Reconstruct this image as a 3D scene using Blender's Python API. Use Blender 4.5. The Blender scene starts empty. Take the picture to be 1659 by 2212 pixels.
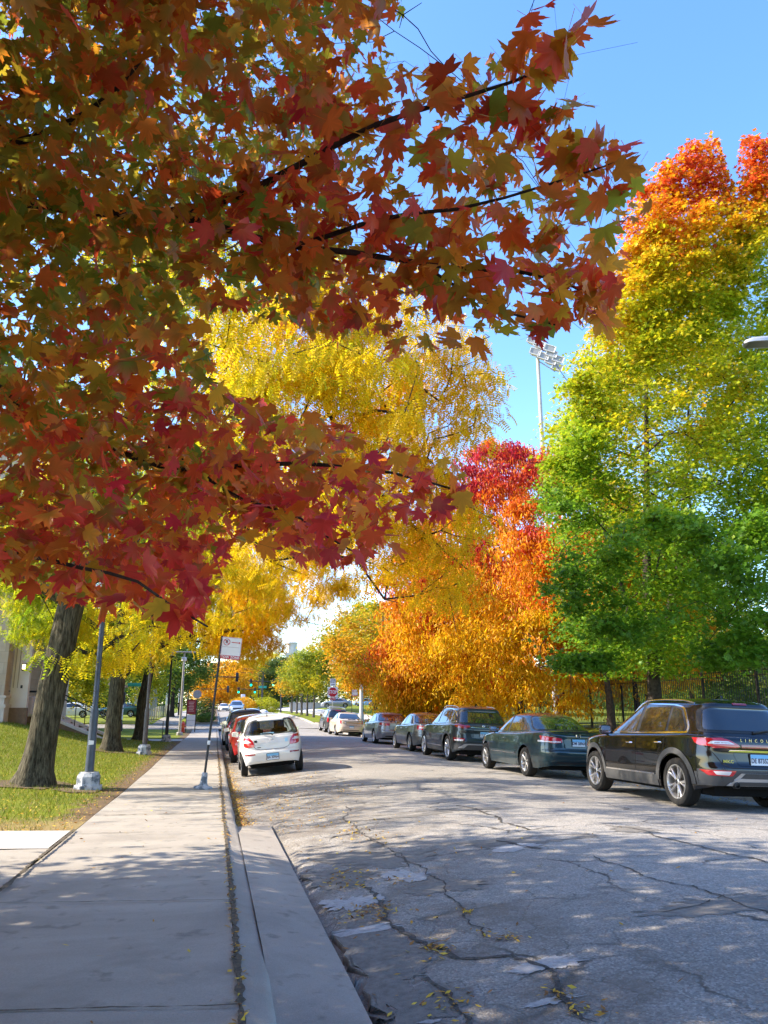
import bpy, bmesh, math, random
import numpy as np
from mathutils import Vector, Matrix
from mathutils.bvhtree import BVHTree
R = math.radians
rng = np.random.default_rng(11)
random.seed(11)
S = bpy.context.scene
COL = S.collection

# ------------------------------------------------------------------ camera
CAMZ = 1.55
PITCH, YAW, F = R(14.05), R(12.0), 1662.0
CAM = np.array([0.0, 0.0, CAMZ])
FH = np.array([math.sin(YAW), math.cos(YAW), 0.0])
RT = np.array([math.cos(YAW), -math.sin(YAW), 0.0])
ZV = np.array([0.0, 0.0, 1.0])
FW = FH * math.cos(PITCH) + ZV * math.sin(PITCH)
UC = -FH * math.sin(PITCH) + ZV * math.cos(PITCH)

def at(px, py, d):
    """photo pixel (1659 wide) and depth in metres -> world point"""
    return CAM + d * (FW + RT * ((px - 829.5) / F) - UC * ((py - 1106.0) / F))

def proj(P):
    v = np.asarray(P, float) - CAM
    d = v @ FW
    ds = np.where(np.abs(d) < 1e-3, 1e-3, d)
    return 829.5 + F * (v @ RT) / ds, 1106.0 - F * (v @ UC) / ds, d

cam = bpy.data.cameras.new('camera')
cam.sensor_width = 36.0
cam.lens = 36.0 * F / 2212.0
cam.clip_start = 0.05
cam.clip_end = 3000
camo = bpy.data.objects.new('camera', cam)
COL.objects.link(camo)
camo.location = CAM
camo.rotation_euler = (math.pi / 2 + PITCH, 0, -YAW)
S.camera = camo

# ------------------------------------------------------------------ tagging
def tag(o, label=None, cat=None, group=None, kind=None):
    if label: o['label'] = label
    if cat: o['category'] = cat
    if group: o['group'] = group
    if kind: o['kind'] = kind
    return o

def empty(name, loc=(0, 0, 0), rot=(0, 0, 0), parent=None):
    o = bpy.data.objects.new(name, None)
    o.empty_display_size = 0.2
    COL.objects.link(o)
    o.location = loc
    o.rotation_euler = rot
    if parent: o.parent = parent
    return o

def copy_tree(o, parent=None):
    c = o.copy()
    COL.objects.link(c)
    if parent: c.parent = parent
    for ch in list(o.children):
        copy_tree(ch, c)
    return c

# ------------------------------------------------------------------ materials
MATS = {}
def new_mat(name):
    m = bpy.data.materials.new(name)
    m.use_nodes = True
    nt = m.node_tree
    return m, nt, nt.nodes['Principled BSDF']

def mat(name, col, rough=0.6, metal=0.0, spec=0.5, coat=0.0, emit=None, estr=0.0, var=0.0, scale=8.0, bump=0.0, bscale=None, trans=0.0):
    if name in MATS: return MATS[name]
    m, nt, p = new_mat(name)
    p.inputs['Base Color'].default_value = (*col, 1)
    p.inputs['Roughness'].default_value = rough
    p.inputs['Metallic'].default_value = metal
    p.inputs['Specular IOR Level'].default_value = spec
    p.inputs['Coat Weight'].default_value = coat
    p.inputs['Coat Roughness'].default_value = 0.03
    if trans:
        p.inputs['Transmission Weight'].default_value = trans
    if emit:
        p.inputs['Emission Color'].default_value = (*emit, 1)
        p.inputs['Emission Strength'].default_value = estr
    if var > 0 or bump > 0:
        tc = nt.nodes.new('ShaderNodeTexCoord')
        n = nt.nodes.new('ShaderNodeTexNoise')
        n.inputs['Scale'].default_value = scale
        n.inputs['Detail'].default_value = 6
        nt.links.new(tc.outputs['Object'], n.inputs['Vector'])
        if var > 0:
            r = nt.nodes.new('ShaderNodeMapRange')
            r.inputs['From Min'].default_value = 0.25
            r.inputs['From Max'].default_value = 0.75
            r.inputs['To Min'].default_value = 1 - var
            r.inputs['To Max'].default_value = 1 + var
            nt.links.new(n.outputs['Fac'], r.inputs['Value'])
            mx = nt.nodes.new('ShaderNodeVectorMath'); mx.operation = 'SCALE'
            mx.inputs[0].default_value = col
            nt.links.new(r.outputs['Result'], mx.inputs['Scale'])
            nt.links.new(mx.outputs['Vector'], p.inputs['Base Color'])
        if bump > 0:
            b = nt.nodes.new('ShaderNodeBump')
            b.inputs['Strength'].default_value = bump
            b.inputs['Distance'].default_value = 0.02
            n2 = n
            if bscale:
                n2 = nt.nodes.new('ShaderNodeTexNoise')
                n2.inputs['Scale'].default_value = bscale
                n2.inputs['Detail'].default_value = 4
                nt.links.new(tc.outputs['Object'], n2.inputs['Vector'])
            nt.links.new(n2.outputs['Fac'], b.inputs['Height'])
            nt.links.new(b.outputs['Normal'], p.inputs['Normal'])
    MATS[name] = m
    return m

def paint(name, col, metal=0.0, rough=0.35, dust=0.035):
    """car paint: base under a clear coat, faint dust"""
    if name in MATS: return MATS[name]
    m, nt, p = new_mat(name)
    p.inputs['Metallic'].default_value = metal
    p.inputs['Roughness'].default_value = rough
    p.inputs['Coat Weight'].default_value = 1.0
    p.inputs['Specular IOR Level'].default_value = 0.2
    p.inputs['Coat Roughness'].default_value = 0.025
    tc = nt.nodes.new('ShaderNodeTexCoord')
    n = nt.nodes.new('ShaderNodeTexNoise'); n.inputs['Scale'].default_value = 2.2; n.inputs['Detail'].default_value = 8
    nt.links.new(tc.outputs['Object'], n.inputs['Vector'])
    cr = nt.nodes.new('ShaderNodeValToRGB')
    cr.color_ramp.elements[0].position = 0.35; cr.color_ramp.elements[0].color = (*col, 1)
    d = tuple((1 - dust) * c + dust * g for c, g in zip(col, (0.32, 0.29, 0.25)))
    cr.color_ramp.elements[1].position = 0.8; cr.color_ramp.elements[1].color = (*d, 1)
    nt.links.new(n.outputs['Fac'], cr.inputs['Fac'])
    nt.links.new(cr.outputs['Color'], p.inputs['Base Color'])
    MATS[name] = m
    return m

def leaf_mat(name, trans=0.45, rough=0.5, spec=0.35):
    """leaf colour comes from a per-leaf colour attribute; thin translucent blade"""
    if name in MATS: return MATS[name]
    m, nt, p = new_mat(name)
    out = nt.nodes['Material Output']
    a = nt.nodes.new('ShaderNodeAttribute'); a.attribute_name = 'leaf_colour'
    p.inputs['Roughness'].default_value = rough
    p.inputs['Specular IOR Level'].default_value = spec
    nt.links.new(a.outputs['Color'], p.inputs['Base Color'])
    t = nt.nodes.new('ShaderNodeBsdfTranslucent')
    nt.links.new(a.outputs['Color'], t.inputs['Color'])
    mx = nt.nodes.new('ShaderNodeMixShader'); mx.inputs[0].default_value = trans
    nt.links.new(p.outputs[0], mx.inputs[1]); nt.links.new(t.outputs[0], mx.inputs[2])
    nt.links.new(mx.outputs[0], out.inputs['Surface'])
    MATS[name] = m
    return m

def ramp_mat(name, stops, scale, detail=8, rough=0.9, bump=0.3, bscale=60, stretch=(1, 1, 1), coords='Object', spec=0.3, rough_noise=0.6):
    if name in MATS: return MATS[name]
    m, nt, p = new_mat(name)
    p.inputs['Roughness'].default_value = rough
    p.inputs['Specular IOR Level'].default_value = spec
    tc = nt.nodes.new('ShaderNodeTexCoord')
    mp = nt.nodes.new('ShaderNodeMapping'); mp.inputs['Scale'].default_value = stretch
    nt.links.new(tc.outputs[coords], mp.inputs['Vector'])
    n = nt.nodes.new('ShaderNodeTexNoise'); n.inputs['Scale'].default_value = scale; n.inputs['Detail'].default_value = detail
    n.inputs['Roughness'].default_value = rough_noise
    nt.links.new(mp.outputs[0], n.inputs['Vector'])
    cr = nt.nodes.new('ShaderNodeValToRGB')
    els = cr.color_ramp.elements
    els[0].position, els[0].color = stops[0][0], (*stops[0][1], 1)
    els[1].position, els[1].color = stops[-1][0], (*stops[-1][1], 1)
    for pos, c in stops[1:-1]:
        e = els.new(pos); e.color = (*c, 1)
    nt.links.new(n.outputs['Fac'], cr.inputs['Fac'])
    nt.links.new(cr.outputs['Color'], p.inputs['Base Color'])
    if bump:
        n2 = nt.nodes.new('ShaderNodeTexNoise'); n2.inputs['Scale'].default_value = bscale; n2.inputs['Detail'].default_value = 5
        nt.links.new(mp.outputs[0], n2.inputs['Vector'])
        b = nt.nodes.new('ShaderNodeBump'); b.inputs['Strength'].default_value = bump; b.inputs['Distance'].default_value = 0.02
        nt.links.new(n2.outputs['Fac'], b.inputs['Height'])
        nt.links.new(b.outputs['Normal'], p.inputs['Normal'])
    MATS[name] = m
    return m

# ------------------------------------------------------------------ mesh builder
class MB:
    def __init__(self):
        self.v, self.f, self.mi = [], [], []
        self.cur = 0
    def add(self, vs, fs):
        o = len(self.v)
        self.v.extend([tuple(map(float, p)) for p in vs])
        for f in fs:
            self.f.append([i + o for i in f]); self.mi.append(self.cur)
        return self
    def box(self, c, s, M=None):
        x, y, z = (a / 2 for a in s)
        vs = [Vector((sx * x, sy * y, sz * z)) for sz in (-1, 1) for sy in (-1, 1) for sx in (-1, 1)]
        if M is not None: vs = [M @ v for v in vs]
        vs = [v + Vector(c) for v in vs]
        return self.add(vs, [(0, 2, 3, 1), (4, 5, 7, 6), (0, 1, 5, 4), (2, 6, 7, 3), (0, 4, 6, 2), (1, 3, 7, 5)])
    def bbox(self, c, s, b=0.01):
        """box with chamfered edges along every side"""
        bm = bmesh.new()
        bmesh.ops.create_cube(bm, size=1)
        for v in bm.verts: v.co = Vector((v.co.x * s[0], v.co.y * s[1], v.co.z * s[2])) + Vector(c)
        bmesh.ops.bevel(bm, geom=list(bm.edges), offset=b, segments=2, affect='EDGES', profile=0.5)
        bm.verts.index_update()
        self.add([v.co for v in bm.verts], [[v.index for v in f.verts] for f in bm.faces])
        bm.free()
        return self
    def tube(self, pts, rad, n=10, cap=True):
        pts = [Vector(p) for p in pts]
        if not hasattr(rad, '__len__'): rad = [rad] * len(pts)
        rings = []
        prevu = None
        for i, p in enumerate(pts):
            d = (pts[min(i + 1, len(pts) - 1)] - pts[max(i - 1, 0)])
            if d.length < 1e-9: d = Vector((0, 0, 1))
            d.normalize()
            if prevu is None:
                u = d.orthogonal().normalized()
            else:
                u = prevu - d * prevu.dot(d)
                u = u.normalized() if u.length > 1e-6 else d.orthogonal().normalized()
            prevu = u
            w = d.cross(u)
            rings.append([p + (u * math.cos(2 * math.pi * k / n) + w * math.sin(2 * math.pi * k / n)) * rad[i] for k in range(n)])
        vs = [q for r in rings for q in r]
        fs = []
        for i in range(len(rings) - 1):
            for k in range(n):
                a, b = i * n + k, i * n + (k + 1) % n
                fs.append((a, b, b + n, a + n))
        if cap:
            fs.append(list(range(n))[::-1]); fs.append([len(vs) - n + k for k in range(n)])
        return self.add(vs, fs)
    def lathe(self, prof, n=24, M=None):
        """profile of (r, z) turned round z, then M"""
        vs, fs = [], []
        for r, z in prof:
            for k in range(n):
                a = 2 * math.pi * k / n
                p = Vector((r * math.cos(a), r * math.sin(a), z))
                vs.append(M @ p if M is not None else p)
        for i in range(len(prof) - 1):
            for k in range(n):
                a, b = i * n + k, i * n + (k + 1) % n
                fs.append((a, b, b + n, a + n))
        return self.add(vs, fs)
    def prism(self, poly, z0, z1, M=None):
        n = len(poly)
        vs = [Vector((x, y, z0)) for x, y in poly] + [Vector((x, y, z1)) for x, y in poly]
        if M is not None: vs = [M @ v for v in vs]
        fs = [list(range(n))[::-1], list(range(n, 2 * n))] + [(i, (i + 1) % n, n + (i + 1) % n, n + i) for i in range(n)]
        return self.add(vs, fs)
    def grid(self, G, closed=False):
        G = np.asarray(G); a, b = G.shape[:2]
        vs = G.reshape(-1, 3)
        fs = []
        for i in range(a - 1):
            for j in range(b if closed else b - 1):
                j2 = (j + 1) % b
                fs.append((i * b + j, i * b + j2, (i + 1) * b + j2, (i + 1) * b + j))
        return self.add(vs, fs)
    def build(self, name, material, parent=None, smooth=True, angle=35):
        me = bpy.data.meshes.new(name)
        me.from_pydata(self.v, [], self.f)
        for m in (material if isinstance(material, (list, tuple)) else [material]):
            me.materials.append(m)
        if any(self.mi): me.polygons.foreach_set('material_index', self.mi)
        me.update()
        if smooth:
            me.polygons.foreach_set('use_smooth', [True] * len(me.polygons))
            me.set_sharp_from_angle(angle=R(angle))
        o = bpy.data.objects.new(name, me)
        COL.objects.link(o)
        if parent: o.parent = parent
        return o

def text_mb(txt, size, M, depth=0.002, spacing=1.0, bold=0.0, xscale=1.0):
    """flat lettering as mesh, centred, in the plane of M"""
    cu = bpy.data.curves.new('lettering', 'FONT')
    cu.body = txt; cu.size = size; cu.align_x = 'CENTER'; cu.align_y = 'CENTER'
    cu.extrude = depth; cu.space_character = spacing; cu.offset = bold; cu.resolution_u = 3
    o = bpy.data.objects.new('lettering', cu)
    COL.objects.link(o)
    me = bpy.data.meshes.new_from_object(o.evaluated_get(bpy.context.evaluated_depsgraph_get()))
    vs = [M @ Vector((v.co.x * xscale, v.co.y, v.co.z)) for v in me.vertices]
    fs = [list(p.vertices) for p in me.polygons]
    bpy.data.objects.remove(o); bpy.data.curves.remove(cu); bpy.data.meshes.remove(me)
    b = MB(); b.add(vs, fs)
    return b

def np_mesh(name, V, faces, material, parent=None, smooth=False, colors=None):
    """V (n,3) faces (m,k) arrays -> object, optional point colours"""
    me = bpy.data.meshes.new(name)
    n, (m, k) = len(V), faces.shape
    me.vertices.add(n); me.vertices.foreach_set('co', np.ascontiguousarray(V, np.float32).ravel())
    me.loops.add(m * k); me.loops.foreach_set('vertex_index', np.ascontiguousarray(faces, np.int32).ravel())
    me.polygons.add(m)
    me.polygons.foreach_set('loop_start', np.arange(0, m * k, k, dtype=np.int32))
    me.polygons.foreach_set('loop_total', np.full(m, k, np.int32))
    if smooth: me.polygons.foreach_set('use_smooth', np.ones(m, bool))
    me.materials.append(material)
    me.update(calc_edges=True)
    if colors is not None:
        at_ = me.color_attributes.new('leaf_colour', 'FLOAT_COLOR', 'POINT')
        c = np.ones((n, 4), np.float32); c[:, :3] = colors
        at_.data.foreach_set('color', c.ravel())
    o = bpy.data.objects.new(name, me)
    COL.objects.link(o)
    if parent: o.parent = parent
    return o

def interp(x, tab):
    t = np.array(tab)
    return np.interp(x, t[:, 0], t[:, 1])

# ------------------------------------------------------------------ terrain
B_TAB = [(-40, -1.5), (0, -1.55), (5, -1.585), (11.3, -1.69), (17.75, -1.79), (24, -1.85), (29.6, -1.87), (37, -1.94), (52, -2.11), (59, -2.15), (68, -2.02), (83, -1.6), (100, -1.4), (150, -1.3), (260, -1.1), (2000, -1.0)]
C_TAB = [(0.2, 0.02), (0.38, -0.02), (0.85, 0.0), (2.3, 0.13), (3.6, 0.19), (5.0, 0.21), (7.1, 0.17), (8.8, 0.1), (9.3, 0.06)]
def base(Y): return interp(Y, B_TAB) + CAMZ
def sstep(a, b, x):
    t = np.clip((np.asarray(x, float) - a) / (b - a), 0, 1)
    return t * t * (3 - 2 * t)
def road_z(X, Y): return base(Y) + interp(X, C_TAB)
MOUND = [(-300, 1.6), (-30, 1.45), (-10, 1.2), (-8, 1.05), (-6.5, 0.75), (-5, 0.4), (-3.5, 0.14), (-2.3, 0.04), (-1.6, 0.0)]
RIGHT = [(9.3, 0.13), (9.5, 0.14), (12, 0.3), (17, 0.85), (30, 1.0), (100, 1.4), (400, 2)]
def land_z(X, Y):
    X = np.asarray(X, float); Y = np.asarray(Y, float)
    m = sstep(12, 22, Y) * (1 - sstep(39.5, 44, Y))
    left = base(Y) + 0.13 + interp(X, MOUND) * (0.15 + 0.85 * m)
    right = base(Y) + interp(X, RIGHT)
    return np.where(X < 4, left, right)
def ray_ground(px, py, fn):
    """photo pixel -> point where its ray meets height function fn(X,Y)"""
    d = 4.0
    p = at(px, py, d)
    lo, hi = 1.0, 400.0
    prev = 1.0
    d = 1.0
    while d < 400:
        p = at(px, py, d)
        if p[2] < fn(p[0], p[1]): break
        prev = d; d *= 1.05
    lo, hi = prev, d
    for _ in range(30):
        d = (lo + hi) / 2
        p = at(px, py, d)
        if p[2] < fn(p[0], p[1]): hi = d
        else: lo = d
    return p
# ------------------------------------------------------------------ ground materials
def math_node(nt, op, a, b=None, clamp=False):
    n = nt.nodes.new('ShaderNodeMath'); n.operation = op; n.use_clamp = clamp
    for i, x in enumerate((a, b)):
        if x is None: continue
        if isinstance(x, (int, float)): n.inputs[i].default_value = x
        else: nt.links.new(x, n.inputs[i])
    return n.outputs[0]
def noise_node(nt, vec, scale, detail=6, rough=0.55, dist=0.0):
    n = nt.nodes.new('ShaderNodeTexNoise')
    n.inputs['Scale'].default_value = scale; n.inputs['Detail'].default_value = detail
    n.inputs['Roughness'].default_value = rough; n.inputs['Distortion'].default_value = dist
    nt.links.new(vec, n.inputs['Vector'])
    return n
def map_node(nt, v, a, b, c=0.0, d=1.0):
    r = nt.nodes.new('ShaderNodeMapRange'); r.clamp = True
    for k, x in zip(('From Min', 'From Max', 'To Min', 'To Max'), (a, b, c, d)): r.inputs[k].default_value = x
    nt.links.new(v, r.inputs['Value'])
    return r.outputs['Result']
def mix_node(nt, fac, a, b, mode='MIX'):
    n = nt.nodes.new('ShaderNodeMix'); n.data_type = 'RGBA'; n.blend_type = mode
    for i, x in ((0, fac), (6, a), (7, b)):
        if isinstance(x, (int, float)): n.inputs[i].default_value = x
        elif isinstance(x, tuple): n.inputs[i].default_value = (*x, 1)
        else: nt.links.new(x, n.inputs[i])
    return n.outputs[2]

def asphalt():
    m, nt, p = new_mat('worn asphalt')
    tc = nt.nodes.new('ShaderNodeTexCoord'); V = tc.outputs['Object']
    sp = nt.nodes.new('ShaderNodeSeparateXYZ'); nt.links.new(V, sp.inputs[0])
    big = noise_node(nt, V, 0.35, 5, 0.6, 0.4)
    med = noise_node(nt, V, 2.2, 8, 0.65, 0.3)
    agg = nt.nodes.new('ShaderNodeTexVoronoi'); agg.inputs['Scale'].default_value = 75; nt.links.new(V, agg.inputs['Vector'])
    fin = noise_node(nt, V, 120, 4, 0.7)
    c = mix_node(nt, map_node(nt, big.outputs['Fac'], 0.35, 0.65), (0.245, 0.228, 0.200), (0.345, 0.322, 0.285))
    c = mix_node(nt, map_node(nt, med.outputs['Fac'], 0.3, 0.72, 0.0, 0.45), c, (0.19, 0.178, 0.158))
    # stones of the aggregate: each its own grey
    sc = nt.nodes.new('ShaderNodeSeparateColor'); nt.links.new(agg.outputs['Color'], sc.inputs[0])
    c = mix_node(nt, map_node(nt, sc.outputs[0], 0.0, 1.0, 0.0, 0.45), c, mix_node(nt, map_node(nt, sc.outputs[1], 0.25, 0.75), (0.07, 0.068, 0.062), (0.55, 0.52, 0.47)))
    c = mix_node(nt, map_node(nt, fin.outputs['Fac'], 0.45, 0.75, 0.0, 0.35), c, (0.09, 0.088, 0.085))
    # crazed fine cracks where the surface is old
    wob = noise_node(nt, V, 1.4, 6, 0.6)
    wv = nt.nodes.new('ShaderNodeVectorMath'); wv.operation = 'MULTIPLY_ADD'
    nt.links.new(wob.outputs['Color'], wv.inputs[0]); wv.inputs[1].default_value = (0.8, 0.8, 0); nt.links.new(V, wv.inputs[2])
    cells = []
    for scl, wid in ((0.55, 0.008), (1.9, 0.010)):
        vo = nt.nodes.new('ShaderNodeTexVoronoi'); vo.feature = 'DISTANCE_TO_EDGE'; vo.inputs['Scale'].default_value = scl
        nt.links.new(wv.outputs[0], vo.inputs['Vector'])
        cells.append(map_node(nt, vo.outputs['Distance'], wid * 0.4, wid * 1.6, 1.0, 0.0))
    patchy = noise_node(nt, V, 0.5, 3, 0.5)
    old = map_node(nt, patchy.outputs['Fac'], 0.5, 0.62)
    left = map_node(nt, sp.outputs[0], 2.2, 3.4, 1.0, 0.0)
    mask2 = math_node(nt, 'MULTIPLY', cells[1], math_node(nt, 'MAXIMUM', math_node(nt, 'MULTIPLY', old, 0.6), math_node(nt, 'MULTIPLY', left, 0.5)))
    mask1 = math_node(nt, 'MULTIPLY', cells[0], map_node(nt, noise_node(nt, V, 1.1, 3).outputs['Fac'], 0.42, 0.6))
    crack = math_node(nt, 'MAXIMUM', mask1, mask2)
    c = mix_node(nt, math_node(nt, 'MULTIPLY', crack, 0.85), c, (0.035, 0.033, 0.03))
    # dirtier towards the old kerb lane
    c = mix_node(nt, math_node(nt, 'MULTIPLY', left, map_node(nt, noise_node(nt, V, 1.8, 6, 0.65).outputs['Fac'], 0.42, 0.62, 0.0, 0.7)), c, (0.14, 0.118, 0.095))
    nt.links.new(c, p.inputs['Base Color'])
    p.inputs['Roughness'].default_value = 0.88; p.inputs['Specular IOR Level'].default_value = 0.25
    h = math_node(nt, 'SUBTRACT', math_node(nt, 'MULTIPLY', agg.outputs['Distance'], -0.8), math_node(nt, 'MULTIPLY', crack, 1.2))
    b = nt.nodes.new('ShaderNodeBump'); b.inputs['Strength'].default_value = 0.55; b.inputs['Distance'].default_value = 0.012
    nt.links.new(h, b.inputs['Height'])
    b2 = nt.nodes.new('ShaderNodeBump'); b2.inputs['Strength'].default_value = 0.5; b2.inputs['Distance'].default_value = 0.06
    nt.links.new(med.outputs['Fac'], b2.inputs['Height']); nt.links.new(b.outputs[0], b2.inputs['Normal'])
    nt.links.new(b2.outputs[0], p.inputs['Normal'])
    return m

def concrete(name, c0, c1, c2, streak=(0.5, 2.6, 1), seed=0.0):
    m, nt, p = new_mat(name)
    tc = nt.nodes.new('ShaderNodeTexCoord')
    mp = nt.nodes.new('ShaderNodeMapping'); mp.inputs['Scale'].default_value = streak; mp.inputs['Location'].default_value = (seed, seed, 0)
    nt.links.new(tc.outputs['Object'], mp.inputs['Vector'])
    V = tc.outputs['Object']
    st = noise_node(nt, mp.outputs[0], 0.9, 7, 0.6, 0.6)
    blot = noise_node(nt, V, 1.3, 7, 0.62, 0.5)
    fine = noise_node(nt, V, 90, 3, 0.7)
    sand = noise_node(nt, V, 260, 2, 0.7)
    c = mix_node(nt, map_node(nt, st.outputs['Fac'], 0.32, 0.68), c0, c1)
    c = mix_node(nt, map_node(nt, blot.outputs['Fac'], 0.5, 0.72, 0, 0.7), c, c2)
    spot = noise_node(nt, V, 5.5, 4, 0.5)
    c = mix_node(nt, map_node(nt, spot.outputs['Fac'], 0.60, 0.70, 0, 0.55), c, tuple(x * 0.5 for x in c2))
    c = mix_node(nt, map_node(nt, fine.outputs['Fac'], 0.35, 0.7, 0, 0.3), c, tuple(x * 0.45 for x in c0))
    c = mix_node(nt, map_node(nt, sand.outputs['Fac'], 0.45, 0.75, 0, 0.3), c, tuple(min(1, x * 1.5) for x in c1))
    nt.links.new(c, p.inputs['Base Color'])
    p.inputs['Roughness'].default_value = 0.85; p.inputs['Specular IOR Level'].default_value = 0.3
    b = nt.nodes.new('ShaderNodeBump'); b.inputs['Strength'].default_value = 0.3; b.inputs['Distance'].default_value = 0.008
    nt.links.new(fine.outputs['Fac'], b.inputs['Height']); nt.links.new(b.outputs[0], p.inputs['Normal'])
    return m

def lawn_mat():
    m, nt, p = new_mat('autumn lawn')
    tc = nt.nodes.new('ShaderNodeTexCoord'); V = tc.outputs['Object']
    sp = nt.nodes.new('ShaderNodeSeparateXYZ'); nt.links.new(V, sp.inputs[0])
    n1 = noise_node(nt, V, 0.6, 6, 0.6); n2 = noise_node(nt, V, 14, 5, 0.7); n3 = noise_node(nt, V, 3.0, 6, 0.65)
    c = mix_node(nt, map_node(nt, n1.outputs['Fac'], 0.3, 0.7), (0.115, 0.155, 0.012), (0.20, 0.215, 0.015))
    c = mix_node(nt, map_node(nt, n2.outputs['Fac'], 0.4, 0.8, 0, 0.7), c, (0.06, 0.085, 0.012))
    c = mix_node(nt, map_node(nt, n3.outputs['Fac'], 0.58, 0.75, 0, 0.6), c, (0.22, 0.17, 0.05))
    # bare soil along the pavement's edge
    e = math_node(nt, 'ADD', sp.outputs[0], math_node(nt, 'MULTIPLY', math_node(nt, 'SUBTRACT', n3.outputs['Fac'], 0.5), 1.3))
    near = math_node(nt, 'MULTIPLY', map_node(nt, e, -2.25, -1.95), map_node(nt, sp.outputs[0], 3, 4, 1, 0))
    soil = mix_node(nt, n2.outputs['Fac'], (0.085, 0.06, 0.035), (0.19, 0.13, 0.075))
    c = mix_node(nt, near, c, soil)
    # dry pale fringe by the drive
    fr = math_node(nt, 'MULTIPLY', map_node(nt, math_node(nt, 'ADD', sp.outputs[1], math_node(nt, 'MULTIPLY', n3.outputs['Fac'], 1.0)), 12.3, 12.9, 1, 0), map_node(nt, sp.outputs[0], 0, 1, 1, 0))
    c = mix_node(nt, math_node(nt, 'MULTIPLY', fr, 0.85), c, (0.27, 0.205, 0.085))
    nt.links.new(c, p.inputs['Base Color'])
    p.inputs['Roughness'].default_value = 0.9; p.inputs['Specular IOR Level'].default_value = 0.15
    b = nt.nodes.new('ShaderNodeBump'); b.inputs['Strength'].default_value = 0.8; b.inputs['Distance'].default_value = 0.04
    nt.links.new(n2.outputs['Fac'], b.inputs['Height']); nt.links.new(b.outputs[0], p.inputs['Normal'])
    return m

M_ASPH = asphalt()
M_WALK = concrete('pavement concrete', (0.27, 0.244, 0.206), (0.345, 0.318, 0.272), (0.185, 0.170, 0.146))
M_KERB = concrete('kerb concrete', (0.28, 0.25, 0.212), (0.37, 0.335, 0.285), (0.18, 0.163, 0.14), (1, 0.4, 1), 7)
M_SLAB = concrete('pale new concrete', (0.42, 0.41, 0.385), (0.50, 0.49, 0.46), (0.36, 0.35, 0.33), (1, 1, 1), 3)
M_LAWN = lawn_mat()
M_JOINT = ramp_mat('joint grit', [(0.3, (0.03, 0.027, 0.022)), (0.55, (0.09, 0.075, 0.055)), (0.75, (0.2, 0.14, 0.06))], 40, rough=0.95)
M_CRACK = ramp_mat('open crack', [(0.3, (0.022, 0.020, 0.018)), (0.7, (0.11, 0.098, 0.085))], 30, rough=0.95)

def sheet(name, xs, ys, fn, material, kind='structure', smooth=True):
    X, Y = np.meshgrid(xs, ys)
    Z = fn(X, Y)
    b = MB(); b.grid(np.dstack([X, Y, Z]))
    o = b.build(name, material, smooth=smooth, angle=60)
    if kind: tag(o, kind=kind)
    return o

YS = np.unique(np.concatenate([np.arange(-30, 40, 0.5), np.arange(40, 110, 1.0), np.arange(110, 300, 10), np.arange(300, 1500, 100)]))
YS = np.unique(np.concatenate([YS, [64.9, 65.0, 73.0, 73.1, 11.0]]))

# terrain sheet to the horizon; it drops out of sight under the paved strips
def terr(X, Y):
    z = land_z(X, Y)
    sunk = ((X > -1.66) & (X < 9.45)) | ((Y > 64.95) & (Y < 73.05)) | ((X < -1.6) & (Y < 11.0))
    return z - np.where(sunk, 0.3, 0.0)
xs_t = np.array([-1500, -700, -300, -150, -80, -50, -35, -25, -20, -16, -13, -11, -10, -9, -8.5, -8, -7.5, -7, -6.5, -6, -5.5, -5, -4.5, -4, -3.5, -3, -2.6, -2.3, -2.0, -1.67, -1.655, 0.5, 2, 4, 6, 8, 9.44, 9.46, 10, 11, 12, 13, 14, 15, 16, 17, 18, 20, 24, 30, 40, 60, 100, 200, 400, 800, 1500], float)
tag(sheet('ground', xs_t, np.unique(np.concatenate([YS, [-1500, -300, -100, -50, 10.99, 11.01, 1900]])), terr, M_LAWN), kind='structure')

# carriageway
xs_r = np.concatenate([[0.40, 0.55, 0.7, 0.85], np.linspace(1.0, 9.3, 36)])
def road_fn(X, Y):
    s = np.where((X < 0.9) & (Y < 12.3), -0.06, 0.0)
    return road_z(X, Y) + 0.004 * np.sin(X * 2.1 + Y * 0.7) + s
sheet('road', xs_r, np.unique(np.concatenate([YS, [12.2, 12.35]])), road_fn, M_ASPH)
sheet('side_street', np.concatenate([np.linspace(-120, -2, 40), np.linspace(0.4, 9, 6), np.linspace(11, 120, 40)]), np.array([65, 67, 69, 71, 73.0]),
      lambda X, Y: base(Y) + 0.225 + np.interp(np.abs(X - 5), [0, 5, 30, 120], [0.0, -0.08, 0.1, 0.3]), M_ASPH)

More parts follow.
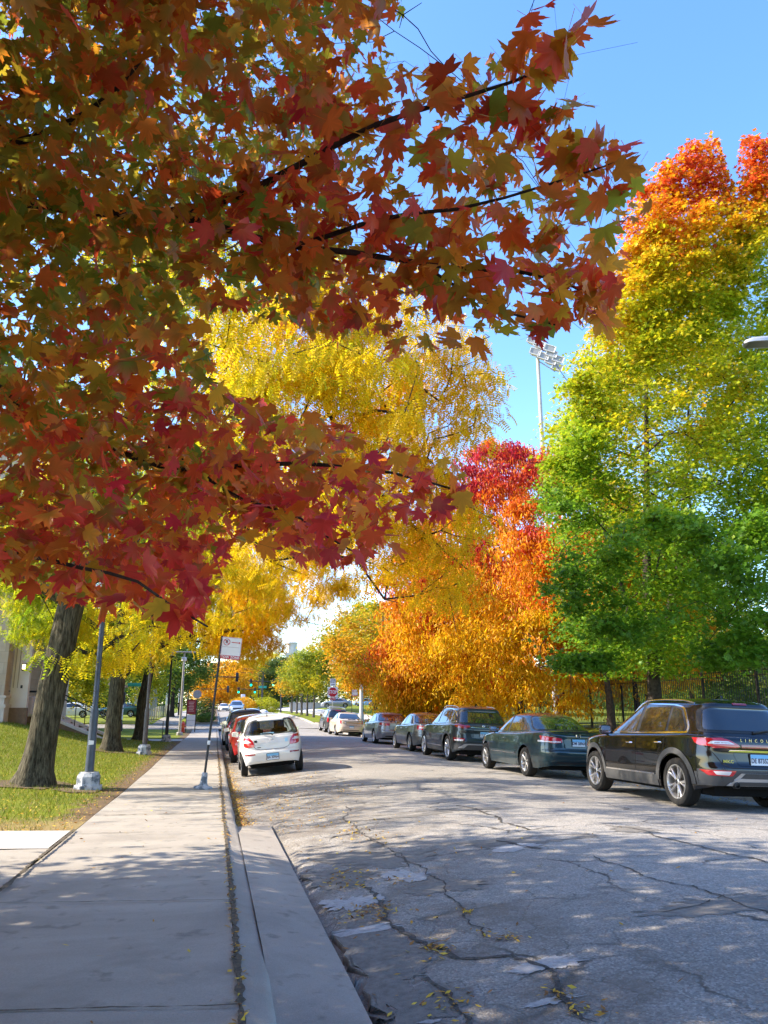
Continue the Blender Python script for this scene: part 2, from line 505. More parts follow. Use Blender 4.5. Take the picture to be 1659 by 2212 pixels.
# kerb and gutter on the near side: low across the drive, full height past it
H_TAB = [(-30, 0.12), (3.8, 0.11), (4.6, 0.05), (5.4, 0.004), (10.6, 0.004), (12.0, 0.12), (70, 0.12)]
def gut_z(X, Y):
    k = np.clip(interp(Y, H_TAB) / 0.12, 0, 1)
    low = road_z(X, Y) + 0.012
    ramp = np.interp(X, [0.2, 0.86], [0, 1]) * (road_z(0.86, Y) + 0.012) + (1 - np.interp(X, [0.2, 0.86], [0, 1])) * (base(Y) + 0.125)
    return k * low + (1 - k) * ramp
prof_u = [(0.20, 1.0), (0.215, 1.0), (0.30, 1.0), (0.335, 0.97), (0.36, 0.86), (0.375, 0.6), (0.385, 0.0)]
ysk = YS[(YS >= -6) & (YS <= 64.9)]
G = np.zeros((len(ysk), len(prof_u), 3))
for j, (x, u) in enumerate(prof_u):
    gz = gut_z(x, ysk) - 0.012
    top = base(ysk) + 0.13
    h = interp(ysk, H_TAB)
    zt = np.minimum(top + 0.002, gz + h) if j > 1 else top + 0.002
    zt = np.where(j > 1, gz + h, zt)
    G[:, j, 0] = x + 0.006 * np.sin(ysk * 3.1 + j); G[:, j, 1] = ysk
    G[:, j, 2] = np.where(u > 0, gz - 0.02 + (zt - gz + 0.02) * u, gz - 0.03)
b = MB(); b.grid(G); tag(b.build('kerb', M_KERB, angle=50), kind='structure')
sheet('gutter', np.array([0.37, 0.45, 0.6, 0.75, 0.86]), np.unique(np.concatenate([ysk[ysk < 12], [12.2]])), lambda X, Y: gut_z(X, Y) + 0.003 * np.sin(Y * 5), M_KERB)
# pavement on the near side
sheet('pavement', np.linspace(-1.66, 0.19, 8), ysk, lambda X, Y: base(Y) + 0.13 + 0.004 * np.sin(X * 3 + Y), M_WALK)
sheet('driveway', np.concatenate([np.linspace(-40, -6, 8), np.linspace(-5, -1.68, 6)]), np.array([-20, -5, 0, 2, 4, 6, 8, 9.6]), lambda X, Y: land_z(X, Y) + 0.012, M_WALK)
b = MB()
wk = [(-1.70, 9.55), (-1.70, 10.95), (-8, 11.0), (-40, 11.0), (-40, 9.62), (-8, 9.62)]
b.add([(x, y, float(land_z(x, y)) + 0.016) for x, y in wk], [(0, 1, 2, 5), (5, 2, 3, 4)])
tag(b.build('walkway', M_SLAB, smooth=False), kind='structure')
sheet('path', np.concatenate([np.linspace(-30, -6, 10), np.linspace(-5.5, -1.66, 10)]), np.array([43.6, 44.5, 45.6, 46.6]), lambda X, Y: land_z(X, Y) + 0.02, M_SLAB)
sheet('far_pavement', np.linspace(-5.3, -3.2, 4), YS[(YS > 73) & (YS < 300)], lambda X, Y: land_z(X, Y) + 0.03, M_WALK)
sheet('right_pavement', np.linspace(13.9, 15.6, 4), YS[(YS > -20) & (YS < 64.9)], lambda X, Y: land_z(X, Y) + 0.02, M_WALK)
sheet('far_right_pavement', np.linspace(11.6, 15.2, 4), YS[(YS > 73) & (YS < 300)], lambda X, Y: land_z(X, Y) + 0.03, M_SLAB)

# far-side kerbs, with the bulge past the side street
def kerb_line(name, pts, h=0.14, w=0.16):
    b = MB()
    n = len(pts); G = np.zeros((n, 5, 3))
    for i, (x, y) in enumerate(pts):
        z = float(road_z(min(x, 9.3), y))
        G[i] = [(x, y, z - 0.05), (x + 0.015, y, z + h * 0.8), (x + 0.05, y, z + h), (x + w, y, z + h + 0.005), (x + w + 0.02, y, z - 0.02)]
    b.grid(G)
    return tag(b.build(name, M_KERB, angle=50), kind='structure')
kerb_line('right_kerb', [(9.3, y) for y in YS if -30 < y <= 63] + [(9.6, 64), (10.3, 64.8)])
kerb_line('far_right_kerb', [(10.4, 73.2), (9.5, 73.8), (8.9, 75)] + [(8.9, y) for y in np.arange(76, 118, 2)] + [(9.6, 119), (10.5, 119.6)])
sheet('far_parkway', np.linspace(9.05, 11.6, 5), np.arange(74.5, 119, 2.0), lambda X, Y: base(Y) + 0.24, M_LAWN)
kl = []
b = MB(); G = []
for y in np.arange(75, 200, 2.0):
    z = float(road_z(0.4, y)); G.append([(0.45, y, z - 0.03), (0.43, y, z + 0.12), (0.38, y, z + 0.14), (0.25, y, z + 0.14), (0.2, y, z - 0.02)])
b.grid(np.array(G)); tag(b.build('far_left_kerb', M_KERB), kind='structure')
sheet('far_verge', np.linspace(-3.2, 0.3, 5), np.arange(73.6, 200, 4.0), lambda X, Y: base(Y) + 0.145, M_LAWN)

# joints of the pavement: dark grit-filled lines
def ribbon(pts, w, fn, jit=0.3, up=0.004, seed=1):
    """irregular flat strip along ground points"""
    r = np.random.default_rng(seed)
    P = []
    for (x0, y0), (x1, y1) in zip(pts[:-1], pts[1:]):
        L = math.hypot(x1 - x0, y1 - y0); k = max(2, int(L / 0.05))
        for t in np.linspace(0, 1, k, endpoint=False): P.append((x0 + (x1 - x0) * t, y0 + (y1 - y0) * t))
    P.append(pts[-1]); P = np.array(P)
    off = np.cumsum(r.normal(0, 1, len(P))) ; off -= np.linspace(off[0], off[-1], len(P)); 
    T = np.gradient(P, axis=0); T /= np.linalg.norm(T, axis=1)[:, None] + 1e-9
    N = np.stack([-T[:, 1], T[:, 0]], 1)
    P = P + N * (off * 0.006 * jit)[:, None]
    ww = w * np.clip(1 + r.normal(0, 0.45, len(P)), 0.15, 2.2)
    A, B = P - N * ww[:, None] / 2, P + N * ww[:, None] / 2
    G = np.zeros((len(P), 2, 3))
    for k, Q in ((0, A), (1, B)):
        G[:, k, 0], G[:, k, 1] = Q[:, 0], Q[:, 1]
        G[:, k, 2] = fn(Q[:, 0], Q[:, 1]) + up
    return G
walk_fn = lambda X, Y: base(Y) + 0.137
b = MB()
b.grid(ribbon([(0.195, 2.5), (0.195, 64)], 0.035, walk_fn, 0.2, seed=3))
b.grid(ribbon([(-1.665, 2.0), (-1.665, 11)], 0.035, walk_fn, 0.5, up=0.02, seed=4))
for i, y in enumerate([4.6, 6.9, 10.6, 12.6, 15.4, 17.8, 20.5, 23.1, 26, 29.2, 33, 37, 42, 47, 53, 60]):
    b.grid(ribbon([(-1.64, y + 0.06 * (i % 3)), (0.18, y - 0.25 if i in (0, 1) else y)], 0.012 if i in (0, 1, 2) else 0.03, walk_fn, 0.5, seed=20 + i))
tag(b.build('pavement_joint', M_JOINT, smooth=False), kind='structure')

# cracks and patches of the carriageway, from the photograph's own
def zoomed(x, y): return ((1300 + x * 1.0392) / 1.8227, (3000 + y * 1.0393) / 1.8227)
CR = [([(60, 170), (120, 235), (200, 290), (260, 330), (330, 380), (410, 440), (470, 490), (520, 560), (550, 610), (600, 660), (690, 680)], 0.022),
      ([(120, 470), (170, 500), (210, 600), (240, 640), (330, 685), (420, 720), (480, 755), (560, 750), (680, 745), (740, 770), (800, 800), (840, 850), (890, 905), (960, 950), (1010, 993)], 0.05),
      ([(360, 820), (420, 860), (460, 910), (500, 960), (520, 993)], 0.045),
      ([(1000, 360), (1120, 410), (1220, 450), (1400, 490), (1520, 520), (1590, 550), (1659, 575)], 0.025),
      ([(480, 165), (560, 185), (650, 230), (760, 260)], 0.05), ([(560, 190), (640, 182)], 0.03),
      ([(1040, 240), (1200, 265), (1370, 315), (1500, 350), (1659, 385)], 0.04), ([(630, 300), (720, 320), (800, 330)], 0.07),
      ([(0, 430), (60, 410), (100, 400)], 0.03), ([(0, 290), (60, 275), (120, 255)], 0.05), ([(1140, 570), (1280, 560), (1400, 545), (1520, 512), (1659, 490)], 0.018),
      ([(130, 340), (250, 345), (300, 400)], 0.02), ([(840, 352), (1100, 355), (1300, 350)], 0.012)]
b = MB()
for i, (pl, w) in enumerate(CR):
    g = [ray_ground(*zoomed(x, y), road_z)[:2] for x, y in pl]
    b.grid(ribbon(g, w * 0.62, road_fn, 2.6, up=0.007, seed=50 + i))
tag(b.build('road_crack', M_CRACK, smooth=False), kind='structure')
M_PATCH = ramp_mat('pale worn patch', [(0.3, (0.27, 0.26, 0.25)), (0.7, (0.42, 0.41, 0.39))], 25, bump=0.4, bscale=120)
M_TAR = ramp_mat('dark tar patch', [(0.3, (0.13, 0.12, 0.105)), (0.7, (0.22, 0.205, 0.18))], 20, bump=0.5, bscale=120)
def blob(px, py, rx, ry, seed, fn=road_fn, up=0.005):
    r = np.random.default_rng(seed); c = ray_ground(*zoomed(px, py), road_z)
    n = 160; a = np.linspace(0, 2 * math.pi, n, endpoint=False)
    rad = 1 + sum(r.normal(0, 0.30 / k ** 0.8) * np.cos(k * a + r.uniform(0, 6.28)) for k in range(1, 26)) + r.normal(0, 0.05, n)
    rad = np.clip(rad, 0.25, 1.9)
    x = c[0] + rx * rad * np.cos(a); y = c[1] + ry * rad * np.sin(a)
    if c[0] > 0.9: x = np.maximum(x, 0.93 + 0.05 * np.sin(9 * y))
    z = fn(x, y) + up
    return [(c[0], c[1], float(fn(c[0], c[1])) + up)] + list(zip(x, y, z)), [(0, 1 + i, 1 + (i + 1) % n) for i in range(n)]
for nm, mt, lst in (('pale_road_patch', M_PATCH, [(80, 640, 0.30, 0.08), (60, 540, 0.2, 0.25), (825, 765, 0.20, 0.10), (710, 320, 0.2, 0.2), (835, 910, 0.15, 0.04), (320, 430, 0.2, 0.2), (380, 985, 0.05, 0.02)]),
                    ('tar_patch', M_TAR, [(1450, 530, 0.5, 0.2), (700, 300, 0.6, 0.3), (440, 465, 0.3, 0.25), (430, 185, 0.8, 0.3), (1150, 255, 0.25, 0.3), (60, 440, 0.4, 0.3), (190, 370, 0.5, 0.5), (150, 810, 0.42, 0.75), (70, 720, 0.25, 0.35), (60, 900, 0.3, 0.4), (260, 940, 0.25, 0.35)])):
    b = MB()
    for i, q in enumerate(lst): b.add(*blob(*q, seed=i + 3, up=0.005 if mt is M_PATCH else 0.0035))
    tag(b.build(nm, mt, smooth=False), kind='structure')

# bare earth round the foot of each trunk
M_SOIL = ramp_mat('trodden soil', [(0.3, (0.06, 0.042, 0.025)), (0.7, (0.17, 0.12, 0.07))], 9, bump=0.6, bscale=40)
b = MB()
for i, (x, y) in enumerate(((-3.3, 17.0), (-3.4, 29.4), (-3.7, 43.6), (-2.35, 16.6))):
    r = np.random.default_rng(90 + i); n = 90; a = np.linspace(0, 2 * math.pi, n, endpoint=False)
    rad = (0.75 if i < 3 else 0.5) * np.clip(1 + sum(r.normal(0, 0.3 / k) * np.cos(k * a + r.uniform(0, 6.28)) for k in range(1, 18)), 0.4, 1.7)
    X, Y = x + rad * np.cos(a), y + rad * np.sin(a)
    b.add([(x, y, float(land_z(x, y)) + 0.03)] + list(zip(X, Y, land_z(X, Y) + 0.02)), [(0, 1 + k, 1 + (k + 1) % n) for k in range(n)])
tag(b.build('bare_soil', M_SOIL, smooth=False), kind='structure')

# grass blades of the near lawn
def blades(name, n, xr, yr, hgt, w, keep, seed):
    r = np.random.default_rng(seed)
    x = r.uniform(*xr, n); y = r.uniform(*yr, n)
    k = keep(x, y, r); x, y = x[k], y[k]; n = len(x)
    z = land_z(x, y)
    a = r.uniform(0, 2 * math.pi, n); h = hgt * r.uniform(0.5, 1.2, n); lean = r.normal(0, 0.5, (n, 2)) * h[:, None]
    dx, dy = np.cos(a) * w, np.sin(a) * w
    V = np.zeros((n, 3, 3))
    V[:, 0] = np.stack([x - dx, y - dy, z - 0.01], 1); V[:, 1] = np.stack([x + dx, y + dy, z - 0.01], 1)
    V[:, 2] = np.stack([x + lean[:, 0], y + lean[:, 1], z + h], 1)
    t = r.uniform(0, 1, n)[:, None]; dry = (r.uniform(0, 1, n) < np.where(y < 12.2, 0.75, 0.08))[:, None]
    c = (1 - t) * np.array([0.10, 0.15, 0.012]) + t * np.array([0.24, 0.26, 0.02])
    c = np.where(dry, np.array([0.36, 0.28, 0.12]), c)
    o = np_mesh(name, V.reshape(-1, 3), np.arange(n * 3).reshape(-1, 3), leaf_mat('grass blade', 0.35, 0.6, 0.2), colors=np.repeat(c, 3, 0))
    return tag(o, label='short yellow green grass of the lawn beside the pavement', cat='grass', kind='stuff')
blades('grass', 90000, (-12, -1.7), (11.0, 41), 0.075, 0.008,
       lambda x, y, r: (r.uniform(0, 1, len(x)) < np.clip((-1.75 - x) / 0.7, 0.08, 1)) & (r.uniform(0, 1, len(x)) < np.clip(1.6 - (y - 11) / 26, 0.3, 1)), 5)

# fallen leaflets: in the gutter, in joints and cracks, under the parked cars
def fallen():
    r = np.random.default_rng(9); P = []
    def put(x, y, fn): 
        z = fn(x, y); P.append(np.stack([x, y, z], 1))
    n = 3500; y = 11.5 + r.exponential(9, n); x = 0.40 + np.abs(r.normal(0, 0.13, n)); put(x, y, lambda X, Y: road_z(X, Y) + 0.02)
    n = 500; y = r.normal(4.15, 0.35, n); x = 0.40 + np.abs(r.normal(0, 0.045, n)); put(x, y, lambda X, Y: road_z(X, Y) + 0.022)
    n = 350; y = r.uniform(9.5, 12, n); x = 0.40 + np.abs(r.normal(0, 0.05, n)); put(x, y, lambda X, Y: road_z(X, Y) + 0.022)
    n = 700; y = r.uniform(3, 30, n); x = r.normal(0.2, 0.025, n); put(x, y, lambda X, Y: base(Y) + 0.14)
    n = 1200; y = r.uniform(11, 22, n); x = 0.9 + np.abs(r.normal(0, 0.7, n)); put(x, y, lambda X, Y: road_fn(X, Y) + 0.012)
    n = 160; y = r.uniform(3.5, 12, n); x = 0.9 + r.exponential(1.2, n); put(x, y, lambda X, Y: road_fn(X, Y) + 0.01)
    for (cx, cy, k, s) in ((150, 570, 130, 0.13), (400, 712, 50, 0.07), (690, 670, 30, 0.05), (580, 655, 20, 0.05), (505, 572, 25, 0.05), (70, 470, 60, 0.1), (150, 290, 60, 0.2), (450, 900, 40, 0.08), (860, 885, 25, 0.05), (960, 945, 25, 0.05), (270, 450, 30, 0.08), (30, 100, 300, 0.5), (70, 430, 60, 0.12), (100, 260, 60, 0.15)):
        c = ray_ground(*zoomed(cx, cy), road_z); put(r.normal(c[0], s, k), r.normal(c[1], s * 1.3, k), lambda X, Y: road_fn(X, Y) + 0.012)
    n = 6500; y = 11 + 30 * r.uniform(0, 1, n) ** 1.3; x = -1.7 - np.abs(r.normal(0, 2.4, n)); put(x, y, lambda X, Y: land_z(X, Y) + 0.02)
    n = 2600; y = r.uniform(9, 45, n); x = r.uniform(8.3, 9.28, n); put(x, y, lambda X, Y: road_z(np.minimum(X, 9.2), Y) + 0.015)
    n = 120; y = r.uniform(3.4, 30, n); x = r.uniform(-1.6, 0.2, n); put(x, y, lambda X, Y: base(Y) + 0.145)
    P = np.concatenate(P); n = len(P)
    a = r.uniform(0, 2 * math.pi, n); L = r.uniform(0.012, 0.03, n); W = L * r.uniform(0.25, 0.5, n)
    u = np.stack([np.cos(a), np.sin(a), r.normal(0, 0.25, n)], 1); v = np.stack([-np.sin(a), np.cos(a), r.normal(0, 0.25, n)], 1)
    V = np.stack([P - u * L[:, None], P - v * W[:, None], P + u * L[:, None], P + v * W[:, None]], 1)
    pal = np.array([(0.60, 0.36, 0.04), (0.48, 0.25, 0.04), (0.30, 0.14, 0.04), (0.65, 0.45, 0.06), (0.20, 0.10, 0.04)])
    c = pal[r.integers(0, 5, n)] * r.uniform(0.7, 1.15, (n, 1))
    o = np_mesh('fallen_leaves', V.reshape(-1, 3), np.arange(n * 4).reshape(-1, 4), leaf_mat('dry leaflet', 0.15, 0.7, 0.2), colors=np.repeat(c, 4, 0))
    tag(o, label='small yellow leaflets lying in the gutter and road cracks', cat='fallen leaves', kind='stuff')
fallen()
# ------------------------------------------------------------------ daylight
SUN_EL, SUN_AZ = R(38), R(-82)      # azimuth from +Y (down the road) towards +X
w = bpy.data.worlds.new('World'); S.world = w; w.use_nodes = True
nt = w.node_tree
bg = nt.nodes['Background']
sky = nt.nodes.new('ShaderNodeTexSky'); sky.sky_type = 'NISHITA'
sky.sun_disc = False; sky.sun_elevation = SUN_EL; sky.sun_rotation = SUN_AZ
sky.altitude = 100; sky.air_density = 1.0; sky.dust_density = 0.6; sky.ozone_density = 2.5
hs = nt.nodes.new('ShaderNodeHueSaturation'); hs.inputs['Saturation'].default_value = 1.2; hs.inputs['Hue'].default_value = 0.507
nt.links.new(sky.outputs[0], hs.inputs['Color']); nt.links.new(hs.outputs[0], bg.inputs['Color'])
bg.inputs['Strength'].default_value = 0.15
sl = bpy.data.lights.new('sun', 'SUN'); sl.energy = 3.4; sl.angle = R(0.53); sl.color = (1.0, 0.875, 0.71)
so = bpy.data.objects.new('sun', sl); COL.objects.link(so)
sd = Vector((math.sin(SUN_AZ) * math.cos(SUN_EL), math.cos(SUN_AZ) * math.cos(SUN_EL), math.sin(SUN_EL)))
so.rotation_euler = sd.to_track_quat('Z', 'Y').to_euler()
so.location = (-30, 10, 40)
S.view_settings.view_transform = 'Standard'; S.view_settings.look = 'None'; S.view_settings.gamma = 1
S.view_settings.exposure = 1.95
S.cycles.use_denoising = True
S.cycles.max_bounces = 8; S.cycles.transparent_max_bounces = 12; S.cycles.transmission_bounces = 6
# ------------------------------------------------------------------ vehicles
M_GLASS = mat('tinted glass', (0.012, 0.016, 0.018), 0.02, spec=0.9, coat=0.6)
M_GLASS_CLEAR = None
M_TYRE = mat('tyre rubber', (0.022, 0.021, 0.02), 0.85, spec=0.25, bump=0.3, scale=60)
M_RIM = mat('alloy rim', (0.62, 0.61, 0.60), 0.28, metal=0.85)
M_HUB = mat('dark brake metal', (0.03, 0.03, 0.03), 0.6, metal=0.3)  # near-black metal of the discs behind the spokes
M_BLACK = mat('black trim plastic', (0.018, 0.018, 0.019), 0.45, spec=0.4)
M_CLAD = mat('grey cladding plastic', (0.055, 0.056, 0.058), 0.55, spec=0.4, bump=0.2, scale=90)
M_CHROME = mat('chrome', (0.82, 0.82, 0.82), 0.08, metal=1.0)
M_SILV = mat('satin silver plastic', (0.5, 0.5, 0.5), 0.3, metal=0.6)
M_RED = mat('red lens', (0.45, 0.006, 0.014), 0.08, spec=0.7, coat=1.0)
M_REDD = mat('dark red lens', (0.22, 0.004, 0.012), 0.08, spec=0.7, coat=1.0)
M_CLEAR = mat('clear lens', (0.62, 0.60, 0.60), 0.1, spec=0.8, coat=1.0)
M_PLATE = mat('number plate white', (0.62, 0.68, 0.74), 0.4)
M_PLATEB = mat('number plate blue', (0.16, 0.42, 0.66), 0.4)
M_PTXT = mat('number plate print', (0.05, 0.05, 0.09), 0.5)
M_PRED = mat('number plate red print', (0.45, 0.04, 0.05), 0.5)
M_UNDER = mat('underbody', (0.008, 0.008, 0.008), 0.95, spec=0.1)
M_SEAT = mat('dark seat cloth', (0.012, 0.012, 0.013), 0.9)
M_SEAM = mat('panel gap', (0.006, 0.006, 0.006), 0.8)

def see_through():
    m, nt, p = new_mat('clear car glass')
    out = nt.nodes['Material Output']
    tr = nt.nodes.new('ShaderNodeBsdfTransparent'); tr.inputs[0].default_value = (0.55, 0.62, 0.62, 1)
    gl = nt.nodes.new('ShaderNodeBsdfGlossy'); gl.inputs['Roughness'].default_value = 0.01
    fr = nt.nodes.new('ShaderNodeFresnel'); fr.inputs[0].default_value = 1.5
    mx = nt.nodes.new('ShaderNodeMixShader')
    nt.links.new(fr.outputs[0], mx.inputs[0]); nt.links.new(tr.outputs[0], mx.inputs[1]); nt.links.new(gl.outputs[0], mx.inputs[2])
    nt.links.new(mx.outputs[0], out.inputs['Surface'])
    return m
M_GLASS_CLEAR = see_through()

def half_ring(hx, y0, y1, nr, nf, K):
    """right half outline, rear centre -> front centre, arc-length spaced"""
    t = np.linspace(-math.pi / 2, math.pi / 2, 1500)
    n = np.where(t < 0, nr, nf)
    yc = (y0 + y1) / 2; hl = (y1 - y0) / 2
    x = hx * np.abs(np.cos(t)) ** (2 / n)
    y = yc + hl * np.sign(np.sin(t)) * np.abs(np.sin(t)) ** (2 / n)
    x[0] = x[-1] = 0
    s = np.concatenate([[0], np.cumsum(np.hypot(np.diff(x), np.diff(y)))])
    q = np.linspace(0, s[-1], K + 1)
    return np.interp(q, s, x), np.interp(q, s, y)

def full(hx, hy):
    """mirror the right half into a closed ring"""
    return np.concatenate([hx, -hx[-2:0:-1]]), np.concatenate([hy, hy[-2:0:-1]])

def chaikin(p, n=2):
    p = [np.array(q, float) for q in p]
    for _ in range(n):
        o = []
        for a, b in zip(p, p[1:] + p[:1]):
            o += [a * 0.75 + b * 0.25, a * 0.25 + b * 0.75]
        p = o
    return [tuple(q) for q in p]

def rounded(p, r, k=5):
    """round each corner of a polygon by radius-like cut r"""
    n = len(p); out = []
    for i in range(n):
        a, b, c = (np.array(p[(i + j) % n], float) for j in (-1, 0, 1))
        u, w = a - b, c - b
        lu, lw = np.linalg.norm(u), np.linalg.norm(w)
        cu, cw = min(r, lu * 0.45), min(r, lw * 0.45)
        A, C = b + u / lu * cu, b + w / lw * cw
        for t in np.linspace(0, 1, k):
            out.append(tuple((1 - t) ** 2 * A + 2 * t * (1 - t) * b + t * t * C))
    return out

class Car:
    VD = {'L': (Vector((-4, 0, 0)), Vector((1, 0, 0))), 'R': (Vector((4, 0, 0)), Vector((-1, 0, 0))),
          'B': (Vector((0, -6, 0)), Vector((0, 1, 0))), 'F': (Vector((0, 6, 0)), Vector((0, -1, 0))), 'T': (Vector((0, 0, 5)), Vector((0, 0, -1)))}
    def __init__(s, name, spec, res=1.0):
        s.sp = spec; s.root = empty(name); s.res = res
        s.kx, s.ky, s.kz = spec.get('k', (1, 1, 1))
        s.shell()
    def P3(s, view, a, b):
        if view[0] == 'C':
            sg = 1 if view[1] == '+' else -1
            P = Vector((sg * (s.W / 2 - 0.35), -s.L / 2 + 0.35, b))
            o = Vector((sg * math.sin(a), -math.cos(a), 0))
            return P + o * 2.0, -o
        o, d = s.VD[view]
        if view in 'LR': return Vector((o.x, a, b)), d
        if view in 'BF': return Vector((a, o.y, b)), d
        return Vector((a, b, o.z)), d
    def hit(s, view, a, b, off):
        """nearest body point seen from that side, lifted by off"""
        for t in range(60):
            o, d = s.P3(view, a, b)
            loc, nor, _, _ = s.bvh.ray_cast(o, d)
            if loc is not None:
                k = abs(nor.dot(d))
                if view == 'B' and b < 0.9 and loc.y > -s.L / 2 + 0.42: k = 0
                if k > 0.22 or view == 'T':
                    if nor.dot(d) > 0: nor = -nor
                    return loc + nor * off
            a *= 0.992
            if view in 'LR' and loc is None and b < 0.7: b += 0.012
        loc, nor, _, _ = s.bvh.find_nearest(o + d * 3)
        return loc + nor * off
    def panel(s, b, view, poly, off=0.006, rows=10, cols=14, skirt=0.014):
        if view[0] != 'C': poly = [(p[0] * (s.ky if view in 'LR' else s.kx), p[1] * (s.kz if view != 'T' else s.ky)) for p in poly]
        z = [p[1] for p in poly]; z0, z1 = min(z), max(z)
        V = (1 - np.cos(np.linspace(0, math.pi, rows))) / 2
        L = []
        for v in V:
            zz = z0 + (z1 - z0) * min(max(v, 0.004), 0.996)
            xs = []
            for (ax, az), (bx, bz) in zip(poly, poly[1:] + poly[:1]):
                if (az - zz) * (bz - zz) < 0: xs.append(ax + (bx - ax) * (zz - az) / (bz - az))
            if len(xs) < 2: xs = [poly[0][0]] * 2
            L.append((min(xs), max(xs), zz))
        U = (1 - np.cos(np.linspace(0, math.pi, cols))) / 2
        G = [[s.hit(view, a + (c - a) * u, zz, off) for u in U] for a, c, zz in L]
        # skirt folds back into the body all round
        def back(row): return [s.sink(view, p, skirt) for p in row]
        G = [back(G[0])] + G + [back(G[-1])]
        G = [[s.sink(view, r[0], skirt)] + list(r) + [s.sink(view, r[-1], skirt)] for r in G]
        b.grid(np.array([[tuple(p) for p in r] for r in G]))
        return b
    def theta(s, x=None, y=None):
        if y is None: return math.atan2(x - (s.W / 2 - 0.35), 0.35)
        return math.atan2(0.35, (-s.L / 2 + 0.35) - y)
    def sink(s, view, p, k):
        if view[0] == 'C':
            sg = 1 if view[1] == '+' else -1
            d = Vector((sg * (s.W / 2 - 0.35) - p.x, -s.L / 2 + 0.35 - p.y, 0))
            return p + d.normalized() * k
        return p + s.VD[view][1] * k
    def strip(s, b, view, pts, w, off=0.003):
        """ribbon laid on the body along a 2-D line"""
        kx = s.ky if view in 'LR' else s.kx; kz = s.kz if view != 'T' else s.ky
        P = []
        for (ax, az), (bx, bz) in zip(pts[:-1], pts[1:]):
            k = max(2, int(math.hypot(bx - ax, bz - az) / 0.05))
            P += [(ax + (bx - ax) * t, az + (bz - az) * t) for t in np.linspace(0, 1, k, endpoint=False)]
        P.append(pts[-1]); P = np.array(P) * (kx, kz)
        T = np.gradient(P, axis=0); T /= np.linalg.norm(T, axis=1)[:, None] + 1e-9
        N = np.stack([-T[:, 1], T[:, 0]], 1)
        q = (-0.5, 0.5) if w < 0.03 else (-0.5, -0.25, 0, 0.25, 0.5)
        b.grid(np.array([[tuple(s.hit(view, *(p + n * w * t), off)) for t in q] for p, n in zip(P, N)]))
        return b
    def tab(s, t, kin=1, kout=1): return [(a * kin, c * kout) for a, c in t]
    # -------------------------------------------------------------- body
    def shell(s):
        sp = s.sp; kx, ky, kz = s.kx, s.ky, s.kz
        L, W = sp['L'] * ky, sp['W'] * kx
        s.L, s.W = L, W
        s.rr = sp['tyre']; s.ya = (-L / 2 + sp['ro'] * ky, -L / 2 + sp['ro'] * ky + sp['wb'] * ky)
        K = int(190 * s.res)
        hx, hy = half_ring(W / 2, -L / 2, L / 2, sp.get('nr', 6.0), sp.get('nf', 4.0), K)
        X, Y = full(hx, hy); M = len(X)
        tx, ty = np.roll(X, -1) - np.roll(X, 1), np.roll(Y, -1) - np.roll(Y, 1)
        ln = np.hypot(tx, ty); nx, ny = ty / ln, -tx / ln
        ra = s.rr + sp.get('archgap', 0.055)
        sill = np.interp(Y, [-L / 2, -L / 2 + 0.5, L / 2 - 0.5, L / 2], [sp.get('sillr', 0.30), sp['sill'], sp['sill'], sp.get('sillf', 0.24)]) * 1.0
        zlow = sill.copy()
        for yw in s.ya:
            d = np.abs(Y - yw)
            m = (d < ra) & (np.abs(X) > 0.55 * W / 2)
            zlow[m] = np.maximum(zlow[m], s.rr + np.sqrt(ra ** 2 - d[m] ** 2) * 1.0)
        ztop = interp(Y, s.tab(sp['top'], ky, kz))
        si, ri, fi = (s.tab(sp[k], kz, 1) for k in ('side', 'rear', 'front'))
        rnd = sp.get('round', 0.05)
        rows = []
        fr = list(np.linspace(0, 1, int(22 * s.res)))
        for t in fr: rows.append((zlow + (ztop - rnd - zlow) * t, 0.0))
        for a in np.linspace(0, math.pi / 2, 6)[1:]: rows.append((ztop - rnd + rnd * math.sin(a), rnd * (1 - math.cos(a))))
        G = []
        for z, ins in rows:
            sx = interp(z, si) + ins
            sy = np.where(ny < 0, interp(z, ri), interp(z, fi)) + ins
            # rear/front profile bites as the outline turns
            x = X - nx * np.abs(nx) * sx
            y = Y - ny * np.abs(ny) * sy
            G.append(np.stack([x, y, z], 1))
        G = np.array(G)
        body = MB(); body.grid(G, closed=True)
        # deck: bonnet and boot, crowned
        top = G[-1]; C = 9; D = []
        for i in range(1, K):
            a, c = top[(M - i) % M], top[i]
            u = np.linspace(-1, 1, C)
            p = np.outer((1 - u) / 2, a) + np.outer((1 + u) / 2, c)
            p[:, 2] += sp.get('crown', 0.05) * (1 - u ** 2) * (abs(c[0]) / (W / 2)) ** 1.5
            D.append(p)
        D = np.array(D)
        for e, row in ((0, top[0]), (-1, top[K])):
            D2 = np.repeat(row[None], C, 0)
            D = np.concatenate([[D2], D]) if e == 0 else np.concatenate([D, [D2]])
        body.grid(D)
        # cabin
        Kc = int(120 * s.res)
        hw, yr, yf = s.tab(sp['hw'], kz, kx), s.tab(sp['yr'], kz, ky), s.tab(sp['yf'], kz, ky)
        zs = np.array([q[0] for q in hw]); zz = np.unique(np.concatenate([np.linspace(zs[0], zs[-1], int(26 * s.res)), zs]))
        zb, zt = zz[0], zz[-1]
        CG = []
        y_lo, y_hi = sp['droop']
        for z in zz:
            x, y = full(*half_ring(float(interp(z, hw)), float(interp(z, yr)), float(interp(z, yf)), sp.get('ncr', 6), sp.get('ncf', 5), Kc))
            f = max(0.0, (z - zb) / (zt - zb))
            zc = z - f * (y_lo * np.clip((sp.get('yroof', 0.0) * ky - y) / (1.6 * ky), 0, 1.6) ** 2 + y_hi * np.clip((y - sp.get('yroof', 0) * ky) / (1.0 * ky), 0, 1.5) ** 2)
            CG.append(np.stack([x, y, zc], 1))
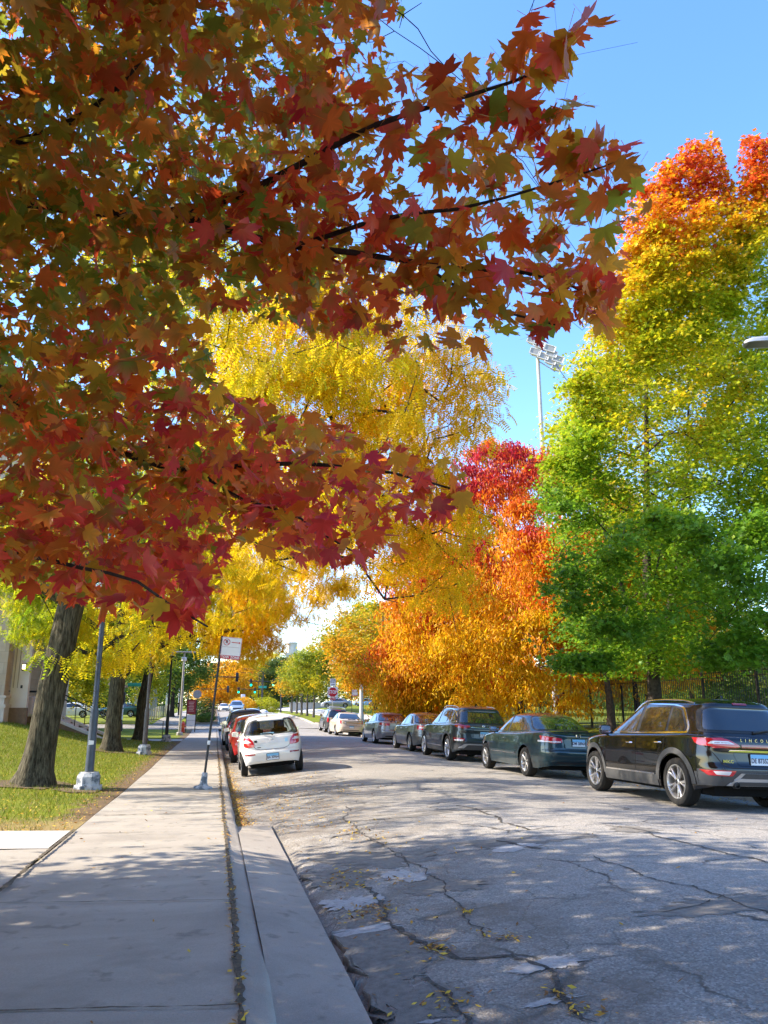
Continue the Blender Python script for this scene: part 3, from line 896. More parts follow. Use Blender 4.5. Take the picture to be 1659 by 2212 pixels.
        CG = np.array(CG); Mc = CG.shape[1]
        cab = MB(); cab.grid(CG, closed=True)
        top = CG[-1]; D = []
        for i in range(0, Kc + 1):
            a, c = top[(Mc - i) % Mc], top[i]
            u = np.linspace(-1, 1, 9)
            p = np.outer((1 - u) / 2, a) + np.outer((1 + u) / 2, c)
            p[:, 2] += sp.get('rcrown', 0.02) * (1 - u ** 2) * min(1, abs(c[0]) / max(1e-3, np.abs(top[:, 0]).max()))
            D.append(p)
        cab.grid(np.array(D))
        o = len(body.v)
        all_ = MB(); all_.add(body.v, body.f); all_.add(cab.v, cab.f)
        s.bvh = BVHTree.FromPolygons([Vector(v) for v in all_.v], all_.f)
        holes = sp.get('open')
        if holes:      # real openings behind clear glass
            keep = []
            for f in cab.f:
                c = np.mean([cab.v[i] for i in f], 0)
                n = (Vector(cab.v[f[1]]) - Vector(cab.v[f[0]])).cross(Vector(cab.v[f[2]]) - Vector(cab.v[f[0]]))
                if n.length > 0: n.normalize()
                cut = False
                for view, poly in holes:
                    p = (c[1] / ky, c[2] / kz) if view == 'L' else (c[0] / kx, c[2] / kz)
                    side = abs(n.x) > 0.55 if view == 'L' else (n.y < -0.35 if view == 'B' else n.y > 0.2)
                    if side and inside(p, poly): cut = True
                if not cut: keep.append(f)
            all_ = MB(); all_.add(body.v, body.f); all_.add(cab.v, keep)
        s.body = all_.build('body', sp['paint'], s.root, angle=38)
        # dark underside that fills the wheel houses
        u = MB(); iw = W - 0.52
        u.bbox((0, 0, 0.40 * kz), (iw, L - 0.5, 0.40), 0.03)
        u.bbox((0, 0, 0.62 * kz), (iw, L - 0.9, 0.36), 0.03)
        u.box((0, (s.ya[0] + s.ya[1]) / 2, 0.3), (W - 0.16, s.ya[1] - s.ya[0] - 2 * ra - 0.02, 0.16))
        u.box((0, -L / 2 + 0.26, 0.42), (W - 0.85, 0.3, 0.2)); u.box((0, L / 2 - 0.3, 0.40), (W - 0.9, 0.3, 0.2))
        u.tube([(-W / 2 + 0.3, s.ya[0], s.rr), (W / 2 - 0.3, s.ya[0], s.rr)], 0.05, 8)
        u.build('underbody', M_UNDER, s.root)
        s.wheels()
    def wheels(s):
        sp = s.sp; r = s.rr; w = sp.get('tw', 0.215); rr = r * sp.get('rimk', 0.68)
        wheel = empty('wheel', parent=s.root)
        M = Matrix.Rotation(-math.pi / 2, 4, 'Y')          # turn axis: +z of the profile -> -x (outer face)
        t = MB(); h = w / 2
        prof = [(rr * 0.98, -h * 0.8), (rr * 1.08, -h), (r * 0.93, -h), (r * 0.985, -h * 0.8), (r, -h * 0.5)]
        for k in (-0.36, -0.12, 0.12, 0.36):              # tread grooves
            prof += [(r, h * (k - 0.06)), (r - 0.008, h * (k - 0.04)), (r - 0.008, h * (k + 0.04)), (r, h * (k + 0.06))]
        prof += [(r, h * 0.5), (r * 0.985, h * 0.8), (r * 0.955, h * 0.97), (r * 0.93, h * 1.0), (rr * 1.16, h * 1.02), (rr * 1.06, h * 0.96), (rr * 1.0, h * 0.86)]
        t.lathe(prof, int(48 * s.res), M)
        t.build('tyre', M_TYRE, wheel, angle=30)
        g = MB()
        g.lathe([(rr * 1.03, h * 0.86), (rr * 1.02, h * 0.95), (rr * 0.96, h * 0.95), (rr * 0.92, h * 0.72), (rr * 0.90, h * 0.1), (rr * 0.9, -h * 0.8)], int(48 * s.res), M)
        n = sp.get('spokes', 5); tw = sp.get('twin', False)
        for i in range(n):
            a0 = 2 * math.pi * i / n + sp.get('spin', 0.3)
            for da in ((-0.17, 0.17) if tw else (0,)):
                wi, wo = (0.022, 0.034) if tw else sp.get('spw', (0.045, 0.05))
                if n >= 9: wi, wo = 0.018, 0.032
                Q = []
                for rad, wd, zf in ((rr * 0.12, wi, 0.74), (rr * 0.4, (wi + wo) * 0.45, 0.70), (rr * 0.75, wo * 0.95, 0.74), (rr * 0.97, wo * 1.15, 0.86)):
                    aa = a0 + da * (0.5 + 0.7 * rad / rr) 
                    c = Vector((math.cos(aa), math.sin(aa), 0)); e = Vector((-math.sin(aa), math.cos(aa), 0))
                    zc = h * zf
                    Q.append([M @ (c * rad + e * (wd * k) + Vector((0, 0, zc + dz))) for k, dz in ((-0.5, -0.03), (-0.5, 0.0), (-0.2, 0.010), (0.2, 0.010), (0.5, 0.0), (0.5, -0.03))])
                g.grid(np.array([[tuple(p) for p in q] for q in Q]))
        g.lathe([(rr * 0.22, h * 0.5), (rr * 0.22, h * 0.78), (rr * 0.17, h * 0.84), (0.001, h * 0.86)], 20, M)
        g.build('rim', sp.get('rim', M_RIM), wheel, angle=40)
        k = MB(); k.lathe([(rr * 0.9, -h * 0.1), (0.001, -h * 0.1)], 28, M); k.lathe([(rr * 0.6, h * 0.1), (rr * 0.6, h * 0.2), (0.001, h * 0.2)], 28, M)
        k.build('brake_disc', M_HUB, wheel)
        k = MB(); k.lathe([(rr * 0.14, h * 0.84), (rr * 0.12, h * 0.885), (0.001, h * 0.89)], 16, M)
        k.build('hub_cap', M_BLACK, wheel)
        x = s.W / 2 - h - sp.get('wheelin', 0.03)
        first = True
        for yw in s.ya:
            for sg in (-1, 1):
                wh = wheel if first else copy_tree(wheel, s.root)
                first = False
                wh.location = (sg * x, yw, r)
                wh.rotation_euler = (0.4 * yw, 0, 0) if sg < 0 else (0.9, 0, math.pi)
    # -------------------------------------------------------------- dressing
    def side_glass(s, outline, wins, chrome=None, both=True):
        for view, sg in (('L', -1), ('R', 1)) if both else (('L', -1),):
            if chrome is not None:
                b = MB(); s.panel(b, view, rounded(chrome, 0.06), 0.003, 26, 34); b.build('window_trim', M_CHROME, s.root)
            b = MB(); s.panel(b, view, rounded(outline, 0.05), 0.005, 26, 34); b.build('window_frame', M_BLACK, s.root)
            for wn in wins:
                b = MB(); s.panel(b, view, rounded(wn, 0.035), 0.009, 18, 16); b.build('side_window', s.sp.get('glass', M_GLASS), s.root)
    def clear_side(s, wins):
        for view in 'LR':
            for wn in wins:
                b = MB(); s.panel(b, view, rounded(wn, 0.035), 0.006, 8, 10, skirt=0.004); b.build('side_window', M_GLASS_CLEAR, s.root)
    def mirror(s, y, z, m, size=(0.20, 0.12, 0.14), arm=0.06):
        for sg in (-1, 1):
            view = 'L' if sg < 0 else 'R'
            p = s.hit(view, y * s.ky, z * s.kz, 0.0)
            b = MB(); c = Vector((p.x + sg * (arm + size[0] / 2 - 0.02), p.y - 0.02, p.z + 0.05))
            # rounded shell: a squashed superellipsoid
            Q = []
            for u in np.linspace(-math.pi / 2, math.pi / 2, 11):
                row = []
                for v in np.linspace(0, 2 * math.pi, 20, endpoint=False):
                    e = 0.6
                    f = lambda q: math.copysign(abs(q) ** e, q)
                    row.append((c.x + size[0] / 2 * f(math.sin(u)), c.y + size[1] / 2 * f(math.cos(u)) * f(math.cos(v)) * (1.0 if math.cos(v) > 0 else 0.35), c.z + size[2] / 2 * f(math.cos(u)) * f(math.sin(v))))
                Q.append(row)
            b.grid(np.array(Q), closed=True)
            b.tube([(p.x - sg * 0.03, p.y, p.z), (c.x - sg * size[0] * 0.25, c.y, c.z - size[2] * 0.3)], [0.03, 0.025], 8)
            o = b.build('wing_mirror', m, s.root)
            g = MB(); yy = c.y - size[1] * 0.19
            g.prism(rounded([(-size[0] * 0.42, -size[2] * 0.38), (size[0] * 0.42, -size[2] * 0.38), (size[0] * 0.42, size[2] * 0.38), (-size[0] * 0.42, size[2] * 0.38)], 0.03), 0, 0.006, Matrix.Translation((c.x, yy, c.z)) @ Matrix.Rotation(math.pi / 2, 4, 'X'))
            g.build('mirror_glass', M_CHROME, o)
    def plate(s, x, z, txt, M=None, size=(0.305, 0.152), red=None, frame=M_BLACK, tilt=0.0):
        p = s.hit('B', x * s.kx, z * s.kz, 0.0)
        q = s.hit('B', x * s.kx, z * s.kz + 0.07, 0.0); q2 = s.hit('B', x * s.kx, z * s.kz - 0.07, 0.0)
        y = min(p.y, q.y, q2.y) - 0.012
        T = Matrix.Translation((p.x, y, p.z)) @ Matrix.Rotation(math.pi / 2, 4, 'X')
        w, h = size
        b = MB(); b.prism(rounded([(-w / 2 - .012, -h / 2 - .012), (w / 2 + .012, -h / 2 - .012), (w / 2 + .012, h / 2 + .012), (-w / 2 - .012, h / 2 + .012)], 0.02), -0.03, 0.0, T)
        fr = b.build('number_plate', frame, s.root)
        b = MB(); b.prism([(-w / 2, -h / 2), (w / 2, -h / 2), (w / 2, h / 2), (-w / 2, h / 2)], 0.0, 0.003, T); b.build('plate_sheet', M_PLATE, fr, smooth=False)
        b = MB(); b.prism([(-w / 2, h * 0.12), (w / 2, h * 0.12), (w / 2, h / 2), (-w / 2, h / 2)], 0.003, 0.0045, T); b.build('plate_banner', M_PLATEB, fr, smooth=False)
        if not txt: return
        t = text_mb(txt, h * 0.62, T @ Matrix.Translation((0, -h * 0.10, 0.006)), 0.001, xscale=0.78, bold=0.002); t.build('plate_lettering', M_PTXT, fr, smooth=False)
    def rear_panel(s, name, poly, m, off=0.006, r=0.02, rows=8, cols=16, parent=None, mirror=False):
        out = []
        for sg in ((1, -1) if mirror else (1,)):
            b = MB(); s.panel(b, 'B', rounded([(p[0] * sg, p[1]) for p in (poly if sg > 0 else poly[::-1])], r), off, rows, cols)
            out.append(b.build(name, m, parent or s.root))
        return out
    def light(s, name, rear, side, m=None, inner=None, mi=None):
        """a lamp on each rear corner: the rear face and its wrap along the side are one lens"""
        for sg in (-1, 1):
            b = MB()
            th = lambda p: (s.theta(x=min(p[0] * s.kx, s.W / 2)), p[1] * s.kz)
            if side:
                q = [th(rear[0])] + [(s.theta(y=p[0] * s.ky), p[1] * s.kz) for p in reversed(side[2:])] + [th(p) for p in rear[1:]]
            else: q = [th(p) for p in rear]
            s.panel(b, 'C-' if sg < 0 else 'C+', rounded(q, 0.05), 0.010, 14, 26)
            o = b.build(name, m or M_RED, s.root)
            if inner:
                for nm, pl, mm in inner:
                    c = MB(); s.panel(c, 'B', rounded([(sg * p[0], p[1]) for p in pl], 0.012), 0.014, 6, 10); c.build(nm, mm, o)
    def rear_window(s, poly, frame=0.04, clear=False):
        c = np.mean(poly, 0); hx = max(abs(p[0]) for p in poly); hz = (max(p[1] for p in poly) - min(p[1] for p in poly)) / 2
        big = [((p[0]) * (1 + frame / hx), c[1] + (p[1] - c[1]) * (1 + frame * 0.6 / hz)) for p in poly]
        if clear:
            b = MB()
            for a, d in zip(rounded(big, 0.08), rounded(big, 0.08)[1:] + rounded(big, 0.08)[:1]): pass
            A, Bp = rounded(big, 0.08), rounded(poly, 0.08)
            A = A + A[:1]; Bp = Bp + Bp[:1]
            b.grid(np.array([[tuple(s.hit('B', (p[0] * (1 - t) + q[0] * t) * s.kx, (p[1] * (1 - t) + q[1] * t) * s.kz, 0.006)) for t in (0, 0.5, 1)] for p, q in zip(A, Bp)]))
            b.build('window_frame', M_BLACK, s.root)
            b = MB(); s.panel(b, 'B', rounded(poly, 0.07), 0.004, 12, 20, skirt=0.003); return b.build('rear_window', M_GLASS_CLEAR, s.root)
        b = MB(); s.panel(b, 'B', rounded(big, 0.08), 0.004, 14, 26); b.build('window_frame', M_BLACK, s.root)
        b = MB(); s.panel(b, 'B', rounded(poly, 0.07), 0.008, 14, 26); return b.build('rear_window', s.sp.get('glass', M_GLASS), s.root)
    def windscreen(s, poly):
        b = MB(); s.panel(b, 'F', rounded(poly, 0.06), 0.007, 10, 16); b.build('windscreen', s.sp.get('glass', M_GLASS), s.root)
    def seams(s, lines, w=0.009):
        for view, pts in lines:
            b = MB(); s.strip(b, view, pts, w, 0.0022); b.build('panel_gap', M_SEAM, s.root)
    def handles(s, pts, m, size=(0.03, 0.17, 0.028)):
        for sg in (-1, 1):
            for y, z in pts:
                p = s.hit('L' if sg < 0 else 'R', y * s.ky, z * s.kz, 0.0)
                b = MB(); b.tube([(p.x - sg * 0.01, p.y - size[1] / 2, p.z), (p.x + sg * 0.022, p.y - size[1] / 2 + 0.03, p.z), (p.x + sg * 0.024, p.y + size[1] / 2 - 0.03, p.z), (p.x - sg * 0.01, p.y + size[1] / 2, p.z)], 0.013, 8)
                b.build('door_handle', m, s.root)
    def arches(s, m, w=0.075):
        ra = s.rr + s.sp.get('archgap', 0.055)
        for view in 'LR':
            for yw in s.ya:
                b = MB()
                pts = [((yw + (ra + w * 0.5 + 0.012) * math.cos(a)) / s.ky, (s.rr + (ra + w * 0.5 + 0.012) * math.sin(a)) / s.kz) for a in np.linspace(0.0, math.pi, 48)]
                s.strip(b, view, pts, w, 0.010)
                b.build('wheel_arch_trim', m, s.root)
    def rails(s, y0, y1, x, m, lift=0.05):
        for sg in (-1, 1):
            pts = []
            for t in np.linspace(0, 1, 14):
                y = y0 + (y1 - y0) * t
                p = s.hit('T', sg * x * s.kx, y * s.ky, 0.0)
                pts.append((p.x, p.y, p.z + lift * min(1, 6 * min(t, 1 - t)) - 0.005))
            b = MB(); b.tube(pts, 0.016, 8); b.build('roof_rail', m, s.root)
    def place(s, xleft, y_rear_axle, yaw=0.0, dx=None):
        r = s.root
        xc = xleft + s.W / 2
        y = y_rear_axle - s.ya[0]
        yw = (y_rear_axle, y_rear_axle + s.ya[1] - s.ya[0])
        zz = [[float(road_z(xc + sg * (s.W / 2 - 0.15), q)) for sg in (-1, 1)] for q in yw]
        zl, zr = (zz[0][0] + zz[1][0]) / 2, (zz[0][1] + zz[1][1]) / 2
        zb, zf = np.mean(zz[0]), np.mean(zz[1])
        roll = -math.atan((zr - zl) / (s.W - 0.3)); pit = math.atan((zf - zb) / (yw[1] - yw[0]))
        zc = (zl + zr) / 2
        # centre of the body sits between the axles
        mid = (s.ya[0] + s.ya[1]) / 2
        r.location = (xc, y, zc - math.tan(pit) * mid + 0.006)
        r.rotation_euler = (pit, roll, yaw)
        return r

def inside(p, poly):
    x, y = p; c = False
    n = len(poly); j = n - 1
    for i in range(n):
        xi, yi = poly[i]; xj, yj = poly[j]
        if (yi > y) != (yj > y) and x < (xj - xi) * (y - yi) / (yj - yi) + xi: c = not c
        j = i
    return c

# ---- three body shapes; each car scales and dresses one of them
SUV = dict(L=4.55, W=1.86, wb=2.69, ro=0.95, tyre=0.355, sill=0.26, sillr=0.36, sillf=0.28, tw=0.235, nr=6.5, nf=4.0, round=0.05, crown=0.05,
    top=[(-2.3, 1.06), (-1.6, 1.09), (-1.0, 1.07), (0, 1.05), (0.9, 1.03), (1.3, 1.0), (1.9, 0.93), (2.27, 0.80)],
    side=[(0.2, 0.05), (0.35, 0.012), (0.55, 0.0), (0.78, 0.0), (0.93, 0.02), (1.02, 0.03), (1.10, 0.05)],
    rear=[(0.28, 0.15), (0.42, 0.05), (0.55, 0.0), (0.62, 0.0), (0.66, 0.04), (0.84, 0.055), (0.90, 0.045), (1.0, 0.055), (1.10, 0.11)],
    front=[(0.2, 0.12), (0.45, 0.0), (0.7, 0.03), (0.86, 0.14), (1.1, 0.3)],
    hw=[(0.95, 0.885), (1.06, 0.865), (1.3, 0.765), (1.5, 0.675), (1.56, 0.635), (1.60, 0.57), (1.63, 0.46), (1.645, 0.33)],
    yr=[(0.95, -2.16), (1.06, -2.14), (1.3, -1.99), (1.48, -1.86), (1.54, -1.86), (1.59, -1.84), (1.63, -1.72), (1.645, -1.4)],
    yf=[(0.95, 1.28), (1.06, 1.08), (1.3, 0.62), (1.5, 0.22), (1.56, 0.06), (1.60, -0.1), (1.63, -0.28), (1.645, -0.45)],
    droop=(0.05, 0.03), yroof=-0.3, ncr=7, ncf=5, rcrown=0.012)
SEDAN = dict(L=4.81, W=1.81, wb=2.74, ro=1.08, tyre=0.325, sill=0.22, sillr=0.30, sillf=0.22, nr=5.2, nf=3.8, round=0.06, crown=0.045,
    top=[(-2.42, 0.985), (-2.3, 1.02), (-1.9, 1.025), (-1.3, 1.0), (-0.6, 0.965), (0, 0.955), (0.95, 0.95), (1.3, 0.92), (2.0, 0.82), (2.4, 0.68)],
    side=[(0.2, 0.055), (0.35, 0.015), (0.55, 0.0), (0.72, 0.006), (0.88, 0.03), (1.05, 0.06)],
    rear=[(0.25, 0.14), (0.4, 0.03), (0.52, 0.0), (0.61, 0.0), (0.64, 0.03), (0.88, 0.05), (0.98, 0.045), (1.05, 0.07)],
    front=[(0.2, 0.1), (0.42, 0.0), (0.6, 0.03), (0.8, 0.15), (1.05, 0.3)],
    hw=[(0.88, 0.835), (0.98, 0.81), (1.2, 0.705), (1.32, 0.64), (1.38, 0.59), (1.42, 0.51), (1.44, 0.40), (1.45, 0.28)],
    yr=[(0.88, -2.0), (0.98, -1.86), (1.2, -1.42), (1.32, -1.14), (1.38, -0.98), (1.42, -0.8), (1.44, -0.62), (1.45, -0.45)],
    yf=[(0.88, 1.35), (0.98, 1.12), (1.2, 0.66), (1.32, 0.38), (1.38, 0.22), (1.42, 0.05), (1.44, -0.1), (1.45, -0.2)],
    droop=(0.03, 0.02), yroof=-0.25, ncr=4.5, ncf=4.5, rcrown=0.012)
HATCH = dict(L=3.8, W=1.665, wb=2.45, ro=0.58, tyre=0.285, sill=0.21, sillr=0.31, sillf=0.22, tw=0.17, nr=5.0, nf=3.6, round=0.05, crown=0.05,
    top=[(-1.9, 0.97), (-1.2, 1.0), (-0.5, 0.97), (0.5, 0.94), (0.9, 0.93), (1.2, 0.9), (1.7, 0.78), (1.9, 0.66)],
    side=[(0.2, 0.06), (0.35, 0.015), (0.5, 0.0), (0.7, 0.0), (0.85, 0.02), (1.0, 0.045)],
    rear=[(0.25, 0.10), (0.36, 0.02), (0.48, 0.0), (0.58, 0.005), (0.64, 0.05), (0.8, 0.06), (0.97, 0.095), (1.05, 0.12)],
    front=[(0.2, 0.1), (0.42, 0.0), (0.6, 0.03), (0.8, 0.15), (1.05, 0.3)],
    hw=[(0.86, 0.80), (0.97, 0.785), (1.2, 0.69), (1.38, 0.61), (1.44, 0.565), (1.47, 0.51), (1.495, 0.40), (1.505, 0.28)],
    yr=[(0.86, -1.80), (0.97, -1.795), (1.2, -1.70), (1.36, -1.60), (1.41, -1.60), (1.45, -1.56), (1.485, -1.35), (1.505, -1.0)],
    yf=[(0.86, 1.18), (0.97, 1.0), (1.2, 0.58), (1.38, 0.2), (1.44, 0.04), (1.47, -0.06), (1.495, -0.25), (1.505, -0.4)],
    droop=(0.05, 0.02), yroof=-0.1, ncr=5.5, ncf=5, rcrown=0.014)
P_BLACK = paint('black car paint', (0.003, 0.003, 0.0035), 0.0, 0.2, dust=0.006)
P_TEAL = paint('dark blue green car paint', (0.012, 0.036, 0.046), 0.5, 0.35)
P_GREY = paint('dark grey green car paint', (0.026, 0.036, 0.04), 0.5, 0.35)
P_SILG = paint('silver grey car paint', (0.17, 0.175, 0.165), 0.7, 0.35)
P_SILV = paint('silver car paint', (0.30, 0.31, 0.33), 0.7, 0.35)
P_BEIGE = paint('pale beige car paint', (0.60, 0.52, 0.42), 0.2, 0.4)
P_DUSK = paint('charcoal car paint', (0.06, 0.065, 0.075), 0.5, 0.35)
P_WHITE = paint('white car paint', (0.68, 0.66, 0.62), 0.0, 0.35)
P_RED = paint('red car paint', (0.40, 0.012, 0.010), 0.15, 0.35)
P_DBLUE = paint('dark navy car paint', (0.012, 0.018, 0.035), 0.3, 0.3)
P_PBLUE = paint('pale blue car paint', (0.25, 0.42, 0.60), 0.3, 0.35)
GRP_R = 'cars parked along the right kerb'
GRP_L = 'cars parked along the left kerb'

def emblem_text(c, txt, x, z, size, m, spacing=1.0, xs=1.0, name='badge', bold=0.0):
    p = c.hit('B', x * c.kx, z * c.kz, 0.0)
    T = Matrix.Translation((p.x, p.y - 0.006, p.z)) @ Matrix.Rotation(math.pi / 2, 4, 'X')
    return text_mb(txt, size, T, 0.003, spacing, bold, xs).build(name, m, c.root, smooth=False)

def black_suv():
    c = Car('parked_suv', dict(SUV, paint=P_BLACK, L=4.48, ro=0.89, k=(0.965, 1, 1), spokes=5, twin=True, rimk=0.70))
    tag(c.root, 'glossy black SUV with chrome window trim and a full width red tail lamp bar', 'car', GRP_R)
    c.side_glass([(1.03, 1.065), (0.2, 1.50), (-0.25, 1.545), (-1.1, 1.515), (-1.36, 1.47), (-1.62, 1.19), (-1.62, 1.105)],
        [[(0.93, 1.08), (0.18, 1.475), (-0.17, 1.525), (-0.17, 1.075)], [(-0.27, 1.075), (-0.27, 1.53), (-1.03, 1.50), (-1.06, 1.10)], [(-1.13, 1.105), (-1.10, 1.49), (-1.33, 1.445), (-1.56, 1.19), (-1.56, 1.12)]],
        chrome=[(1.10, 1.045), (0.2, 1.52), (-0.25, 1.566), (-1.12, 1.535), (-1.40, 1.485), (-1.67, 1.19), (-1.67, 1.08)])
    c.windscreen([(-0.72, 1.08), (0.72, 1.08), (0.60, 1.50), (-0.60, 1.50)])
    rw = c.rear_window([(-0.76, 1.14), (0.76, 1.14), (0.62, 1.44), (0.5, 1.475), (-0.5, 1.475), (-0.62, 1.44)], 0.05)
    c.light('tail_light', [(0.95, 0.925), (0.95, 1.0), (0.62, 1.035), (0.44, 1.0), (0.28, 0.935), (0.28, 0.895), (0.8, 0.885)], [(-2.3, 0.90), (-2.3, 1.0), (-2.0, 1.02), (-1.78, 1.03), (-1.86, 0.95), (-2.05, 0.905)],
        inner=[('reversing_lens', [(0.78, 0.945), (0.74, 0.985), (0.50, 0.985), (0.40, 0.945)], M_CLEAR), ('lamp_strip', [(0.72, 0.958), (0.70, 0.968), (0.50, 0.968), (0.45, 0.958)], M_REDD)])
    c.rear_panel('light_bar', [(-0.29, 0.895), (0.29, 0.895), (0.29, 0.945), (-0.29, 0.945)], M_REDD, 0.010, 0.005)
    c.rear_panel('boot_chrome_strip', [(-0.52, 0.838), (0.52, 0.838), (0.49, 0.868), (-0.49, 0.868)], M_CHROME, 0.014, 0.01, 5, 24)
    c.rear_panel('plate_recess', [(-0.36, 0.64), (0.36, 0.64), (0.44, 0.825), (-0.44, 0.825)], P_BLACK, 0.004, 0.03)
    c.plate(0.0, 0.735, 'DE 87352')
    emblem_text(c, 'LINCOLN', 0.0, 1.005, 0.062, M_CHROME, 2.6, 1.0, 'boot_lettering', 0.001)
    emblem_text(c, 'MKC', -0.53, 0.70, 0.062, M_CHROME, 1.1, 1.25, 'badge', 0.001)
    c.rear_panel('rear_bumper', [(-0.98, 0.36), (0.98, 0.36), (0.98, 0.585), (0.5, 0.585), (0.42, 0.56), (-0.42, 0.56), (-0.5, 0.585), (-0.98, 0.585)], M_CLAD, 0.006, 0.03, 10, 40)
    for v in 'LR':
        b = MB(); c.panel(b, v, [(-2.26, 0.36), (-1.88, 0.345), (-1.84, 0.55), (-2.26, 0.585)], 0.006, 8, 12)
        b.build('bumper_side', M_CLAD, c.root)
    for sg in (-1, 1):
        o = c.rear_panel('reflector', [(sg * 0.80, 0.50), (sg * 0.86, 0.575), (sg * 0.44, 0.575), (sg * 0.50, 0.50)], M_RED, 0.012, 0.01)[0]
        c.rear_panel('reversing_lens', [(sg * 0.72, 0.515), (sg * 0.76, 0.565), (sg * 0.52, 0.565), (sg * 0.55, 0.515)], M_CLEAR, 0.016, 0.01, parent=o)
    c.rear_panel('skid_plate', [(-0.62, 0.335), (0.62, 0.335), (0.42, 0.46), (0.34, 0.475), (-0.34, 0.475), (-0.42, 0.46)], M_SILV, 0.016, 0.03, 10, 30)
    c.rear_panel('skid_inset', [(-0.52, 0.30), (0.52, 0.30), (0.40, 0.425), (-0.40, 0.425)], M_CLAD, 0.022, 0.03, 8, 30)
    for sg in (-1, 1):
        p = c.hit('B', sg * 0.40, 0.37, 0)
        b = MB(); b.lathe([(0.034, -0.06), (0.046, -0.05), (0.046, 0.055), (0.036, 0.06), (0.034, -0.02), (0.0, -0.02)], 20, Matrix.Translation(p) @ Matrix.Rotation(math.pi / 2, 4, 'X'))
        b.build('exhaust_pipe', M_BLACK, c.root)
    c.arches(M_CLAD, 0.085)
    for v in 'LR':
        b = MB(); c.panel(b, v, [(-0.88, 0.25), (0.88, 0.25), (0.88, 0.43), (-0.88, 0.43)], 0.008, 8, 20); b.build('door_cladding', M_CLAD, c.root)
        b = MB(); c.panel(b, v, [(-0.80, 0.425), (0.82, 0.425), (0.82, 0.45), (-0.80, 0.45)], 0.014, 4, 20); b.build('door_trim_strip', M_CHROME, c.root)
    for v in 'LR':
        c.seams([(v, [(0.82, 0.28), (0.86, 0.7), (0.88, 1.02)]), (v, [(-0.22, 0.26), (-0.22, 1.05)]), (v, [(-1.12, 1.07), (-1.08, 0.85), (-0.93, 0.6), (-0.9, 0.44)]), (v, [(-2.2, 1.12), (-1.6, 1.10)])])
    c.seams([('B', [(-0.84, 1.10), (-0.80, 0.90), (-0.62, 0.66), (-0.5, 0.61), (0.5, 0.61), (0.62, 0.66), (0.80, 0.90), (0.84, 1.10)])], 0.012)
    c.handles([(-0.02, 0.90), (-0.92, 0.93)], M_CHROME)
    c.mirror(0.86, 1.05, P_BLACK, (0.21, 0.16, 0.17))
    c.rails(-1.55, 0.25, 0.60, M_CHROME, 0.04)
    c.rear_panel('spoiler_lamp', [(-0.13, 1.525), (0.13, 1.525), (0.12, 1.55), (-0.12, 1.55)], M_REDD, 0.012, 0.005)
    p = c.hit('B', 0.18, 1.13, 0.0)
    b = MB(); b.tube([(0.0, p.y - 0.02, 1.12), (0.2, p.y - 0.01, 1.15), (0.44, p.y + 0.03, 1.17)], [0.022, 0.014, 0.009], 8); b.build('wiper', M_BLACK, c.root)
    p = c.hit('T', 0.0, -1.35, 0.0)
    b = MB(); b.grid(np.array([[(dx * w_, p.y + dy, p.z - 0.01 + h_) for dx in (-1, -0.6, 0, 0.6, 1)] for dy, w_, h_ in ((0.12, 0.004, 0.0), (0.05, 0.02, 0.03), (-0.02, 0.028, 0.055), (-0.06, 0.02, 0.06), (-0.08, 0.004, 0.01))]))
    b.build('roof_antenna', P_BLACK, c.root)
    c.place(7.0, 11.38)

def teal_sedan():
    c = Car('parked_sedan', dict(SEDAN, paint=P_TEAL, spokes=6, rimk=0.66, spw=(0.05, 0.04)))
    tag(c.root, 'dark blue green sedan parked right in front of the black SUV', 'car', GRP_R)
    dress_sedan(c, 'DM 38964', chrome=False, paint_=P_TEAL)
    c.light('tail_light', [(0.93, 0.80), (0.93, 0.925), (0.50, 0.90), (0.36, 0.89), (0.36, 0.79), (0.6, 0.775)], [(-2.42, 0.79), (-2.42, 0.925), (-2.0, 0.93), (-2.1, 0.83)],
        inner=[('reversing_lens', [(0.86, 0.795), (0.86, 0.835), (0.42, 0.825), (0.42, 0.79)], M_CLEAR)])
    c.plate(0.0, 0.80, 'DM 38964')
    logo = MB()
    p = c.hit('B', 0.0, 0.945, 0.0)
    for a, b_ in (((-0.028, -0.03), (-0.022, 0.03)), ((0.028, -0.03), (0.022, 0.03)), ((-0.024, 0.0), (0.024, 0.0))):
        logo.tube([(p.x + a[0], p.y - 0.012, p.z + a[1]), (p.x + b_[0], p.y - 0.012, p.z + b_[1])], 0.006, 6)
    q = rounded([(-0.045, -0.042), (0.045, -0.042), (0.05, 0.042), (-0.05, 0.042)], 0.02)
    logo.tube([(p.x + a, p.y - 0.01, p.z + b_) for a, b_ in q + q[:1]], 0.005, 6, cap=False)
    logo.build('badge', M_CHROME, c.root)
    for v in 'LR':
        b = MB(); c.panel(b, v, [(-0.78, 0.49), (0.9, 0.49), (0.9, 0.53), (-0.78, 0.53)], 0.012, 4, 20); b.build('door_trim_strip', P_TEAL, c.root)
        b = MB(); c.panel(b, v, [(-0.78, 0.485), (0.9, 0.485), (0.9, 0.495), (-0.78, 0.495)], 0.014, 4, 20); b.build('door_chrome_line', M_CHROME, c.root)
    c.place(7.08, 17.75)

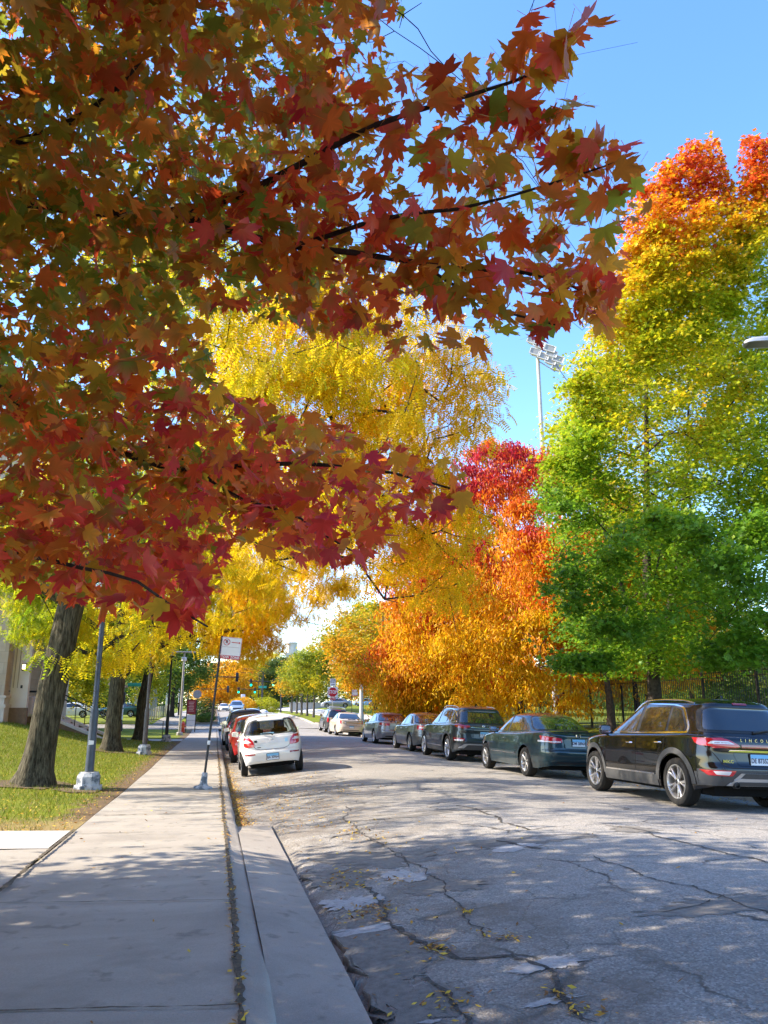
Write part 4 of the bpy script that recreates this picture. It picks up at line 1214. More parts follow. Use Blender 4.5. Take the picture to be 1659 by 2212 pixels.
def dress_sedan(c, plate, chrome, paint_, mirr=None):
    c.side_glass([(1.0, 0.985), (0.32, 1.33), (-0.1, 1.375), (-0.72, 1.335), (-1.02, 1.21), (-1.32, 1.05), (-1.30, 1.02)],
        [[(0.88, 1.0), (0.28, 1.305), (-0.08, 1.355), (-0.08, 0.99)], [(-0.17, 0.992), (-0.17, 1.355), (-0.70, 1.315), (-0.97, 1.19), (-1.0, 1.01)], [(-1.04, 1.02), (-1.02, 1.17), (-1.25, 1.05), (-1.24, 1.03)]],
        chrome=[(1.08, 0.97), (0.32, 1.345), (-0.1, 1.39), (-0.74, 1.35), (-1.05, 1.22), (-1.37, 1.05), (-1.34, 1.005)] if chrome else None)
    c.windscreen([(-0.70, 0.99), (0.70, 0.99), (0.58, 1.33), (-0.58, 1.33)])
    c.rear_window([(-0.68, 1.06), (0.68, 1.06), (0.55, 1.32), (0.46, 1.35), (-0.46, 1.35), (-0.55, 1.32)], 0.03)
    for v in 'LR':
        c.seams([(v, [(0.95, 0.25), (0.98, 0.6), (0.94, 0.95)]), (v, [(-0.12, 0.24), (-0.12, 0.97)]), (v, [(-1.06, 1.0), (-1.0, 0.8), (-0.86, 0.6), (-0.82, 0.35)])])
    c.seams([('B', [(-0.66, 1.03), (-0.66, 0.95), (-0.36, 0.92), (-0.34, 0.70), (-0.3, 0.66), (0.3, 0.66), (0.34, 0.70), (0.36, 0.92), (0.66, 0.95), (0.66, 1.03)]), ('B', [(-0.92, 0.625), (0.92, 0.625)])], 0.011)
    c.handles([(0.02, 0.82), (-0.88, 0.85)], paint_)
    c.mirror(0.88, 0.97, mirr or paint_)
    c.rear_panel('bumper_vent', [(-0.55, 0.34), (0.55, 0.34), (0.5, 0.385), (-0.5, 0.385)], M_BLACK, 0.005, 0.01)

def grey_suv():
    c = Car('parked_suv', dict(SUV, paint=P_GREY, k=(1.015, 1.045, 1.02), spokes=5, twin=True, tyre=0.37, rimk=0.72, spin=0.6))
    tag(c.root, 'dark grey SUV with silver roof rails parked ahead of the dark blue green sedan', 'car', GRP_R)
    c.side_glass([(1.05, 1.065), (0.3, 1.46), (-0.25, 1.53), (-1.1, 1.515), (-1.5, 1.44), (-1.86, 1.24), (-1.84, 1.16)],
        [[(0.93, 1.08), (0.26, 1.44), (-0.17, 1.51), (-0.17, 1.075)], [(-0.27, 1.075), (-0.27, 1.51), (-0.98, 1.50), (-1.03, 1.10)], [(-1.10, 1.11), (-1.06, 1.49), (-1.46, 1.42), (-1.78, 1.24), (-1.76, 1.17)]],
        chrome=[(1.12, 1.045), (0.3, 1.48), (-0.25, 1.55), (-1.12, 1.535), (-1.52, 1.455), (-1.92, 1.24), (-1.90, 1.13)])
    c.windscreen([(-0.72, 1.08), (0.72, 1.08), (0.60, 1.50), (-0.60, 1.50)])
    c.rear_window([(-0.74, 1.13), (0.74, 1.13), (0.62, 1.44), (0.5, 1.475), (-0.5, 1.475), (-0.62, 1.44)], 0.05)
    c.light('tail_light', [(0.95, 0.97), (0.95, 1.085), (0.62, 1.075), (0.42, 1.045), (0.42, 1.0), (0.6, 0.955)], [(-2.3, 0.97), (-2.3, 1.085), (-1.92, 1.09), (-1.84, 1.065), (-2.0, 1.0)], m=M_REDD)
    c.rear_panel('boot_chrome_strip', [(-0.45, 0.985), (0.45, 0.985), (0.45, 1.005), (-0.45, 1.005)], M_CHROME, 0.012, 0.005, 4, 20)
    for sg in (-1, 1):
        o = c.rear_panel('reflector', [(sg * 0.88, 0.60), (sg * 0.88, 0.70), (sg * 0.60, 0.68), (sg * 0.66, 0.60)], M_REDD, 0.012, 0.01)[0]
        c.rear_panel('reversing_lens', [(sg * 0.86, 0.605), (sg * 0.86, 0.635), (sg * 0.66, 0.635), (sg * 0.68, 0.605)], M_CLEAR, 0.016, 0.005, parent=o)
    c.rear_panel('rear_bumper', [(-0.98, 0.34), (0.98, 0.34), (0.98, 0.53), (0.6, 0.55), (-0.6, 0.55), (-0.98, 0.53)], M_CLAD, 0.006, 0.03, 10, 40)
    c.rear_panel('skid_plate', [(-0.80, 0.40), (0.80, 0.40), (0.62, 0.53), (-0.62, 0.53)], M_SILV, 0.012, 0.03, 8, 30)
    c.rear_panel('skid_inset', [(-0.68, 0.36), (0.68, 0.36), (0.54, 0.50), (-0.54, 0.50)], M_CLAD, 0.018, 0.03, 8, 30)
    c.plate(0.0, 0.80, 'CS 27577')
    p = c.hit('B', 0.0, 1.055, 0.0)
    b = MB(); b.tube([(p.x + 0.075 * math.cos(t), p.y - 0.01, p.z + 0.04 * math.sin(t)) for t in np.linspace(0, 2 * math.pi, 25)], 0.007, 6, cap=False)
    for sg in (-1, 1): b.tube([(p.x + sg * 0.032, p.y - 0.012, p.z - 0.028), (p.x + sg * 0.022, p.y - 0.012, p.z + 0.028)], 0.006, 6)
    b.tube([(p.x - 0.026, p.y - 0.012, p.z - 0.008), (p.x + 0.026, p.y - 0.012, p.z + 0.008)], 0.006, 6)
    b.build('badge', M_CHROME, c.root)
    c.rear_panel('model_strip', [(-0.62, 0.865), (-0.36, 0.865), (-0.36, 0.885), (-0.62, 0.885)], M_CHROME, 0.008, 0.004, 3, 10)
    c.arches(M_CLAD, 0.07)
    for v in 'LR':
        b = MB(); c.panel(b, v, [(-0.85, 0.26), (0.85, 0.26), (0.85, 0.40), (-0.85, 0.40)], 0.008, 6, 20); b.build('door_cladding', M_CLAD, c.root)
        b = MB(); c.panel(b, v, [(-0.80, 0.395), (0.82, 0.395), (0.82, 0.425), (-0.80, 0.425)], 0.014, 4, 20); b.build('door_trim_strip', M_CHROME, c.root)
        c.seams([(v, [(0.82, 0.28), (0.86, 0.7), (0.88, 1.02)]), (v, [(-0.22, 0.26), (-0.22, 1.05)]), (v, [(-1.10, 1.07), (-1.06, 0.85), (-0.93, 0.6), (-0.9, 0.44)])])
    c.seams([('B', [(-0.84, 1.10), (-0.80, 0.90), (-0.66, 0.66), (-0.6, 0.60), (0.6, 0.60), (0.66, 0.66), (0.80, 0.90), (0.84, 1.10)])], 0.012)
    c.handles([(-0.02, 0.93), (-0.92, 0.96)], P_GREY)
    c.mirror(0.86, 1.06, P_GREY, (0.22, 0.16, 0.17))
    c.rails(-1.55, 0.25, 0.60, M_SILV, 0.05)
    p = c.hit('T', 0.0, -1.45, 0.0)
    b = MB(); b.grid(np.array([[(dx * w_, p.y + dy, p.z - 0.01 + h_) for dx in (-1, -0.6, 0, 0.6, 1)] for dy, w_, h_ in ((0.12, 0.004, 0.0), (0.05, 0.02, 0.03), (-0.02, 0.028, 0.065), (-0.06, 0.02, 0.07), (-0.08, 0.004, 0.01))]))
    b.build('roof_antenna', P_BLACK, c.root)
    c.place(7.08, 24.1)

def silver_sedans():
    c = Car('parked_sedan', dict(SEDAN, paint=P_SILG, k=(0.985, 0.94, 0.985), spokes=5, rimk=0.68), 0.85)
    tag(c.root, 'silver grey sedan with sunlit side parked ahead of the dark grey SUV', 'car', GRP_R)
    dress_sedan(c, '', True, P_SILG)
    c.light('tail_light', [(0.93, 0.80), (0.93, 0.96), (0.55, 0.96), (0.50, 0.93), (0.52, 0.80)], [(-2.42, 0.80), (-2.42, 0.95), (-2.12, 0.96), (-2.16, 0.84)], inner=[('reversing_lens', [(0.70, 0.86), (0.70, 0.90), (0.54, 0.90), (0.54, 0.86)], M_CLEAR)])
    c.plate(0.0, 0.78, '')
    c.place(7.2, 29.5)
    c = Car('parked_sedan', dict(SEDAN, paint=P_SILV, k=(1.02, 1.0, 1.0), spokes=5, twin=True, rimk=0.7), 0.85)
    tag(c.root, 'silver sedan with red split tail lamps parked behind the beige sedan', 'car', GRP_R)
    dress_sedan(c, '', True, P_SILV)
    c.light('tail_light', [(0.93, 0.82), (0.93, 0.955), (0.60, 0.95), (0.60, 0.83)], [(-2.42, 0.82), (-2.42, 0.955), (-2.1, 0.95), (-2.16, 0.85)], inner=[('reversing_lens', [(0.86, 0.825), (0.86, 0.85), (0.66, 0.85), (0.66, 0.83)], M_CLEAR)])
    c.rear_panel('boot_lamp', [(-0.57, 0.83), (-0.34, 0.83), (-0.34, 0.945), (-0.57, 0.95)], M_RED, 0.010, 0.02, mirror=True)
    c.plate(0.0, 0.72, '')
    c.place(7.35, 37.2)
    c = Car('parked_sedan', dict(SEDAN, paint=P_BEIGE, k=(1.03, 1.055, 1.03), spokes=6, rimk=0.66), 0.8)
    tag(c.root, 'pale beige sedan with a blue tinted rear window and upright tail lamps', 'car', GRP_R)
    dress_sedan(c, '', False, P_BEIGE)
    c.light('tail_light', [(0.93, 0.74), (0.93, 0.95), (0.76, 0.985), (0.70, 0.95), (0.68, 0.74)], [(-2.42, 0.74), (-2.42, 0.95), (-2.26, 0.97), (-2.3, 0.78)], inner=[('reversing_lens', [(0.90, 0.75), (0.90, 0.79), (0.70, 0.79), (0.70, 0.75)], M_CLEAR)])
    c.rear_panel('boot_trim_strip', [(-0.62, 0.80), (0.62, 0.80), (0.62, 0.83), (-0.62, 0.83)], M_CHROME, 0.008, 0.008, 4, 20)
    c.plate(0.0, 0.55, '')
    c.place(7.75, 52.2)
    c = Car('parked_suv', dict(SUV, paint=P_DUSK, k=(1.0, 1.02, 1.07), spokes=5, tyre=0.375, rimk=0.64, ncr=9), 0.8)
    tag(c.root, 'charcoal SUV with a rack on its roof parked beyond the beige sedan', 'car', GRP_R)
    c.side_glass([(1.0, 1.07), (0.35, 1.46), (-0.25, 1.53), (-1.5, 1.50), (-1.86, 1.40), (-1.86, 1.12)],
        [[(0.9, 1.09), (0.3, 1.44), (-0.17, 1.50), (-0.17, 1.09)], [(-0.27, 1.09), (-0.27, 1.50), (-0.98, 1.49), (-1.0, 1.10)], [(-1.08, 1.11), (-1.06, 1.48), (-1.5, 1.46), (-1.80, 1.37), (-1.80, 1.15)]])
    c.windscreen([(-0.72, 1.08), (0.72, 1.08), (0.60, 1.50), (-0.60, 1.50)])
    c.rear_window([(-0.72, 1.10), (0.72, 1.10), (0.62, 1.44), (0.5, 1.475), (-0.5, 1.475), (-0.62, 1.44)], 0.05)
    c.light('tail_light', [(0.95, 0.72), (0.95, 1.02), (0.80, 1.02), (0.78, 0.72)], [(-2.3, 0.72), (-2.3, 1.02), (-2.12, 1.02), (-2.14, 0.74)])
    c.rear_panel('brake_lamp', [(-0.2, 1.49), (0.2, 1.49), (0.2, 1.53), (-0.2, 1.53)], M_RED, 0.012, 0.01)
    c.rear_panel('rear_bumper', [(-0.98, 0.36), (0.98, 0.36), (0.98, 0.57), (-0.98, 0.57)], M_CLAD, 0.006, 0.03, 8, 30)
    c.arches(M_CLAD, 0.09)
    c.mirror(0.86, 1.06, M_BLACK, (0.22, 0.16, 0.17)); c.handles([(-0.02, 0.93), (-0.92, 0.96)], M_BLACK)
    c.rails(-1.6, 0.2, 0.58, M_SILV, 0.09)
    z = c.hit('T', 0, -0.7, 0).z
    b = MB()
    for y in (-1.3, -0.7, -0.1): b.tube([(-0.6, y, z + 0.06), (0.6, y, z + 0.06)], 0.018, 6)
    b.bbox((0, 0.0, z + 0.09), (0.8, 0.35, 0.09), 0.02)
    b.build('roof_rack', M_SILV, c.root)
    c.plate(0.0, 0.76, '')
    c.place(8.0, 59.4)

def white_hatch():
    rwin = [(-0.63, 1.01), (0.63, 1.01), (0.66, 1.06), (0.53, 1.325), (0.44, 1.36), (-0.44, 1.36), (-0.53, 1.325), (-0.66, 1.06)]
    sw = [[(0.78, 0.98), (0.24, 1.33), (-0.12, 1.37), (-0.12, 0.99)], [(-0.22, 0.99), (-0.22, 1.37), (-0.80, 1.34), (-1.02, 1.05)], [(-1.1, 1.07), (-0.92, 1.33), (-1.15, 1.29), (-1.40, 1.10)]]
    fs = [(-0.62, 0.99), (0.62, 0.99), (0.52, 1.34), (-0.52, 1.34)]
    c = Car('parked_hatchback', dict(HATCH, paint=P_WHITE, spokes=7, rimk=0.62, open=[('B', rwin), ('F', fs)] + [('L', q) for q in sw]), 1.15)
    tag(c.root, 'small white hatchback parked first at the left kerb with seats seen through its rear window', 'car', GRP_L)
    c.rear_window(rwin, 0.05, clear=True)
    for view in 'LR':      # dark frames round each side opening
        for q in sw:
            b = MB(); A = rounded(q, 0.035); A = A + A[:1]; cc = np.mean(q, 0)
            b.grid(np.array([[tuple(c.hit(view, cc[0] + (p[0] - cc[0]) * k, cc[1] + (p[1] - cc[1]) * k, 0.006)) for k in (1.10, 1.0, 0.92)] for p in A]))
            b.build('window_frame', M_BLACK, c.root)
    c.clear_side(sw)
    b = MB(); c.panel(b, 'F', rounded(fs, 0.06), 0.004, 8, 12, skirt=0.003); b.build('windscreen', M_GLASS_CLEAR, c.root)
    seat = MB()
    for x, y in ((-0.34, -0.05), (0.34, -0.05)):
        seat.bbox((x, y, 0.80), (0.46, 0.16, 0.62), 0.06); seat.bbox((x, y - 0.03, 1.20), (0.29, 0.11, 0.24), 0.045)
    seat.bbox((0, -0.95, 0.72), (1.22, 0.16, 0.56), 0.06)
    seat.box((0, 0.85, 0.86), (1.2, 0.3, 0.16)); seat.box((0, -1.45, 0.70), (1.2, 0.5, 0.05)); seat.box((0, -0.3, 0.45), (1.3, 2.6, 0.05))
    seat.build('seats', M_SEAT, c.root)
    b = MB(); b.lathe([(0.17, 0), (0.19, 0.012), (0.17, 0.024), (0.155, 0.012), (0.17, 0)], 24, Matrix.Translation((-0.34, 0.52, 0.95)) @ Matrix.Rotation(R(70), 4, 'X')); b.build('steering_wheel', M_BLACK, c.root)
    c.light('tail_light', [(0.86, 0.72), (0.86, 0.95), (0.62, 0.955), (0.49, 0.87), (0.44, 0.76), (0.46, 0.715)], [(-1.9, 0.72), (-1.9, 0.95), (-1.62, 0.97), (-1.70, 0.76)],
        inner=[('reversing_lens', [(0.72, 0.83), (0.70, 0.90), (0.60, 0.895), (0.52, 0.83)], M_CLEAR)])
    c.rear_panel('reflector', [(-0.70, 0.515), (-0.44, 0.515), (-0.44, 0.555), (-0.70, 0.55)], M_REDD, 0.008, 0.01, mirror=True)
    c.plate(0.0, 0.455, 'BA 30964')
    c.seams([('B', [(-0.60, 0.99), (-0.52, 0.80), (-0.42, 0.68), (-0.3, 0.635), (0.3, 0.635), (0.42, 0.68), (0.52, 0.80), (0.60, 0.99)])], 0.010)
    c.rear_panel('bumper_valance', [(-0.42, 0.40), (-0.3, 0.565), (0.3, 0.565), (0.42, 0.40), (0.36, 0.36), (-0.36, 0.36)], P_WHITE, 0.004, 0.06)
    c.rear_panel('boot_handle', [(-0.13, 0.775), (0.13, 0.775), (0.12, 0.83), (-0.12, 0.83)], P_WHITE, 0.012, 0.02)
    p = c.hit('B', 0.0, 0.885, 0.0)
    b = MB()
    for k in range(3):         # three diamonds meeting
        a = math.pi / 2 + k * 2 * math.pi / 3
        u = Vector((math.cos(a), 0, math.sin(a))); v = Vector((-math.sin(a), 0, math.cos(a)))
        q = [Vector((p.x, p.y - 0.01, p.z)), Vector((p.x, p.y - 0.01, p.z)) + u * 0.028 + v * 0.017, Vector((p.x, p.y - 0.01, p.z)) + u * 0.056, Vector((p.x, p.y - 0.01, p.z)) + u * 0.028 - v * 0.017]
        b.add(q + [x + Vector((0, 0.012, 0)) for x in q], [(0, 1, 2, 3), (0, 1, 5, 4), (1, 2, 6, 5), (2, 3, 7, 6), (3, 0, 4, 7)])
    b.build('badge', M_CHROME, c.root, smooth=False)
    c.rear_panel('sticker', [(0.34, 0.79), (0.41, 0.79), (0.41, 0.88), (0.34, 0.88)], mat('pale blue sticker', (0.35, 0.62, 0.78), 0.5), 0.004, 0.003)
    c.rear_panel('shield_sticker', [(-0.46, 0.84), (-0.40, 0.815), (-0.37, 0.85), (-0.39, 0.885), (-0.46, 0.88)], M_BLACK, 0.004, 0.006)
    for z, w in ((0.775, 0.16), (0.745, 0.18)): c.rear_panel('boot_strip', [(-0.42, z), (-0.42 + w, z), (-0.42 + w, z + 0.012), (-0.42, z + 0.012)], M_SILV, 0.004, 0.002, 3, 8)
    c.rear_panel('boot_strip', [(-0.38, 0.69), (-0.29, 0.69), (-0.29, 0.71), (-0.38, 0.71)], M_BLACK, 0.004, 0.002, 3, 8)
    p = c.hit('B', 0.02, 1.0, 0.0)
    b = MB(); b.tube([(0.03, p.y - 0.03, 0.985), (0.0, p.y - 0.03, 1.02), (-0.25, p.y + 0.0, 1.045)], [0.02, 0.014, 0.008], 8); b.build('wiper', M_BLACK, c.root)
    c.mirror(0.66, 0.97, P_WHITE, (0.19, 0.13, 0.14)); c.handles([(-0.05, 0.86), (-0.9, 0.89)], P_WHITE)
    for v in 'LR': c.seams([(v, [(0.74, 0.25), (0.78, 0.6), (0.72, 0.93)]), (v, [(-0.16, 0.24), (-0.16, 0.97)]), (v, [(-1.05, 1.0), (-0.95, 0.7), (-0.85, 0.5), (-0.84, 0.35)])])
    p = c.hit('T', -0.06, -1.25, 0.0)
    b = MB(); b.tube([p, p + Vector((0, -0.02, 0.03))], [0.02, 0.012], 8); b.tube([p + Vector((0, -0.015, 0.02)), p + Vector((0, -0.05, 0.22))], [0.005, 0.003], 6); b.build('roof_antenna', M_BLACK, c.root)
    c.place(0.73, 21.55)

def red_and_left():
    c = Car('parked_hatchback', dict(HATCH, paint=P_RED, k=(1.06, 1.13, 0.985), tyre=0.31, tw=0.2, spokes=5), 0.9)
    tag(c.root, 'red hatchback parked at the left kerb ahead of the small white one', 'car', GRP_L)
    c.side_glass([(0.9, 0.965), (0.24, 1.35), (-0.15, 1.39), (-0.95, 1.36), (-1.40, 1.14), (-1.38, 1.07)],
        [[(0.78, 0.98), (0.22, 1.325), (-0.12, 1.37), (-0.12, 0.98)], [(-0.2, 0.985), (-0.2, 1.375), (-0.80, 1.35), (-1.0, 1.03)], [(-1.07, 1.06), (-0.95, 1.33), (-1.33, 1.14), (-1.33, 1.09)]])
    c.windscreen([(-0.62, 0.99), (0.62, 0.99), (0.52, 1.34), (-0.52, 1.34)])
    c.rear_window([(-0.62, 1.02), (0.62, 1.02), (0.53, 1.32), (0.44, 1.355), (-0.44, 1.355), (-0.53, 1.32)], 0.035)
    c.light('tail_light', [(0.86, 0.78), (0.86, 0.95), (0.60, 0.96), (0.54, 0.80)], [(-1.9, 0.76), (-1.9, 0.95), (-1.60, 0.98), (-1.68, 0.8)])
    c.plate(0.0, 0.70, '')
    c.mirror(0.70, 0.97, P_RED, (0.22, 0.14, 0.16)); c.handles([(-0.05, 0.86), (-0.9, 0.89)], P_RED)
    c.seams([('B', [(-0.60, 0.99), (-0.52, 0.72), (-0.4, 0.64), (0.4, 0.64), (0.52, 0.72), (0.60, 0.99)])], 0.010)
    for v in 'LR': c.seams([(v, [(0.74, 0.25), (0.78, 0.6), (0.72, 0.93)]), (v, [(-0.16, 0.24), (-0.16, 0.97)]), (v, [(-1.05, 1.0), (-0.95, 0.7), (-0.85, 0.5), (-0.84, 0.35)])])
    c.place(0.56, 27.1)
    c = Car('parked_suv', dict(SUV, paint=P_DBLUE, k=(0.98, 1.0, 1.03), spokes=5), 0.8)
    tag(c.root, 'dark navy SUV with roof rails parked ahead of the red hatchback', 'car', GRP_L)
    c.side_glass([(1.03, 1.065), (0.2, 1.50), (-0.25, 1.545), (-1.1, 1.515), (-1.5, 1.44), (-1.8, 1.2), (-1.8, 1.12)],
        [[(0.93, 1.08), (0.18, 1.475), (-0.17, 1.525), (-0.17, 1.075)], [(-0.27, 1.075), (-0.27, 1.53), (-1.03, 1.50), (-1.06, 1.10)], [(-1.13, 1.105), (-1.10, 1.49), (-1.45, 1.42), (-1.74, 1.2), (-1.74, 1.14)]])
    c.windscreen([(-0.72, 1.08), (0.72, 1.08), (0.60, 1.50), (-0.60, 1.50)])
    c.rear_window([(-0.74, 1.12), (0.74, 1.12), (0.62, 1.44), (0.5, 1.475), (-0.5, 1.475), (-0.62, 1.44)], 0.05)
    c.light('tail_light', [(0.95, 0.80), (0.95, 1.18), (0.84, 1.2), (0.74, 0.95), (0.72, 0.80)], [(-2.3, 0.8), (-2.3, 1.1), (-2.05, 1.15), (-2.12, 0.85)])
    c.plate(0.0, 0.78, '')
    c.mirror(0.86, 1.06, P_DBLUE, (0.24, 0.16, 0.18)); c.handles([(-0.02, 0.93), (-0.92, 0.96)], P_DBLUE)
    c.rails(-1.55, 0.25, 0.60, M_SILV, 0.06)
    p = c.hit('T', 0.0, -1.5, 0.0)
    b = MB(); b.tube([p, p + Vector((0, -0.06, 0.09))], [0.035, 0.012], 8); b.build('roof_antenna', M_BLACK, c.root)
    c.place(0.52, 35.4)
    c = Car('parked_sedan', dict(SEDAN, paint=P_WHITE, k=(1.0, 0.96, 1.0)), 0.7)
    tag(c.root, 'white sedan parked at the left kerb ahead of the dark navy SUV', 'car', GRP_L)
    dress_sedan(c, '', False, P_WHITE, M_BLACK)
    c.light('tail_light', [(0.93, 0.80), (0.93, 0.95), (0.55, 0.95), (0.55, 0.80)], [(-2.42, 0.80), (-2.42, 0.95), (-2.12, 0.95), (-2.16, 0.84)])
    c.place(0.42, 41.5)

def dress_front(c, suv):
    """face of an oncoming car"""
    z = 0.72 if suv else 0.62
    c.rear_panel_f('grille', [(-0.5, z - 0.12), (0.5, z - 0.12), (0.56, z + 0.04), (-0.56, z + 0.04)], M_BLACK)
    for sg in (-1, 1): c.rear_panel_f('headlight', [(sg * 0.62, z), (sg * 0.90, z + 0.02), (sg * 0.86, z + 0.14), (sg * 0.6, z + 0.08)], M_CLEAR)
    c.rear_panel_f('front_bumper', [(-0.7, 0.28), (0.7, 0.28), (0.6, 0.42), (-0.6, 0.42)], M_BLACK)
def rear_panel_f(s, name, poly, m):
    b = MB(); s.panel(b, 'F', rounded(poly, 0.02), 0.008, 6, 14); return b.build(name, m, s.root)
Car.rear_panel_f = rear_panel_f

def far_cars():
    c = Car('oncoming_suv', dict(SUV, paint=P_PBLUE if False else paint('pale silver blue paint', (0.36, 0.42, 0.47), 0.5, 0.35), k=(1.0, 1.05, 1.04)), 0.6)
    tag(c.root, 'pale silver blue SUV driving towards us in the middle of the road', 'car')
    c.side_glass([(1.0, 1.07), (0.2, 1.50), (-0.25, 1.545), (-1.5, 1.5), (-1.8, 1.15)], [[(0.93, 1.08), (0.18, 1.475), (-0.17, 1.525), (-0.17, 1.075)], [(-0.27, 1.075), (-0.27, 1.53), (-1.03, 1.50), (-1.06, 1.10)]])
    c.windscreen([(-0.76, 1.08), (0.76, 1.08), (0.60, 1.53), (-0.60, 1.53)]); dress_front(c, True); c.mirror(0.9, 1.06, P_PBLUE, (0.24, 0.16, 0.18))
    c.root.location = (2.75, 107, float(road_z(3.6, 107))); c.root.rotation_euler = (0, 0, math.pi)
    c = Car('oncoming_sedan', dict(SEDAN, paint=P_WHITE), 0.6)
    tag(c.root, 'white sedan driving towards us, farthest down the road', 'car')
    c.side_glass([(1.0, 0.985), (0.32, 1.33), (-0.1, 1.375), (-0.72, 1.335), (-1.32, 1.05)], [[(0.88, 1.0), (0.28, 1.305), (-0.08, 1.355), (-0.08, 0.99)], [(-0.17, 0.992), (-0.17, 1.355), (-0.70, 1.315), (-1.0, 1.01)]])
    c.windscreen([(-0.72, 0.98), (0.72, 0.98), (0.58, 1.35), (-0.58, 1.35)]); dress_front(c, False); c.mirror(0.88, 0.97, P_WHITE)
    c.root.location = (1.5, 151, float(road_z(1.5, 151))); c.root.rotation_euler = (0, 0, math.pi + 0.1)
    for nm, pt, loc, rz, lab in (('parked_sedan', P_PBLUE, (28.5, 152), R(70), 'pale blue sedan parked beyond the grass near the one way sign'),
                                 ('parked_sedan', P_SILV, (36.5, 150), R(75), 'silver sedan parked beyond the grass beside the pale blue one'),
                                 ('parked_sedan', P_WHITE, (-14.2, 84), R(95), 'white sedan parked far off seen under the bright trees beyond the steps'),
                                 ('parked_sedan', paint('dark teal paint', (0.01, 0.06, 0.07), 0.3), (-9.6, 86), R(80), 'dark teal sedan parked far off just right of the second trunk'),
                                 ('parked_sedan', P_SILV, (17.8, 118), R(80), 'silver sedan parked behind the young trees on the right')):
        c = Car(nm, dict(SEDAN, paint=pt), 0.6)
        tag(c.root, lab, 'car')
        c.side_glass([(1.0, 0.985), (0.32, 1.33), (-0.1, 1.375), (-0.72, 1.335), (-1.32, 1.05)], [[(0.88, 1.0), (0.28, 1.305), (-0.08, 1.355), (-0.08, 0.99)], [(-0.17, 0.992), (-0.17, 1.355), (-0.70, 1.315), (-1.0, 1.01)]])
        c.windscreen([(-0.70, 0.99), (0.70, 0.99), (0.58, 1.33), (-0.58, 1.33)]); c.rear_window([(-0.68, 1.06), (0.68, 1.06), (0.55, 1.32), (-0.55, 1.32)], 0.03)
        c.light('tail_light', [(0.93, 0.80), (0.93, 0.95), (0.55, 0.95), (0.55, 0.80)], None)
        c.root.location = (*loc, float(land_z(*loc)) + 0.02); c.root.rotation_euler = (0, 0, rz)

black_suv(); teal_sedan(); grey_suv(); silver_sedans(); white_hatch(); red_and_left(); far_cars()
# ------------------------------------------------------------------ trees
def unit(v): return v / (np.linalg.norm(v, axis=-1, keepdims=True) + 1e-9)

def tubes(A, Bp, ra, rb, n=6):
    """many tapered twig pieces as one vertex / face array"""
    d = unit(Bp - A)
    ref = np.where(np.abs(d[:, 2:3]) > 0.9, np.array([[1.0, 0, 0]]), np.array([[0, 0, 1.0]]))
    u = unit(np.cross(d, ref)); w = np.cross(d, u)
    a = np.linspace(0, 2 * math.pi, n, endpoint=False)
    ca, sa = np.cos(a)[None, :, None], np.sin(a)[None, :, None]
    ring = u[:, None] * ca + w[:, None] * sa
    V = np.concatenate([A[:, None] - d[:, None] * (ra * 0.3)[:, None, None] + ring * ra[:, None, None], Bp[:, None] + ring * rb[:, None, None]], 1)
    m = len(A); k = np.arange(n)
    f = np.stack([k, (k + 1) % n, n + (k + 1) % n, n + k], 1)
    Fc = (np.arange(m) * 2 * n)[:, None, None] + f[None]
    return V.reshape(-1, 3), Fc.reshape(-1, 4)

